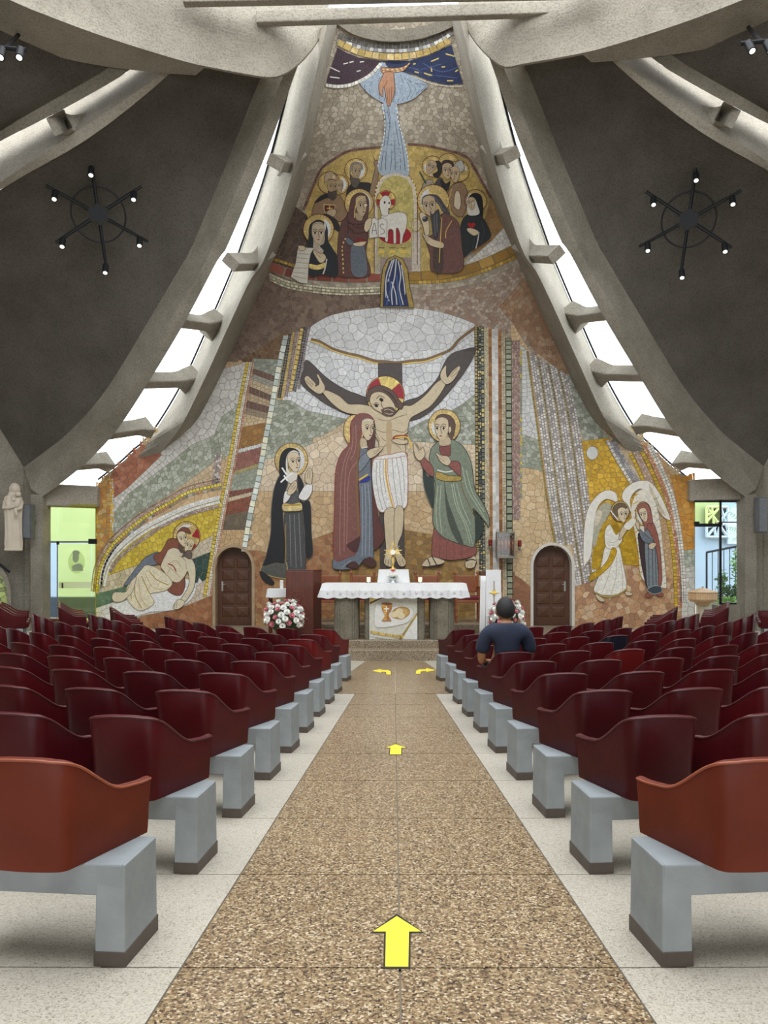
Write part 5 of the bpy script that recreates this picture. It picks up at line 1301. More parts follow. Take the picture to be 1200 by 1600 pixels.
ORD = ['zeroth', 'first', 'second', 'third', 'fourth', 'fifth', 'sixth', 'seventh', 'eighth', 'ninth', 'tenth', 'eleventh', 'twelfth', 'thirteenth', 'fourteenth', 'fifteenth', 'sixteenth', 'seventeenth', 'eighteenth']
ROWY = [3.2 + k for k in range(9)] + [12.62]
PITCH = 0.63
def px_of(X, Y, Z): return VX + X * F / Y, VY - (Z - EYE) * F / Y
def arc_at(sd, r, s0):
    """point and heading on a row arc, s0 metres from the nave axis"""
    a = s0 / r
    return Vector((sd * r * math.sin(a), AC.y - r * math.cos(a), 0)), sd * a
CH = 0.0
n_chairs = 0
CHAIR_AT = {}
for sd in (-1, 1):
    side = 'left' if sd < 0 else 'right'
    for ri, Yr in enumerate(ROWY):
        r = AC.y - Yr
        hxw = 1.065 - 0.034 * (Yr - 3.2)
        lim = r * math.radians(60 if ri < 9 else 68)
        cs = []
        k = 0
        while True:
            s0 = hxw + 0.03 + 0.32 + PITCH * k
            if s0 + 0.3 > lim or k > 17: break
            p, a = arc_at(sd, r, s0); z = zf(p.x, p.y)
            x0, y0 = px_of(p.x, p.y - 0.2, z + 0.8)
            if x0 < -130 or x0 > 1330: break
            cs.append((k, p, a, z)); k += 1
        if not cs: continue
        base = thing('row_base', f'pale grey concrete base carrying the {ORD[ri + 1]} chair row from the back, {side} of the aisle', 'bench base', (0, 0, 0), 0, 'concrete row bases')
        s_end = hxw + 0.03 + PITCH * len(cs) + 0.07
        n = max(4, int((s_end - hxw) / 0.3)); prof = [(-0.165, 0.285), (0.165, 0.285), (0.165, 0.413), (-0.165, 0.413)]; rws = []
        for j in range(n + 1):
            s_ = hxw + 0.01 + (s_end - hxw - 0.01) * j / n; p, a = arc_at(sd, r, s_); z = zf(p.x, p.y)
            rad = Vector((p.x - AC.x, p.y - AC.y, 0)).normalized()
            rws.append([p - rad * o + Vector((0, 0, z + h)) for o, h in prof])
        m = MB().grid(rws, closed=True); m.add(rws[0], [(0, 1, 2, 3)]); m.add(rws[-1], [(0, 1, 2, 3)]); m.build('beam', ROWCONC, base, bevel=0.008)
        legs = [hxw + 0.06] + [hxw + 0.06 + 2 * PITCH * (j + 1) for j in range(int((s_end - hxw - 0.2) / (2 * PITCH)))]
        for li, ls in enumerate(legs):
            p, a = arc_at(sd, r, ls); z = zf(p.x, p.y)
            top = 0.412 if li == 0 else 0.30
            lo = MB().box((0, 0, 0.035 + (top - 0.035) / 2), (0.125, 0.34, top - 0.035), taper=0.96)
            lg = lo.build('leg', ROWCONC, base, bevel=0.006); lg.location = (p.x, p.y, z); lg.rotation_euler = (0, 0, a)
            sk = MB().box((0, 0, 0.030), (0.132, 0.347, 0.072)).build('skirting', SKIRT, lg, bevel=0.003)
        for k, p, a, z in cs:
            mat, kind, desc = V_RED[(k * 7 + ri * 3 + (sd > 0)) % 3], 'r%d' % ((k * 7 + ri * 3 + (sd > 0)) % 3), 'dark red'
            pm = V_PIPE
            if ri == 0: mat, kind, desc, pm = V_ORANGE, 'o', 'orange-brown', V_PIPE_O
            if (sd > 0 and (ri, k) == (5, 2)) or (sd < 0 and (ri, k) in ((7, 0), (9, 0))): mat, kind, desc = V_BRIGHT, 'b', 'brighter red'
            if sd > 0 and (ri, k) == (7, 3): mat, kind, desc = V_NAVY, 'n', 'navy blue'
            c = chair(kind, mat, pm)
            c.location = (p.x, p.y, z + 0.009); c.rotation_euler = (0, 0, a + math.radians(random.uniform(-1.5, 1.5)))
            c['label'] = f'{desc} bucket chair, {ORD[ri + 1]} row from the back, {ORD[k + 1]} from the aisle, {side} side'
            c['category'] = 'chair'; c['group'] = 'bucket chairs of the centre blocks'
            CHAIR_AT[(sd, ri, k)] = (p, a, z); n_chairs += 1
    # side blocks, turned towards the altar
    for ri, (x0_, Y0_, n_) in enumerate(((203, 15.0, 3), (116, 15.5, 4), (22, 15.2, 3))):
        p0 = Vector(((x0_ - VX) * Y0_ / F * (-sd), Y0_, 0)); dr = Vector((0.40 * sd, 0.92, 0)).normalized(); rad = Vector((dr.y * sd, -dr.x * sd, 0)); ang = math.atan2(rad.x, -rad.y)
        base = thing('row_base', f'grey concrete base of the {ORD[ri + 1]} chair row in the far {side} side block', 'bench base', (0, 0, 0), 0, 'concrete row bases')
        sa = -0.34; sb_ = PITCH * n_ - 0.28; rws = []
        for j in range(7):
            p = p0 + dr * (sa + (sb_ - sa) * j / 6); z = zf(p.x, p.y)
            rws.append([p - rad * o + Vector((0, 0, z + h)) for o, h in ((-0.165, 0.285), (0.165, 0.285), (0.165, 0.413), (-0.165, 0.413))])
        m = MB().grid(rws, closed=True); m.add(rws[0], [(0, 1, 2, 3)]); m.add(rws[-1], [(0, 1, 2, 3)]); m.build('beam', ROWCONC, base)
        for ls in (sa + 0.06, sb_ - 0.06):
            p = p0 + dr * ls; z = zf(p.x, p.y); lg = MB().box((0, 0, 0.205), (0.125, 0.34, 0.412)).build('leg', ROWCONC, base); lg.location = (p.x, p.y, z); lg.rotation_euler = (0, 0, ang)
        for k in range(n_):
            p = p0 + dr * PITCH * k; z = zf(p.x, p.y); q = (k + ri) % 3; c = chair('r%d' % q, V_RED[q], V_PIPE); c.location = (p.x, p.y, z + 0.009); c.rotation_euler = (0, 0, ang)
            c['label'] = f'dark red bucket chair, {ORD[k + 1]} along the {ORD[ri + 1]} row of the far {side} block'
            c['category'] = 'chair'; c['group'] = 'bucket chairs of the side blocks'; n_chairs += 1
print('chairs', n_chairs)

# ------------------------------------------------------------ yellow arrows on the aisle
YEL = mat_plain('yellow_sticker', hx('f2dc3a'), 0.45, var=0.06, scale=20); BLK = mat_plain('black_sticker_edge', hx('16150f'), 0.6)
def flat_on_floor(mb_pts, name, mat, parent, th):
    n = len(mb_pts)
    vs = [Vector((x, y, zf(x, y) + th)) for x, y in mb_pts] + [Vector((x, y, zf(x, y))) for x, y in mb_pts]
    fs = [tuple(range(n))] + [(i, n + i, n + (i + 1) % n, (i + 1) % n) for i in range(n)]
    return mesh_obj(name, vs, fs, mat, parent)
def floor_xy(x, y):
    Y = F * EYE / (y - 920.0); return ((x - VX) * Y / F, Y)
def arrow(pts_px, label, grow=1.0):
    t = thing('floor_arrow', label, 'arrow sticker', group='yellow floor arrows')
    q = [floor_xy(x, y) for x, y in pts_px]; cx = sum(p[0] for p in q) / len(q); cy = sum(p[1] for p in q) / len(q)
    n = len(q); og = []
    ar = sum(q[i][0] * q[(i + 1) % n][1] - q[(i + 1) % n][0] * q[i][1] for i in range(n)); sg = 1 if ar > 0 else -1
    for i in range(n):
        a, b, c = Vector(q[i - 1]), Vector(q[i]), Vector(q[(i + 1) % n]); d1 = (b - a).normalized(); d2 = (c - b).normalized()
        nn = (Vector((d1.y, -d1.x)) + Vector((d2.y, -d2.x))) * sg; nn = nn / max(0.5, nn.length_squared / 2) if nn.length > 1e-6 else nn
        og.append((q[i][0] + nn.x * 0.008, q[i][1] + nn.y * 0.016))
    flat_on_floor(og, 'black_edge', BLK, t, 0.0012); flat_on_floor(q, 'yellow_face', YEL, t, 0.0022)
arrow([(620, 1432), (658, 1456), (639, 1456), (638, 1511), (602, 1511), (603, 1456), (583, 1456)], 'large yellow straight arrow on the aisle nearest the camera')
arrow([(618, 1163), (635, 1168.5), (627, 1168.5), (627, 1179), (609, 1179), (610, 1168.5), (603, 1168.5)], 'yellow straight arrow halfway along the aisle')
arrow([(581, 1048.3), (596, 1045.2), (596, 1046.8), (606, 1047), (610.5, 1049), (611, 1054), (603.5, 1054), (603, 1050.4), (600, 1049.8), (596, 1049.8), (596, 1051.2)], 'yellow arrow bending left before the altar steps')
arrow([(681, 1047.3), (666, 1044.2), (666, 1045.8), (655, 1046), (650.5, 1048), (649, 1053), (656.5, 1053), (658, 1049.4), (661, 1048.8), (666, 1048.8), (666, 1050.2)], 'yellow arrow bending right before the altar steps')
# ------------------------------------------------------------ arched wooden doors in the mosaic wall
WOOD = mat_plain('dark_door_wood', hx('52321f'), 0.5, var=0.22, scale=3, stretch=(6, 6, 1), bump=0.1, bscale=20)
WOOD2 = mat_plain('red_brown_wood', hx('56230f'), 0.42, var=0.25, scale=2.5, stretch=(7, 7, 1), coat=0.05)
CHROME = mat_plain('brushed_metal', hx('b8b8b4'), 0.3, 0.9)
PLAST = mat_plain('pale_plaster', hx('cfcac0'), 0.8, var=0.06)
TANRV = mat_plain('tan_reveal', hx('a58f72'), 0.8, var=0.12)
YD = 20.72
for di, (A_, nm) in enumerate(zip(ARCH, ('door_1', 'door_2'))):
    d = link(nm, None, None, 'structure')
    front = [W(x, y, 0.05) for x, y in A_]; back = [Vector((p.x, YD + 0.06, p.z)) for p in front]
    cx = sum(p.x for p in front) / len(front)
    mb = MB(); mb.grid([front, back]); mb.build('reveal', TANRV if di == 0 else PLAST, d, smooth=False)
    ec = W(A_[0][0] / 2 + A_[-1][0] / 2, 886, 0.03)
    outer = []
    for p in front:
        v = Vector((p.x - cx, 0, max(0.0, p.z - ec.z)))
        outer.append(p + (v.normalized() * 0.075 if v.length > 1e-6 else Vector()))
    MB().grid([front, outer, [p + Vector((0, 0.03, 0)) for p in outer]]).build('arch_edging', TANRV if di == 0 else PLAST, d)
    leaf = [(p.x, p.z) for p in front]; z0 = min(z for _, z in leaf); zt = max(z for _, z in leaf); x0 = min(x for x, _ in leaf); x1 = max(x for x, _ in leaf)
    MB().prism(leaf, YD, YD + 0.05, lambda a, b, y: (a, y, b)).build('leaf', WOOD, d)
    pw = (x1 - x0) * 0.30; cols = (x0 + (x1 - x0) * 0.30, x0 + (x1 - x0) * 0.70); nrow = 6; ph = (zt - z0) / 6.4
    spring = W(0, 886).z
    for r in range(nrow):
        for c_ in cols:
            zc = z0 + 0.2 + ph * (r + 0.5)
            if zc > spring + 0.28: continue
            hh = ph * 0.34; hw = pw * 0.5
            vs = [(c_ - hw, YD - 0.012, zc - hh), (c_ + hw, YD - 0.012, zc - hh), (c_ + hw, YD - 0.012, zc + hh), (c_ - hw, YD - 0.012, zc + hh), (c_, YD - 0.026, zc), (c_ - hw - .02, YD, zc - hh - .02), (c_ + hw + .02, YD, zc - hh - .02), (c_ + hw + .02, YD, zc + hh + .02), (c_ - hw - .02, YD, zc + hh + .02)]
            MB().add(vs, [(0, 1, 4), (1, 2, 4), (2, 3, 4), (3, 0, 4), (5, 6, 1, 0), (6, 7, 2, 1), (7, 8, 3, 2), (8, 5, 0, 3)]).build('door_panel', WOOD, d)
    hxp = x0 + 0.13 if di == 0 else x1 - 0.13
    h = MB().rbox((hxp, YD - 0.012, z0 + 1.05), (0.05, 0.02, 0.26), 0.008).build('handle_plate', CHROME, d)
    MB().tube([(hxp, YD - 0.02, z0 + 1.1), (hxp, YD - 0.06, z0 + 1.1), (hxp + (0.09 if di == 0 else -0.09), YD - 0.06, z0 + 1.1)], 0.01, 6).build('handle', CHROME, h)
MB().box((0, 21.3, 0.8), (16.5, 0.1, 4)).build('wall_sacristy', PLAST, kind='structure')

# ------------------------------------------------------------ side glazing and what lies outside
def pane(name, x0, x1, y0, y1, Y, mat, parent, th=0.012):
    a = P(x0, y1, Y); b = P(x1, y0, Y)
    return MB().box(((a.x + b.x) / 2, Y, (a.z + b.z) / 2), (b.x - a.x, th, b.z - a.z)).build(name, mat, parent)
def bar(name, x0, x1, y0, y1, Y, mat, parent, th=0.05):
    return pane(name, x0, x1, y0, y1, Y, mat, parent, th)
ALU = mat_plain('grey_aluminium', hx('8d9296'), 0.4, 0.7)
d3 = link('door_3', None, None, 'structure')
Yl = 20.0
pane('pane', 64, 89.5, 788, 846, Yl, GLASS_Y, d3); pane('pane', 90, 151, 788, 846, Yl, GLASS_Y, d3)
pane('pane', 64, 89.5, 848, 985, Yl, GLASS, d3)
lf = pane('door_leaf', 91, 143, 849, 985, Yl - 0.03, GLASS_Y, d3)
pane('pane', 144, 151, 848, 985, Yl, GLASS_Y, d3)
FROST = mat_glass('frosted_print', (0.86, 0.9, 0.75), 0.12, 0.5)
op = [(P(x, y, Yl - 0.05).x, P(x, y, Yl - 0.05).z) for x, y in ell(119.5, 878.5, 13, 18, 0, n=24)]
MB().prism(op, Yl - 0.052, Yl - 0.048, lambda a, b, y: (a, y, b)).build('oval_print', FROST, lf)
GREYP = mat_plain('grey_print', hx('9aa884'), 0.8)
for pi, pts in enumerate(([(113, 892), (112, 885), (117, 882), (124, 880), (129, 883), (130, 892)], ell(118.5, 871, 5, 8.5, 0, n=14), ell(119, 864, 6, 4.5, 0, n=12))):
    MB().prism([(P(x, y, Yl - 0.055).x, P(x, y, Yl - 0.055).z) for x, y in pts], Yl - 0.056 - 0.004 * pi, Yl - 0.054 - 0.004 * pi, lambda a, b, y: (a, y, b)).build('portrait_print', GREYP, lf)
WHITEF = mat_glass('pale_film', (0.85, 0.85, 0.7), 0.35, 0.6)
pane('film_band', 92, 143, 909, 919, Yl - 0.045, WHITEF, lf, 0.004)
MB().tube([P(97.5, 911, Yl - 0.08), P(97.5, 919, Yl - 0.08)], 0.02, 8).build('pull_handle', FRAME, lf)
bar('transom', 64, 151, 845.5, 848, Yl, ALU, d3); bar('mullion', 89, 90.3, 846, 985, Yl, ALU, d3, 0.03)
bar('door_closer', 139, 151, 842, 850, Yl - 0.06, FRAME, d3, 0.08); bar('hinge', 89, 92, 846, 851, Yl - 0.05, FRAME, d3, 0.06)

d4 = link('window_4', None, None, 'structure')
Yr_ = 20.0
pane('pane', 1086, 1124, 783, 818, Yr_, GLASS_Y, d4); pane('pane', 1126, 1172, 783, 818, Yr_, GLASS, d4)
pane('pane', 1086, 1124, 822, 948, Yr_, GLASS, d4); pane('pane', 1126, 1172, 820, 943, Yr_, GLASS, d4)
bar('mullion', 1124, 1127, 780, 945, Yr_, FRAME, d4); bar('mullion', 1168.5, 1172, 780, 945, Yr_, FRAME, d4)
bar('transom', 1086, 1126, 818, 823, Yr_, FRAME, d4); bar('transom', 1127, 1169, 815, 817, Yr_, ALU, d4, 0.03)
bar('sill_rail', 1126, 1172, 942, 946, Yr_, FRAME, d4); bar('head_rail', 1085, 1172, 782, 785, Yr_, FRAME, d4)
bar('hinge', 1085, 1092, 815, 821, Yr_ - 0.04, FRAME, d4, 0.08); bar('hinge', 1122, 1128, 816, 820, Yr_ - 0.04, FRAME, d4, 0.08)
a = P(1060, 945, 19.9)
MB().box(((P(1118, 0, 19.9).x + P(1180, 0, 19.9).x) / 2, 19.95, (a.z - 0.8) / 2), (P(1180, 0, 19.9).x - P(1118, 0, 19.9).x, 0.35, a.z + 0.8)).build('wall_sill_right', CONC2, kind='structure')
# ledges at the feet of the pillars
for sd in (-1, 1):
    pts = [(sd * 9.0, 19.5), (sd * 9.0, 19.0), (sd * 13.2, 16.6), (sd * 13.6, 17.2)]
    MB().prism(pts, -0.6, 0.30).build('trim_ledge_left' if sd < 0 else 'trim_ledge_right', CONC2, kind='structure', bevel=0.03)

# outside: paving, pale blue house walls, planting
PAVE = mat_plain('outside_paving', hx('b9b6ae'), 0.9, var=0.1, scale=2)
MB().box((0, 30, -0.95), (90, 16, 0.1)).build('ground_outside', PAVE, kind='structure')
MB().box((-18, 21.5, -0.35), (20, 3.2, 0.1)).build('ground_terrace', PAVE, kind='structure')
BLUEW = mat_plain('pale_blue_render', hx('a9c0d8'), 0.9, var=0.05, scale=1.5)
NAVY = mat_plain('navy_planter', hx('2e4258'), 0.6, var=0.2, scale=4)
hb = thing('blue_house', 'pale blue rendered building seen through the left glass door', 'building')
MB().box((-10.5, 25.2, 1.4), (9, 0.4, 4.8)).build('wall', BLUEW, hb)
a, b = P(40, 957, 23), P(160, 933, 23)
MB().rbox(((a.x + b.x) / 2, 23.2, (a.z + b.z) / 2 - 0.3), (b.x - a.x, 0.4, b.z - a.z + 0.6), 0.02).build('planter_trough', NAVY, None, label='dark blue low planter wall outside the left glass door', cat='planter')
hb2 = thing('blue_annex', 'pale blue annex with lattice vent outside the right window', 'building')
MB().box((11.5, 25.2, 1.4), (9, 0.4, 4.8)).build('wall', BLUEW, hb2)
BLUEL = mat_plain('light_blue_trim', hx('c4d6e6'), 0.9); GREYV = mat_plain('grey_vent', hx('5d6672'), 0.8)
arch = [(1136, 850)] + ell(1152, 806, 16, 14, 0, 180, 360, 12) + [(1168, 850)]
MB().prism([(P(x, y, 24.9).x, P(x, y, 24.9).z) for x, y in arch], 24.86, 25.05, lambda a, b, y: (a, y, b)).build('arched_panel', BLUEL, hb2)
a, b = P(1104, 839, 24.9), P(1137, 792, 24.9)
vent = MB().box(((a.x + b.x) / 2, 24.97, (a.z + b.z) / 2), (b.x - a.x, 0.1, b.z - a.z)).build('lattice_vent', GREYV, hb2)
for seg in ([(1104, 792), (1137, 839)], [(1104, 815), (1125, 792)], [(1104, 839), (1137, 800)], [(1112, 792), (1118, 839)], [(1104, 823), (1137, 818)], [(1126, 792), (1137, 828)], [(1104, 792), (1137, 792)], [(1104, 839), (1137, 839)], [(1104, 792), (1104, 839)], [(1137, 792), (1137, 839)], [(1120, 839), (1128, 812)], [(1104, 805), (1116, 800)]):
    MB().tube([P(seg[0][0], seg[0][1], 24.85), P(seg[1][0], seg[1][1], 24.85)], 0.045, 4).build('lattice_bar', BLUEL, vent)
rl = thing('stair_railing', 'black metal stair railing outside the right window', 'railing')
RB = mat_plain('black_railing', hx('1e1e30'), 0.5, 0.4)
MB().tube([P(1104, 863, 22.3), P(1175, 849, 22.3)], 0.035, 6).build('handrail', RB, rl)
for k in range(8):
    x = 1104 + k * 9; yt = 863 - (x - 1104) * 14 / 71
    MB().tube([P(x, yt, 22.3), Vector((P(x, 935, 22.3).x, 22.3, -0.9 if k in (0, 7) else P(x, 935, 22.3).z))], 0.03 if k == 0 else 0.013, 5).build('post' if k == 0 else 'baluster', RB, rl)
STONE = mat_plain('garden_kerb', hx('a8a498'), 0.9)
a, b = P(1085, 940, 22.0), P(1190, 931, 22.0)
MB().box(((a.x + b.x) / 2, 22.0, (a.z + b.z) / 2 - 0.4), (b.x - a.x, 0.25, b.z - a.z + 0.8)).build('garden_kerb', STONE, None, label='pale stone kerb edging the planting outside the right window', cat='kerb')
LEAF = [mat_plain('green_leaf_%d' % i, hx(c), 0.6, var=0.2) for i, c in enumerate(('4f7a38', '6a9a48', '3a5e30'))]
def bush(name, label, c, r, n, mat, seed, ls=0.09, trunk=True):
    rr = random.Random(seed); t = thing(name, label, 'plant', (c[0], c[1], c[2] - r[2]))
    mb = MB()
    for _ in range(n):
        th = rr.uniform(0, 2 * math.pi); ph = math.acos(rr.uniform(-1, 1)); q = rr.uniform(0.35, 1)
        p = Vector((r[0] * q * math.sin(ph) * math.cos(th), r[1] * q * math.sin(ph) * math.sin(th), r[2] + r[2] * q * math.cos(ph)))
        d = Vector((rr.uniform(-1, 1), rr.uniform(-1, 1), rr.uniform(-.6, .8))).normalized(); s_ = d.cross(Vector((rr.uniform(-1, 1), rr.uniform(-1, 1), rr.uniform(-1, 1)))).normalized()
        L = ls * rr.uniform(.7, 1.4)
        mb.add([p, p + d * L * .5 + s_ * L * .28, p + d * L, p + d * L * .5 - s_ * L * .28], [(0, 1, 2, 3)])
    o = mb.build('foliage', mat, t, fix=False); o['kind'] = 'stuff'
    if trunk: MB().tube([(0, 0, -0.3), (0.03, 0, r[2] * 0.7), (0, 0.02, r[2] * 1.3)], 0.02, 5).build('stem', WOOD, t)
    return t
p = P(1158, 885, 21.4); bush('leafy_shrub', 'leafy green shrub climbing the railing outside the right window', p, (0.30, 0.25, 0.62), 420, LEAF[1], 1)
p = P(1128, 905, 21.6); bush('loose_shrub', 'small loose shrub beside the window mullion outside', p, (0.13, 0.18, 0.36), 130, LEAF[0], 2)
p = P(1150, 925, 21.6); bush('ground_cover', 'dark low ground cover behind the garden kerb', p, (0.62, 0.25, 0.20), 420, LEAF[2], 3, 0.1, False)
p = P(1145, 940, 21.2); bush('grass_clump', 'bright green low planting at the bottom of the right window', p, (0.62, 0.2, 0.14), 300, LEAF[1], 4, 0.08, False)
pl = thing('palm_fronds', 'arching palm fronds at the upper right of the right window', 'plant', tuple(P(1185, 842, 22.6)))
for k, (ex, ey) in enumerate([(1140, 800), (1150, 786), (1165, 780), (1138, 824), (1146, 842), (1160, 836)]):
    o_ = P(1185, 842, 22.6); e_ = P(ex, ey, 22.4); m_ = o_.lerp(e_, 0.5) + Vector((0, 0, 0.12)); mb = MB(); sp = []
    for j in range(13):
        u = j / 12; sp.append((o_ * (1 - u) ** 2 + m_ * 2 * u * (1 - u) + e_ * u * u) - o_)
    mb.tube(sp, 0.006, 4)
    for j in range(3, 13):
        d = (sp[j] - sp[j - 1]).normalized()
        for sg in (-1, 1):
            n_ = Vector((d.z, 0, -d.x)) * sg; q = sp[j] + (n_ * 0.75 + d * 0.55) * 0.20 * (1.2 - j / 14) + Vector((0, 0, -0.03))
            mb.add([sp[j], (sp[j] + q) / 2 + d * 0.015, q, (sp[j] + q) / 2 - d * 0.015], [(0, 1, 2, 3)])
    mb.build('frond', LEAF[1], pl, fix=False)
MB().tube([(0, 0, 0), (0.05, 0.02, -1.4), (0.0, 0, -3.21)], [0.05, 0.07, 0.09], 8).build('trunk', WOOD, pl)
gl = thing('globe_lamp', 'white globe lamp on the outer wall beyond the left glass door', 'lamp', tuple(P(70, 852, 20.3)))
MB().sphere((0, 0, 0), 0.10, 16, 10).build('globe', mat_plain('opal_glass', hx('d8d8cc'), 0.3), gl, smooth=True)
MB().lathe([(0.05, -0.12), (0.06, -0.10), (0.05, -0.08)], n=12).build('fitting', FRAME, gl)
MB().tube([(0, 0, -0.1), (-0.35, -0.35, -0.12)], 0.015, 6).build('arm', FRAME, gl)

# ------------------------------------------------------------ side walls: statue, loudspeakers, coloured arch, bench, font
WST = mat_plain('white_stone', hx('cbbfae'), 0.7, var=0.06, scale=6)
st = thing('madonna_statue', 'pale stone statue of mother and child on the left wall', 'statue', tuple(P(21, 857, 18.95)))
st.rotation_euler = (0, 0, math.radians(8))
rows_ = []
prof = [(0.0, .20, .13), (0.12, .21, .14), (0.4, .19, .14), (0.7, .19, .15), (0.95, .205, .16), (1.15, .22, .16), (1.27, .19, .14), (1.33, .09, .09), (1.37, .06, .07)]
for z, rx, ry in prof:
    rows_.append([Vector((rx * math.cos(t) * (1 + 0.06 * math.sin(7 * t + z * 2)), ry * math.sin(t) * (1 + 0.09 * math.sin(9 * t + z)), z)) for t in [2 * math.pi * j / 48 for j in range(48)]])
mb = MB().grid(rows_, closed=True); mb.add(rows_[0], [tuple(range(48))]); mb.build('robe', WST, st, smooth=True)
mb = MB().sphere((0.04, -0.02, 1.47), 0.105, 16, 12, (0.85, 0.95, 1.25)); mb.sphere((0.02, 0.03, 1.46), 0.13, 16, 12, (1.0, 0.9, 1.25)); mb.tube([(0.02, .03, 1.40), (-0.02, .05, 1.2), (-0.05, .06, 0.95)], [0.13, 0.16, 0.10], 12); mb.build('head', WST, st, smooth=True)
mb = MB().tube([(0.05, -.10, .98), (0.13, -.13, 1.08), (0.16, -.12, 1.24)], [.07, .085, .06], 10); mb.sphere((0.15, -.13, 1.33), .07, 12, 10); mb.tube([(0.12, -.15, 1.15), (0.05, -.2, 1.2), (0.04, -.16, 1.28)], .025, 6); mb.tube([(0.09, -.14, 1.0), (0.13, -.22, .9), (0.14, -.2, .78)], [.04, .035, .025], 8); mb.build('child', WST, st, smooth=True)
mb = MB().tube([(-.18, -.02, 1.15), (-.16, -.16, .98), (0.0, -.2, 1.0), (.1, -.19, 1.03)], [.06, .05, .04, .03], 8); mb.tube([(.19, -.02, 1.15), (.2, -.12, .98), (.13, -.2, .95)], [.06, .05, .035], 8); mb.build('arms', WST, st, smooth=True)
MB().lathe([(0.2, -0.06), (0.22, -0.03), (0.2, 0.0)], n=20, sy=.7).build('plinth', WST, st)
for sd, px_ in ((-1, (35, 49, 788, 842)), (1, (1184, 1199, 777, 832))):
    a, b = P(px_[0], px_[3], 19.1), P(px_[1], px_[2], 19.1); t = thing('loudspeaker', ('grey wall loudspeaker beside the left pillar and statue' if sd < 0 else 'grey wall loudspeaker beside the right pillar'), 'loudspeaker', ((a.x + b.x) / 2, 19.2, a.z), group='wall loudspeakers')
    w_, h_ = b.x - a.x, b.z - a.z
    MB().rbox((0, 0, h_ / 2), (w_, 0.22, h_), 0.015).build('cabinet', mat_plain('grey_cabinet', hx('55575a'), 0.6), t)
    MB().rbox((0.01 * sd, -0.115, h_ / 2), (w_ * 0.8, 0.02, h_ * 0.94), 0.006).build('grille', mat_plain('grey_grille', hx('6e7276'), 0.7, bump=0.3, bscale=200), t)
    MB().box((0.0, 0.2, h_ / 2), (0.06, 0.2, 0.06)).build('bracket', FRAME, t)
# coloured glass arch on the left wall
LGM = mat_mosaic('leaded_green_glass', 0.16, 0.75, 0.25, 0.0, 0.35, 0.1)
sg = link('window_5', None, None, 'structure')
wd = Vector((-4.7, -2.4, 0)).normalized(); wn = Vector((wd.y, -wd.x, 0)); wn = wn if wn.y < 0 else -wn
o0 = Vector((-10.15, 18.97, 0)) + wn * 0.04
AR = lambda s_, z, d=0.0: o0 + wd * s_ + wn * d + Vector((0, 0, z))
ap = [(-.55, .42)] + [(-.55 * math.cos(t), .62 + 1.0 * math.sin(t)) for t in [math.pi * k / 16 for k in range(17)]] + [(.55, .42)]
col_obj('coloured_glass', [AR(s_, z, 0.02) for s_, z in ap], [tuple(range(len(ap)))], [hx('a3b06a')], LGM, sg)
MB().grid([[AR(s_ * k, (z - .42) * k + .42, d) for s_, z in ap] for k, d in ((1.0, 0.03), (1.0, 0.08), (1.14, 0.08), (1.18, 0.0))]).build('arch_frame', CONC2, sg)
for s_ in (-.2, .2): MB().tube([AR(s_, .42, .03), AR(s_, 1.5, .03)], 0.012, 5).build('leading', FRAME, sg)
MB().tube([AR(-.6, 1.35, .1), AR(-.3, 1.62, .12), AR(0.1, 1.7, .12)], 0.035, 6).build('lamp_rail', FRAME, sg)
bn = thing('low_bench', 'low dark wooden bench before the left glass door', 'bench', (P(82, 970, 18.6).x, 18.6, zf(-8.2, 18.6)))
zt_ = P(82, 968, 18.6).z - zf(-8.2, 18.6)
MB().rbox((0, 0, zt_), (0.55, 0.35, 0.05), 0.01).build('top', WOOD2, bn)
for sx in (-.22, 0, .22):
    for sy in (-.12, .12): MB().tube([(sx, sy, 0), (sx * 1.02, sy, zt_)], [0.03, 0.045], 6).build('leg', WOOD2, bn)
FW = mat_plain('pale_oak', hx('c4a27a'), 0.5, var=0.15, stretch=(5, 5, 1)); FS = mat_plain('font_stone', hx('b9ae98'), 0.7, var=0.1, scale=9)
fx, fy = P(1098, 930, 18.7).x, 18.7; fz = zf(fx, fy)
ft = thing('baptismal_font', 'eight-sided font with pale wooden lid beside the right window', 'font', (fx, fy, fz))
zt_ = P(0, 926, fy).z - fz
MB().lathe([(0.0, zt_ + .12), (0.10, zt_ + .10), (0.33, zt_ + .03), (0.37, zt_ + .02), (0.37, zt_)][::-1], n=8).build('lid', FW, ft)
MB().lathe([(0.16, zt_ - .30), (0.20, zt_ - .24), (0.32, zt_ - .20), (0.355, zt_ - .16), (0.355, zt_ - .002)], n=8).build('basin', FW, ft)
MB().lathe([(0.26, 0), (0.26, .08), (0.13, .16), (0.12, zt_ - .33), (0.16, zt_ - .30)], n=8).build('stem', FS, ft)
MB().sphere((0, 0, zt_ + .135), 0.025, 10, 8).build('knob', CHROME, ft, smooth=True)

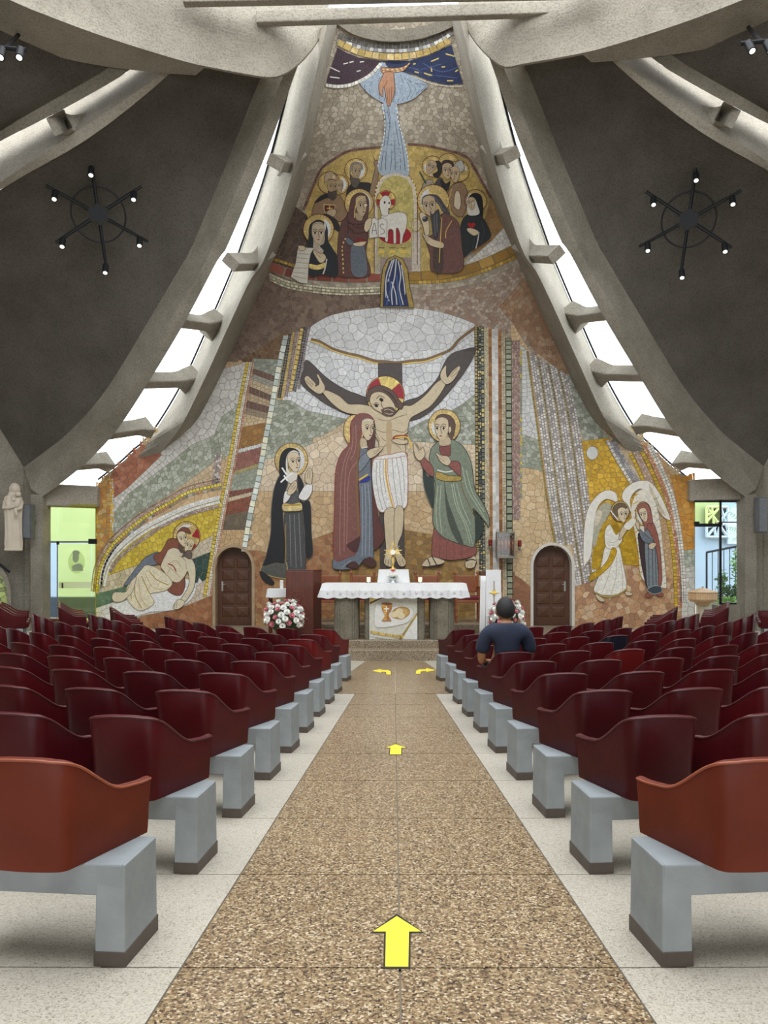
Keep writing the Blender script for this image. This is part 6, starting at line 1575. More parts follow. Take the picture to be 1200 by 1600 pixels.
# ------------------------------------------------------------ wheel-shaped spotlight fittings on the shells
BLKM = mat_plain('black_metal', hx('17191d'), 0.5, 0.3); LENS = mat_plain('spot_lens', hx('d8d8d4'), 0.3, emit=((1, 0.97, 0.9), 0.35))
def wheel(px, py, off, R_px, label, sd, tilt=0):
    rows_ = SKY[sd][9]; best = None
    for r in rows_:
        for v in r:
            x, y = px_of(v.x, v.y, v.z); d = (x - px) ** 2 + (y - py) ** 2
            if best is None or d < best[0]: best = (d, v)
    Y = best[1].y - off; c = P(px, py, Y)
    n = (Vector((0, 0, EYE)) - c).normalized()
    u = Vector((1, 0, 0)); u = (u - n * u.dot(n)).normalized(); v = n.cross(u) * -1
    if v.z < 0: v = -v
    k = Y / F
    t = thing('wheel_chandelier', label, 'light fixture', tuple(c), group='spotlight wheels')
    L = lambda a, b, d=0.0: u * a + v * b + n * d
    MB().tube([L(R_px * k * math.cos(a), R_px * k * math.sin(a)) for a in [2 * math.pi * j / 40 for j in range(41)]], 0.018, 6, False).build('ring', BLKM, t, smooth=True)
    hub = []
    for j in range(36):
        a = 2 * math.pi * j / 36; r = (13.5 + 2.5 * math.cos(6 * (a - math.pi / 2))) * k; hub.append((r * math.cos(a), r * math.sin(a)))
    MB().prism(hub, -0.06, 0.06, lambda a, b, d: L(a, b, d)).build('hub', BLKM, t)
    MB().tube([L(0, 0, -0.05), L(0, 0, -0.05) + (best[1] - c)], 0.05, 8).build('stem', BLKM, t)
    for j in range(6):
        a = math.pi / 2 + j * math.pi / 3; e = (math.cos(a), math.sin(a)); rl_ = (88 if j == 0 else 80) * k
        MB().tube([L(e[0] * 10 * k, e[1] * 10 * k), L(e[0] * rl_, e[1] * rl_)], [0.036, 0.03], 6).build('arm', BLKM, t)
        rr = 66 * k if j not in (3,) else 72 * k
        b0 = L(e[0] * rr, e[1] * rr, 0.06); dr = (Vector((0.12 * -sd, -0.45, -0.9))).normalized()
        h = MB().tube([b0, b0 + dr * 0.05, b0 + dr * 0.05, b0 + dr * 0.27], [0.03, 0.03, 0.062, 0.068], 12).build('spot_head', BLKM, t, smooth=True, angle=40)
        MB().tube([b0 + dr * 0.262, b0 + dr * 0.275], 0.046, 12).build('lens', LENS, h)
    return t
wheel(154, 335, 0.5, 40, 'black six-armed spotlight wheel on the left dark shell', -1)
wheel(1076, 343, 0.5, 40, 'black six-armed spotlight wheel on the right dark shell', 1)
for sd, px, py, lb in ((-1, 18, 78, 'pair of black spotlights at the upper left corner'), (1, 1180, 68, 'pair of black spotlights at the upper right corner')):
    c = P(px, py, 12.9); t = thing('spotlight_pair', lb, 'light fixture', tuple(c), group='corner spotlight pairs')
    MB().tube([(-0.55 , 0, 0.08), (0.25, 0, 0.0)] if sd < 0 else [(-0.25, 0, 0.0), (0.55, 0, 0.08)], 0.035, 6).build('arm', BLKM, t)
    MB().tube([(0.1 * sd, 0, 0.03), (0.3 * sd, 0.9, 0.9)], 0.035, 6).build('stem', BLKM, t)
    for x in (-0.14, 0.17):
        dr = Vector((0.1, -.45, -.9)).normalized(); b0 = Vector((x, -0.02, 0.02)); h = MB().tube([b0, b0 + dr * .04, b0 + dr * .04, b0 + dr * .27], [.03, .03, .065, .07], 12).build('spot_head', BLKM, t, smooth=True, angle=40)
        MB().tube([b0 + dr * .262, b0 + dr * .275], 0.048, 12).build('lens', LENS, h)
# ------------------------------------------------------------ sanctuary
FLUTE = mat_concrete('fluted_concrete', hx('857f70'), hx('6a6557'), scale=3, bump=0.3)
CLOTH = mat_plain('white_linen', hx('dedede'), 0.85, var=0.03, scale=20)
LACE = mat_plain('white_lace', hx('cfcfd0'), 0.9, var=0.10, scale=26)
GOLDB = mat_plain('polished_gold', hx('d8b45a'), 0.28, 0.85); WAX = mat_plain('candle_wax', hx('efe6c4'), 0.5, emit=((1, 0.8, 0.4), 0.15)); WAXW = mat_plain('white_wax', hx('ecebe6'), 0.5)
REDV = mat_plain('red_upholstery', hx('6a1a20'), 0.6)
MB().prism([(-2.75, 20.45), (-2.75, 18.4), (2.75, 18.4), (2.75, 20.45)], PLZ, 0.11).build('floor_predella', STEPM, kind='structure', bevel=0.01)
AY = 16.7
def fluted_pier(cx, cy, w_, d_, z0, z1, rnd_=True, n=26, amp=0.012):
    pts = []
    m = 60
    for k in range(m):
        t = 2 * math.pi * k / m; c_, s_ = math.cos(t), math.sin(t); e_ = 0.5 if rnd_ else 0.25
        x = w_ / 2 * math.copysign(abs(c_) ** e_, c_); y = d_ / 2 * math.copysign(abs(s_) ** e_, s_)
        k_ = 1 + (amp / 0.2) * (1 if k % 2 else -1) * 0.5
        pts.append((cx + x * k_, cy + y * k_))
    return MB().prism(pts, z0, z1)
al = thing('altar', 'stone altar table with fluted piers and chalice mosaic front', 'altar', (0, AY, PLZ))
zx = lambda px, Y=AY: (px - VX) * Y / F
TOPA = P(0, 912, AY - 0.05).z - PLZ           # height of the table top
MB().rbox((0, 0.42, TOPA - 0.09), (3.02, 0.95, 0.15), 0.02).build('table_slab', FLUTE, al)
for x0, x1 in ((522, 560), (672, 710)):
    fluted_pier(zx((x0 + x1) / 2), 0.30, zx(x1) - zx(x0), 0.75, 0.0, TOPA - 0.16).build('pier', FLUTE, al)
for x0, x1 in ((569.5, 577.5), (651.5, 664)):
    fluted_pier(zx((x0 + x1) / 2), 0.12, zx(x1) - zx(x0), 0.28, 0.0, TOPA - 0.16, False).build('inner_pier', FLUTE, al)
fp = MB().box((zx(614.5), 0.03, (TOPA - 0.16) / 2), (zx(652) - zx(577), 0.10, TOPA - 0.16)).build('front_panel', mat_plain('pale_mosaic_marble', hx('c9c8bc'), 0.5, var=0.12, scale=18), al)
class Flat:
    """small inlays on the altar front"""
    def __init__(s): s.k = 0
    def a(s, name, pts, col, mat='t', smooth=True, thick=0.003):
        pts = nums(pts) if isinstance(pts, str) else pts
        if smooth: pts = closed_smooth(pts, 4)
        s.k += 1; y = -0.022 - 0.0025 * s.k
        v = [Vector((zx(x), y, P(0, yy, AY).z - PLZ)) for x, yy in pts]
        r = geometry.delaunay_2d_cdt([Vector((p.x, p.z)) for p in v], [(i, (i + 1) % len(v)) for i in range(len(v))], [list(range(len(v)))], 1, 1e-6)
        return col_obj(name, [Vector((q.x, y, q.y)) for q in r[0]], [tuple(f) for f in r[2]], [hx(col)], MM[mat], fp)
fl = Flat()
fl.a('white_corner', '652,960 652,999 628,999', 'dcdcd8', 'p', False); fl.a('gold_line', '652,956 652,961 627,999 623,999', 'a8904c', 'g', False)
fl.a('gold_arc', '578,934 606,930 590,938 578,945', 'd0b460', 'g', False); fl.a('line_arc', '578,941 600,931 601,932.5 578,944', '5a3a28', 't', False)
fl.a('linen_inlay', '588,946 600,948 632,948 645,954 642,966 632,974 600,980 586,976', 'dcdbd6', 'p')
fl.a('plate', ell(626, 957.5, 15, 9.5, -12, n=24), 'b08a50', 't', False); fl.a('plate_inner', ell(625, 957.5, 12, 7, -12, n=24), 'c8a468', 't', False)
for x, y in ((616, 960), (624, 955), (627, 962)): fl.a('bread', ell(x, y, 6, 4.8, -10, n=16), 'dccca6', 'p', False)
fl.a('chalice', '596,943 613,943 612,952 608,958 607,962 612,970 596,970 602,962 600,958 597,952', 'a8723c', 't', False); fl.a('chalice_gold', '596,943 604,943 604,969 596,970 602,962 600,958', 'c8964c', 'g', False); fl.a('chalice_rim', ell(604.5, 943, 9, 1.8, n=16), '7a4a28', 't', False)
fl.a('cross_inlay', '603,947 605,947 605,950 608,950 608,952 605,952 605,956 603,956 603,952 600,952 600,950 603,950', 'e6e2d2', 'p', False)
gb = []
for k in range(14):
    t = k / 13; x = 579 + 48 * t; y = 985 + 7 * math.sin(t * 1.4); fl.k = 14
    fl.a('gold_inlay_tile', [(x, y), (x + 3, y + 0.4), (x + 3, y + 4.5), (x, y + 4)], 'd8b44a' if k % 3 else 'b8943a', 'g', False)
for r in range(2):
    for k in range(13): fl.k = 14; x = 579 + 3.7 * k; y = 991 + r * 4 + 6 * math.sin(k / 13 * 1.3); fl.a('white_inlay_tile', [(x, y), (x + 3, y + .3), (x + 3, y + 3), (x, y + 2.7)], 'dad6cc', 'p', False) if y < 996 else None

# the cloth: flat top, skirts with shallow folds and a scalloped hem
ct = thing('altar_cloth', 'white altar cloth with scalloped lace hem', 'cloth', (0, AY, PLZ))
hw0, y0, y1 = 1.56, -0.08, 0.92
loop = []
def seg(a, b, n): return [(a[0] + (b[0] - a[0]) * k / n, a[1] + (b[1] - a[1]) * k / n) for k in range(n)]
cx_ = zx(616)
cor = [(-hw0, y0), (hw0, y0), (hw0, y1), (-hw0, y1)]
loop = seg(cor[0], cor[1], 90) + seg(cor[1], cor[2], 28) + seg(cor[2], cor[3], 90) + seg(cor[3], cor[0], 28)
rows_ = []
N_ = len(loop); drop = TOPA - (P(0, 933, AY - .12).z - PLZ)
for lv in range(7):
    u = lv / 6; r = []
    for k, (x, y) in enumerate(loop):
        sx = math.copysign(1, x) if abs(abs(x) - hw0) < 1e-6 else 0; sy = -1 if abs(y - y0) < 1e-6 else (1 if abs(y - y1) < 1e-6 else 0)
        o = 0.075 * u + 0.018 * u * math.sin(k * 0.55) + 0.010 * u * math.sin(k * 0.23 + 1)
        z = TOPA + 0.004 - drop * u - (0.030 * abs(math.sin(k * math.pi / 7.5)) * u if lv >= 5 else 0) + (-0.006 if u > 0 else 0)
        r.append(Vector((cx_ + x + sx * o * (1.2 if sx else 1), y + sy * o, z)))
    rows_.append(r)
mb = MB().grid(rows_[0:4], closed=True); mb.add(rows_[0], [tuple(range(N_))]); mb.build('cloth_top', CLOTH, ct, smooth=True, angle=40)
MB().grid(rows_[3:], closed=True).build('lace_hem', LACE, ct, smooth=True)
# lace figures worked into the hem
for k in range(22):
    x = cx_ - 1.5 + 3.0 * (k + 0.5) / 22; z = TOPA - drop * 0.62; y = y0 - 0.085
    if k % 2: MB().box((x, y, z), (0.012, 0.006, 0.11)).box((x, y, z + 0.02), (0.06, 0.006, 0.012)).build('lace_cross', CLOTH, ct)
    else: MB().sphere((x, y, z), 0.035, 10, 6, (0.8, 0.12, 1.2)).build('lace_medallion', CLOTH, ct, smooth=True)
ZT = PLZ + TOPA + 0.006
def on_altar(px, Y): return ((px - VX) * Y / F, Y, ZT)
bx = thing('veiled_throne_box', 'white draped box at the middle of the altar', 'box', on_altar(615, 17.25))
wv = 0.36
rows_ = []
for lv in range(5):
    u = lv / 4; r = []
    for k in range(48):
        t = 2 * math.pi * k / 48; c_, s_ = math.cos(t), math.sin(t)
        x = wv * math.copysign(abs(c_) ** 0.22, c_) * (0.93 + 0.09 * u + 0.012 * u * math.sin(9 * t)); y = 0.19 * math.copysign(abs(s_) ** 0.25, s_) * (0.9 + 0.12 * u + 0.02 * u * math.sin(11 * t))
        r.append(Vector((x, y, 0.30 * (1 - u) + 0.002)))
    rows_.append(r)
mb = MB().grid(rows_, closed=True); mb.add(rows_[0], [tuple(range(48))]); mb.build('drape', CLOTH, bx, smooth=True, angle=45)
mo = thing('monstrance', 'gold and white sunburst monstrance standing on the draped box', 'monstrance', (on_altar(614, 17.25)[0], 17.25, ZT + 0.304))
MB().lathe([(0.085, 0), (0.08, 0.015), (0.03, 0.04), (0.018, 0.08), (0.03, 0.11), (0.015, 0.14), (0.013, 0.26)], n=14).build('foot', GOLDB, mo, smooth=True)
mc = MB().tube([(0, -0.02, 0.38), (0, 0.02, 0.38)], 0.055, 18).build('lunette', mat_plain('white_host', hx('f0eee4'), 0.5), mo)
for k in range(24):
    a_ = 2 * math.pi * k / 24; L_ = 0.21 if k % 2 else 0.16
    MB().tube([(0.05 * math.cos(a_), 0, 0.38 + 0.05 * math.sin(a_)), (L_ * math.cos(a_), 0, 0.38 + L_ * math.sin(a_))], [0.013, 0.006], 5).build('ray', GOLDB if k % 3 else CHROME, mo)
MB().box((0, 0, 0.57), (0.012, 0.012, 0.08)).box((0, 0, 0.575), (0.05, 0.012, 0.012)).build('cross', GOLDB, mo)

# flowers
PETW = mat_plain('white_petal', hx('f0f0ea'), 0.7, var=0.04); PETP = mat_plain('pink_petal', hx('d98a94'), 0.7, var=0.12, scale=20); EYE_ = mat_plain('flower_eye', hx('d8d490'), 0.7); GRN = mat_plain('stem_green', hx('40603a'), 0.7, var=0.25)
def mum_mesh(r):
    mb = MB(); rr = random.Random(5)
    for ring, (n, L, up) in enumerate(((13, 1.0, 0.10), (11, 0.8, 0.35), (8, 0.55, 0.7))):
        for k in range(n):
            a_ = 2 * math.pi * (k + 0.5 * ring) / n; d = Vector((math.cos(a_), math.sin(a_), 0)); s_ = Vector((-d.y, d.x, 0)); z = r * 0.12 * ring
            p1 = d * r * 0.15; p2 = d * r * L * 0.65 + Vector((0, 0, r * up * 0.6)); p3 = d * r * L + Vector((0, 0, r * up))
            w_ = r * 0.2
            mb.add([p1 + Vector((0, 0, z)), p2 + s_ * w_ + Vector((0, 0, z)), p3 + Vector((0, 0, z)), p2 - s_ * w_ + Vector((0, 0, z))], [(0, 1, 2, 3)])
    return mb
def rose_mesh(r):
    mb = MB()
    for ring, (n, rad, h, tw) in enumerate(((5, 1.0, 0.55, 0), (5, 0.72, 0.8, 0.5), (4, 0.42, 0.95, 0.2))):
        for k in range(n):
            a_ = 2 * math.pi * (k + tw) / n; q = []
            for du, dz, f_ in ((-0.55, 0.0, .45), (0.55, 0.0, .45), (0.62, 0.7, .95), (0.0, 1.0, 1.05), (-0.62, 0.7, .95)):
                t = a_ + du; q.append((r * rad * f_ * math.cos(t), r * rad * f_ * math.sin(t), r * h * dz))
            mb.add(q, [(0, 1, 2, 3, 4)])
    mb.sphere((0, 0, r * 0.4), r * 0.35, 8, 6)
    return mb
_m = mum_mesh(1.0).build('white_flower', PETW, None, fix=False); _r = rose_mesh(1.0).build('pink_rose', PETP, None, fix=False)
MUM, ROSE = _m.data, _r.data
bpy.data.objects.remove(_m); bpy.data.objects.remove(_r)
_l = MB().add([(0, 0, 0), (0.5, 0.22, 0.08), (1, 0, 0.0), (0.5, -0.22, 0.08)], [(0, 1, 2, 3)]).build('leaf', GRN, None, fix=False); LEAFM = _l.data; bpy.data.objects.remove(_l)
def orient(o, d):
    o.rotation_euler = Vector(d).to_track_quat('Z', 'Y').to_euler()
def bouquet(loc, R, H, n, label, seed, stand):
    rr = random.Random(seed); t = thing('flower_arrangement', label, 'flowers', loc, group='flower arrangements before the altar')
    c0 = stand
    if stand > 0.02: MB().lathe([(0.11, 0), (0.11, 0.02), (0.03, 0.05), (0.03, stand - 0.1), (0.12, stand - 0.02), (0.13, stand + 0.03)], n=14).build('vase_stand', WOOD2, t)
    MB().sphere((0, 0, c0 + H * 0.42), 1.0, 14, 10, (R * 0.72, R * 0.72, H * 0.44)).build('foliage_core', mat_plain('dark_foliage', hx('2e4428'), 0.8, var=0.4, scale=25, bump=0.8, bscale=60), t)
    for k in range(n):
        u = (k + 0.5) / n; th = k * 2.39996; el = math.asin(-0.35 + 1.33 * u)
        d = Vector((math.cos(th) * math.cos(el), math.sin(th) * math.cos(el), math.sin(el)))
        q = rr.uniform(0.86, 1.06); p = Vector((d.x * R * q, d.y * R * q, c0 + H * 0.42 + d.z * H * 0.56 * q))
        pink = (k % 3 == 1)
        o = link('pink_rose' if pink else 'white_flower', ROSE if pink else MUM, t); s_ = (0.062 if pink else 0.078) * rr.uniform(.85, 1.2); o.scale = (s_,) * 3; o.location = p; orient(o, d + Vector((0, 0, 0.3)))
    for k in range(34):
        th = rr.uniform(0, 6.28); el = rr.uniform(-.5, 1.2); d = Vector((math.cos(th) * math.cos(el), math.sin(th) * math.cos(el), math.sin(el)))
        o = link('leaf', LEAFM, t); o.scale = (rr.uniform(.10, .2),) * 3; o.location = Vector((d.x * R * .75, d.y * R * .75, c0 + H * .42 + d.z * H * .42)); o.rotation_euler = d.to_track_quat('X', 'Z').to_euler()
    return t
bouquet((zx(443, 16.72), 16.72, -0.256), 0.42, 0.74, 74, 'dome of white chrysanthemums and pink roses before the wooden ambo', 1, 0.30)
bouquet((zx(791, 17.0), 17.0, PLZ), 0.36, 0.72, 56, 'dome of white chrysanthemums and pink roses before the white-draped lectern', 2, 0.16)
sb = thing('small_altar_posy', 'small posy of white flowers and one pink rose on the altar', 'flowers', on_altar(614, 16.95))
MB().lathe([(0.05, 0), (0.055, 0.01), (0.03, 0.05), (0.05, 0.10)], n=12).build('bowl', mat_plain('clear_bowl', hx('c8d0d4'), 0.1, spec=0.8), sb)
for k in range(7):
    a_ = k * 0.9; o = link('white_flower', MUM, sb); o.scale = (0.055,) * 3; o.location = (0.085 * math.cos(a_), 0.06 * math.sin(a_), 0.12 + 0.012 * k); orient(o, (math.cos(a_) * .8, math.sin(a_) * .8 - .3, .6))
o = link('pink_rose', ROSE, sb); o.scale = (0.06,) * 3; o.location = (0, -0.02, 0.26); orient(o, (0, -.5, 1))
for k in range(5): o = link('leaf', LEAFM, sb); o.scale = (0.12,) * 3; o.location = (0, 0, .1); o.rotation_euler = (0, -0.3, k * 1.25)
for px, lb in ((576, 'short yellow candle left of the draped box on the altar'), (656.5, 'short yellow candle right of the draped box on the altar')):
    t = thing('altar_candle', lb, 'candle', on_altar(px, 16.95), group='altar candles')
    MB().lathe([(0.055, 0), (0.055, 0.012), (0.045, 0.02), (0.045, 0.03)], n=14).build('dish', CHROME, t); MB().lathe([(0.042, 0.03), (0.042, 0.125), (0.034, 0.13)], n=14).build('wax', WAX, t); MB().tube([(0, 0, .125), (0, 0, .15)], 0.004, 5).build('wick', FRAME, t)

# wooden ambo on the left
am = thing('wooden_ambo', 'tall red-brown wooden ambo with carved front left of the altar', 'lectern', (zx(471, 17.3), 17.3, PLZ))
ax0, ax1 = zx(447, 17.3) - am.location.x, zx(490, 17.3) - am.location.x; ah_ = P(0, 892, 17.3).z - PLZ
pl_ = [(ax0, -0.05), (ax1, -0.05), (ax1 + 0.16, 0.22), (ax1 + 0.1, 0.42), (ax0 + 0.05, 0.42)]
MB().prism(pl_, 0.1, ah_).build('body', WOOD2, am, bevel=0.012); MB().prism([(a * 1.04, b * 1.04) for a, b in pl_], 0, 0.12).build('plinth', WOOD2, am, bevel=0.01)
MB().prism([(a * 1.03, b * 1.03) for a, b in pl_], ah_, ah_ + 0.025).build('top', WOOD2, am, bevel=0.008)
CARV = mat_plain('carved_wood', hx('7a3a24'), 0.35, var=0.2)
for pts in ([(-.2, .72), (-.22, .95), (-.1, 1.05), (.05, 1.02), (.16, 1.1), (.2, .98)], [(-.18, .8), (-.05, .7), (.1, .74), (.2, .62), (.12, .5)], [(-.1, .9), (0, .95), (.08, .88), (0, .8), (-.1, .86)], [(-.2, .6), (-.1, .48), (0.05, .5)], [(.0, .65), (.08, .45), (.18, .4)]):
    MB().tube([(x - 0.03, -0.052, z) for x, z in pts], 0.009, 5).build('carving', CARV, am)
# small side table and candle
tb = thing('credence_table', 'small table with white cloth behind the left flowers', 'table', (zx(436, 18.15), 18.15, PLZ)); th_ = P(0, 921, 18.15).z - PLZ
MB().rbox((0, 0, th_), (0.5, 0.4, 0.03), 0.005).build('top', WOOD2, tb)
for sx in (-.2, .2):
    for sy in (-.15, .15): MB().tube([(sx, sy, 0), (sx, sy, th_)], 0.025, 6).build('leg', WOOD2, tb)
tc_ = thing('table_cloth', 'white cloth with lace edge on the small side table', 'cloth', (zx(436, 18.15), 18.15, PLZ + th_ + 0.016)); rows_ = []
for lv in range(4):
    u = lv / 3; rows_.append([Vector((0.26 * math.copysign(abs(math.cos(t)) ** .2, math.cos(t)) * (1 + .10 * u + .02 * u * math.sin(13 * t)), .21 * math.copysign(abs(math.sin(t)) ** .2, math.sin(t)) * (1 + .1 * u), 0.004 - .2 * u + .012 * math.sin(20 * t) * (lv == 3))) for t in [2 * math.pi * k / 64 for k in range(64)]])
mb = MB().grid(rows_, closed=True); mb.add(rows_[0], [tuple(range(64))]); mb.build('cloth', CLOTH, tc_, smooth=True, angle=40)
cd = thing('pillar_candle', 'thick white candle on the small side table', 'candle', (zx(440.5, 18.15), 18.11, PLZ + th_ + 0.022)); MB().lathe([(0.042, 0), (0.042, 0.19), (0.03, 0.2)], n=16).build('wax', WAXW, cd, smooth=True, angle=40); MB().tube([(0, 0, .195), (0, 0, .22)], 0.004, 5).build('wick', FRAME, cd)
# draped lectern on the right with a gold cross worked on the cloth
lc = thing('draped_lectern', 'narrow lectern under a long white cloth with a gold cross', 'lectern', (zx(768, 17.5), 17.5, PLZ)); lh = P(0, 891, 17.5).z - PLZ
MB().rbox((-0.02, 0.12, lh - 0.07), (0.48, 0.4, 0.1), 0.01).build('desk', WOOD, lc); MB().box((0, 0.15, lh / 2 - 0.06), (0.16, 0.16, lh - 0.12)).build('post', WOOD, lc); MB().box((0, 0.12, 0.025), (0.42, 0.4, 0.05)).build('foot', WOOD, lc)
rows_ = []
for lv in range(10):
    u = lv / 9; z = lh * (1 - u) + 0.006 + 0.03 * u; r = []
    for k in range(17):
        v_ = k / 16; x = (-0.14 + 0.34 * v_) * (1 + 0.10 * u) - 0.0 * u; r.append(Vector((x, -0.10 - 0.05 * u + 0.012 * math.sin(v_ * 14) * u, z)))
    rows_.append(r)
rows_ = [[Vector((p.x, 0.32, p.z)) for p in rows_[0]]] + rows_
MB().grid(rows_).build('front_cloth', CLOTH, lc, smooth=True, solid=0.006, angle=40)
rows_ = []
for lv in range(10):
    u = lv / 9; rows_.append([Vector((-0.26 - 0.03 * u + 0.13 * k / 6, -0.085 + 0.008 * math.sin(k * 2.1) - 0.03 * u, (lh - 0.16) * (1 - u) + 0.03)) for k in range(7)])
MB().grid(rows_).build('side_cloth', CLOTH, lc, smooth=True, solid=0.006)
em = MB().tube([(0.04, -0.128, lh - 0.24), (0.04, -0.14, lh - 0.72)], 0.009, 6); em.tube([(-0.07, -0.135, lh - 0.50), (0.15, -0.135, lh - 0.50)], 0.009, 6); em.build('gold_cross', GOLDB, lc); MB().tube([(0.04, -0.125, lh - 0.5), (0.04, -0.142, lh - 0.5)], 0.05, 14).build('cross_medallion', GOLDB, lc)
# presider's chairs behind the altar
for px, lb in ((512, 'wooden armchair with red seat behind the altar, far left'), (566, 'wooden armchair with red seat behind the altar, left of centre'), (668, 'wooden armchair with red seat behind the altar, right of centre'), (730, 'wooden armchair with red seat at the right end behind the altar')):
    t = thing('sanctuary_armchair', lb, 'chair', (zx(px, 19.1), 19.1, 0.11), 0, 'armchairs behind the altar'); sh_ = 0.62
    MB().rbox((0, 0, sh_), (0.6, 0.5, 0.10), 0.03).build('seat', REDV, t); MB().rbox((0, 0, sh_ - 0.09), (0.62, 0.52, 0.07), 0.01).build('seat_frame', mat_plain('warm_wood', hx('8a5030'), 0.45, var=0.2, stretch=(5, 5, 1)), t); wm = MATS['warm_wood']
    MB().rbox((0, 0.25, sh_ + 0.33), (0.54, 0.05, 0.42), 0.02).build('backrest', wm, t)
    for sx in (-1, 1):
        MB().lathe([(.03, 0), (.035, .06), (.025, .1), (.04, .18), (.025, .26), (.04, .34), (.028, .42), (.038, sh_ - .05), (.03, sh_ + .26)], (0.29 * sx, -.23, 0), 10).build('front_leg', wm, t); MB().lathe([(.03, 0), (.03, sh_ + .58), (.045, sh_ + .6), (.03, sh_ + .64), (.0, sh_ + .67)], (.29 * sx, .25, 0), 10).build('rear_post', wm, t); MB().rbox((.29 * sx, 0.01, sh_ + .26), (.06, .54, .035), 0.01).build('armrest', wm, t)
# sanctuary lantern and red lamps on the wall
a, b = P(776, 872, 20.2), P(803, 831, 20.2); ln = thing('tabernacle_lantern', 'glass and copper tabernacle case mounted on the mosaic right of the cross', 'tabernacle', ((a.x + b.x) / 2, 20.25, a.z)); lw_, lh_ = b.x - a.x, b.z - a.z
COP = mat_plain('copper_relief', hx('a8785c'), 0.35, 0.6, var=0.4, scale=14, bump=0.6, bscale=30); STEEL = mat_plain('steel_case', hx('8a8478'), 0.35, 0.7)
MB().box((0, 0.12, lh_ / 2), (lw_ * 0.96, 0.16, lh_)).build('back_case', STEEL, ln)
for sx in (-1, 1):
    for sy in (-.14, .0): MB().tube([(sx * lw_ / 2, sy, 0), (sx * lw_ / 2, sy, lh_)], 0.016, 6).build('post', STEEL, ln)
for z in (0.02, lh_ - 0.02): MB().box((0, -0.07, z), (lw_ + .03, .16, .04)).build('rail', STEEL, ln)
MB().box((0, -0.145, lh_ / 2), (lw_, 0.008, lh_)).build('glass_front', mat_glass('case_glass', (.9, .9, .9), .02), ln)
for k in range(5):
    x = (-.4 + .2 * k) * lw_; MB().tube([(x, 0, 0.08), (x + .02, -.04, lh_ * .5), (x, -.02, lh_ * .72)], [.03, .05, .03], 8).sphere((x, -.03, lh_ * .8), .035, 8, 6).build('relief_figure', COP, ln, smooth=True)
REDG = mat_plain('red_lamp_glass', hx('74140f'), 0.25)
for px, py, lb in ((766, 851, 'red sanctuary lamp left of the tabernacle case'), (812, 852, 'red sanctuary lamp right of the tabernacle case')):
    c_ = P(px, py, 20.2); t = thing('sanctuary_lamp', lb, 'lamp', tuple(c_), group='red sanctuary lamps')
    MB().lathe([(.045, -.03), (.05, 0), (.05, .12), (.045, .13)], n=12).build('red_glass', REDG, t, smooth=True); MB().lathe([(.02, -.14), (.035, -.1), (.04, -.03)], n=10).build('holder', STEEL, t); MB().tube([(0, 0, -.06), (0, .28, -.06)], .014, 6).build('bracket', STEEL, t)
# a small wooden tray on the platform edge
tr = thing('wooden_tray', 'small wooden box on the platform left of the right flowers', 'box', (zx(757, 16.95), 16.95, PLZ)); MB().rbox((0, 0, .03), (.2, .14, .06), .008).build('body', WOOD, tr); MB().rbox((0, 0, .068), (.21, .15, .014), .004).build('lid', WOOD2, tr)

# ------------------------------------------------------------ the seated man
pp, pa, pz = CHAIR_AT[(1, 5, 0)]
man = thing('person', 'seated man in navy T-shirt with short black hair, seen from behind', 'person', (pp.x - 0.03, pp.y + 0.0, pz + 0.009), pa * 0.3)
SKINM = mat_plain('skin', hx('a5744f'), 0.55, var=0.06, scale=12); SHIRT = mat_plain('navy_cotton', hx('222a3e'), 0.85, var=0.12, scale=14, bump=0.25, bscale=9); HAIR = mat_plain('black_hair', hx('141312'), 0.5, var=0.5, scale=60, bump=0.6, bscale=120); JEAN = mat_plain('dark_jeans', hx('23262e'), 0.85, var=0.15, scale=20)
def skin_mesh(name, joints, edges, mat, parent, root=0, sub=2):
    me = bpy.data.meshes.new(name); me.from_pydata([j[0] for j in joints], edges, []); me.materials.append(mat); o = link(name, me, parent)
    m = o.modifiers.new('skin', 'SKIN'); m.use_smooth_shade = True
    sv = me.skin_vertices[0].data
    for i, j in enumerate(joints): sv[i].radius = j[1] if isinstance(j[1], tuple) else (j[1], j[1]); sv[i].use_root = (i == root)
    s_ = o.modifiers.new('subdivision', 'SUBSURF'); s_.levels = sub; s_.render_levels = sub
    return o
J = [((0, 0.03, .62), (.12, .10)), ((0, -.03, .78), (.15, .11)), ((0, -.05, .95), (.16, .115)), ((0, -.03, 1.06), (.085, .065)), ((0, -.01, 1.14), .056), ((0, .01, 1.19), .056), ((0, .03, 1.25), .078), ((0, .03, 1.32), .075),
     ((-.13, -.03, 1.04), .058), ((-.205, -.02, 1.01), .062), ((-.25, .0, .88), .058), ((-.262, .02, .74), .046), ((-.22, .16, .70), .040), ((-.16, .30, .68), .032), ((-.10, .37, .67), (.035, .022)),
     ((.13, -.03, 1.04), .058), ((.205, -.02, 1.01), .062), ((.25, .0, .88), .058), ((.262, .02, .74), .046), ((.22, .16, .70), .040), ((.16, .30, .68), .032), ((.10, .37, .67), (.035, .022)),
     ((-.10, .08, .60), .095), ((-.13, .44, .60), .075), ((-.13, .46, .34), .055), ((-.13, .45, .10), .04), ((-.14, .56, .06), .035), ((.10, .08, .60), .095), ((.13, .44, .60), .075), ((.13, .46, .34), .055), ((.13, .45, .10), .04), ((.14, .56, .06), .035)]
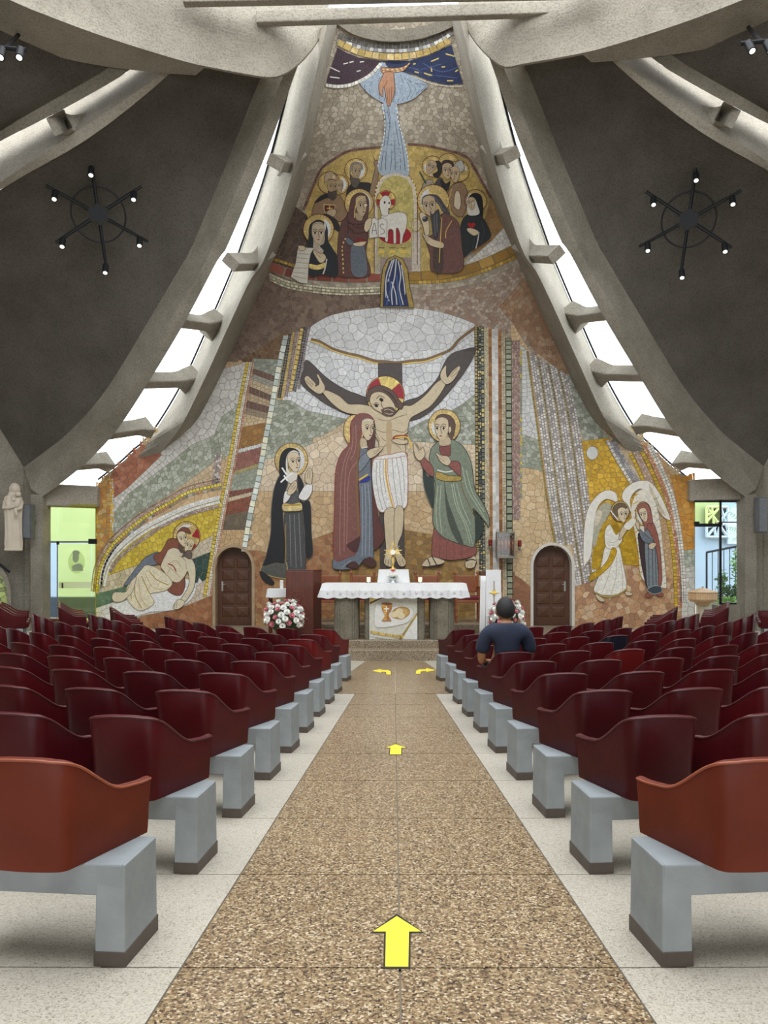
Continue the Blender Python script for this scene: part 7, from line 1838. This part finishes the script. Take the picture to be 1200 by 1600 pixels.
E = [(0, 1), (1, 2), (2, 3), (3, 4), (4, 5), (5, 6), (6, 7), (3, 8), (8, 9), (9, 10), (10, 11), (11, 12), (12, 13), (13, 14), (3, 15), (15, 16), (16, 17), (17, 18), (18, 19), (19, 20), (20, 21), (0, 22), (22, 23), (23, 24), (24, 25), (25, 26), (0, 27), (27, 28), (28, 29), (29, 30), (30, 31)]
body = skin_mesh('body', J, E, SKINM, man)
S = [((0, 0.03, .60), (.145, .125)), ((0, -.02, .76), (.165, .14)), ((0, -.05, .93), (.195, .15)), ((0, -.035, 1.055), (.15, .12)), ((0, -.02, 1.12), .082), ((-.13, -.03, 1.05), .112), ((-.212, -.02, 1.01), .094), ((-.25, .0, .89), .085), ((-.262, .012, .80), .080), ((.13, -.03, 1.05), .112), ((.212, -.02, 1.01), .094), ((.25, .0, .89), .085), ((.262, .012, .80), .080)]
skin_mesh('t_shirt', S, [(0, 1), (1, 2), (2, 3), (3, 4), (3, 5), (5, 6), (6, 7), (7, 8), (3, 9), (9, 10), (10, 11), (11, 12)], SHIRT, man)
T_ = [((0, 0.04, .585), (.14, .11)), ((-.10, .08, .595), .108), ((-.13, .44, .60), .09), ((-.13, .46, .34), .072), ((-.13, .45, .12), .062), ((.10, .08, .595), .108), ((.13, .44, .60), .09), ((.13, .46, .34), .072), ((.13, .45, .12), .062)]
skin_mesh('trousers', T_, [(0, 1), (1, 2), (2, 3), (3, 4), (0, 5), (5, 6), (6, 7), (7, 8)], JEAN, man)
for sx in (-1, 1): MB().rbox((0.135 * sx, .54, .045), (.1, .27, .09), .03).build('shoe', FRAME, man, smooth=True)
# head shape over the neck: skull, face, ears, hair
mb = MB().sphere((0, .03, 1.265), .098, 20, 16, (.84, 1.0, 1.2)); mb.sphere((0, .085, 1.215), .06, 14, 10, (.85, .9, 1.0)); mb.tube([(0, .125, 1.28), (0, .15, 1.24), (0, .13, 1.225)], [.012, .018, .014], 8); mb.tube([(-.025, .135, 1.19), (.025, .135, 1.19)], .008, 6); mb.build('head', SKINM, man, smooth=True)
for sx in (-1, 1):
    MB().sphere((.085 * sx, .035, 1.25), .03, 10, 8, (.45, .8, 1.15)).build('ear', SKINM, man, smooth=True); MB().sphere((.03 * sx, .112, 1.275), .011, 8, 6).build('eye', FRAME, man, smooth=True)
hr = []
for i in range(15):
    th = math.pi * (0.02 + 0.66 * i / 14); r = []
    for j in range(32):
        ph = 2 * math.pi * j / 32; back = 0.5 - 0.5 * math.sin(ph); tt = th * (0.62 + 0.42 * back); w_ = 1.0 + 0.015 * math.sin(ph * 9 + i)
        r.append(Vector((.0 + .092 * w_ * math.sin(tt) * math.cos(ph), .028 + .108 * w_ * math.sin(tt) * math.sin(ph), 1.268 + .127 * math.cos(tt))))
    hr.append(r)
mb = MB().grid(hr, closed=True); mb.add(hr[0], [tuple(range(32))]); hair = mb.build('hair', HAIR, man, smooth=True)
for o in man.children:
    if o.name.split('.')[0] in ('head', 'hair', 'ear', 'eye'):
        for v in o.data.vertices: v.co = Vector((0, .03, 1.2)) + (v.co - Vector((0, .03, 1.2))) * 1.12
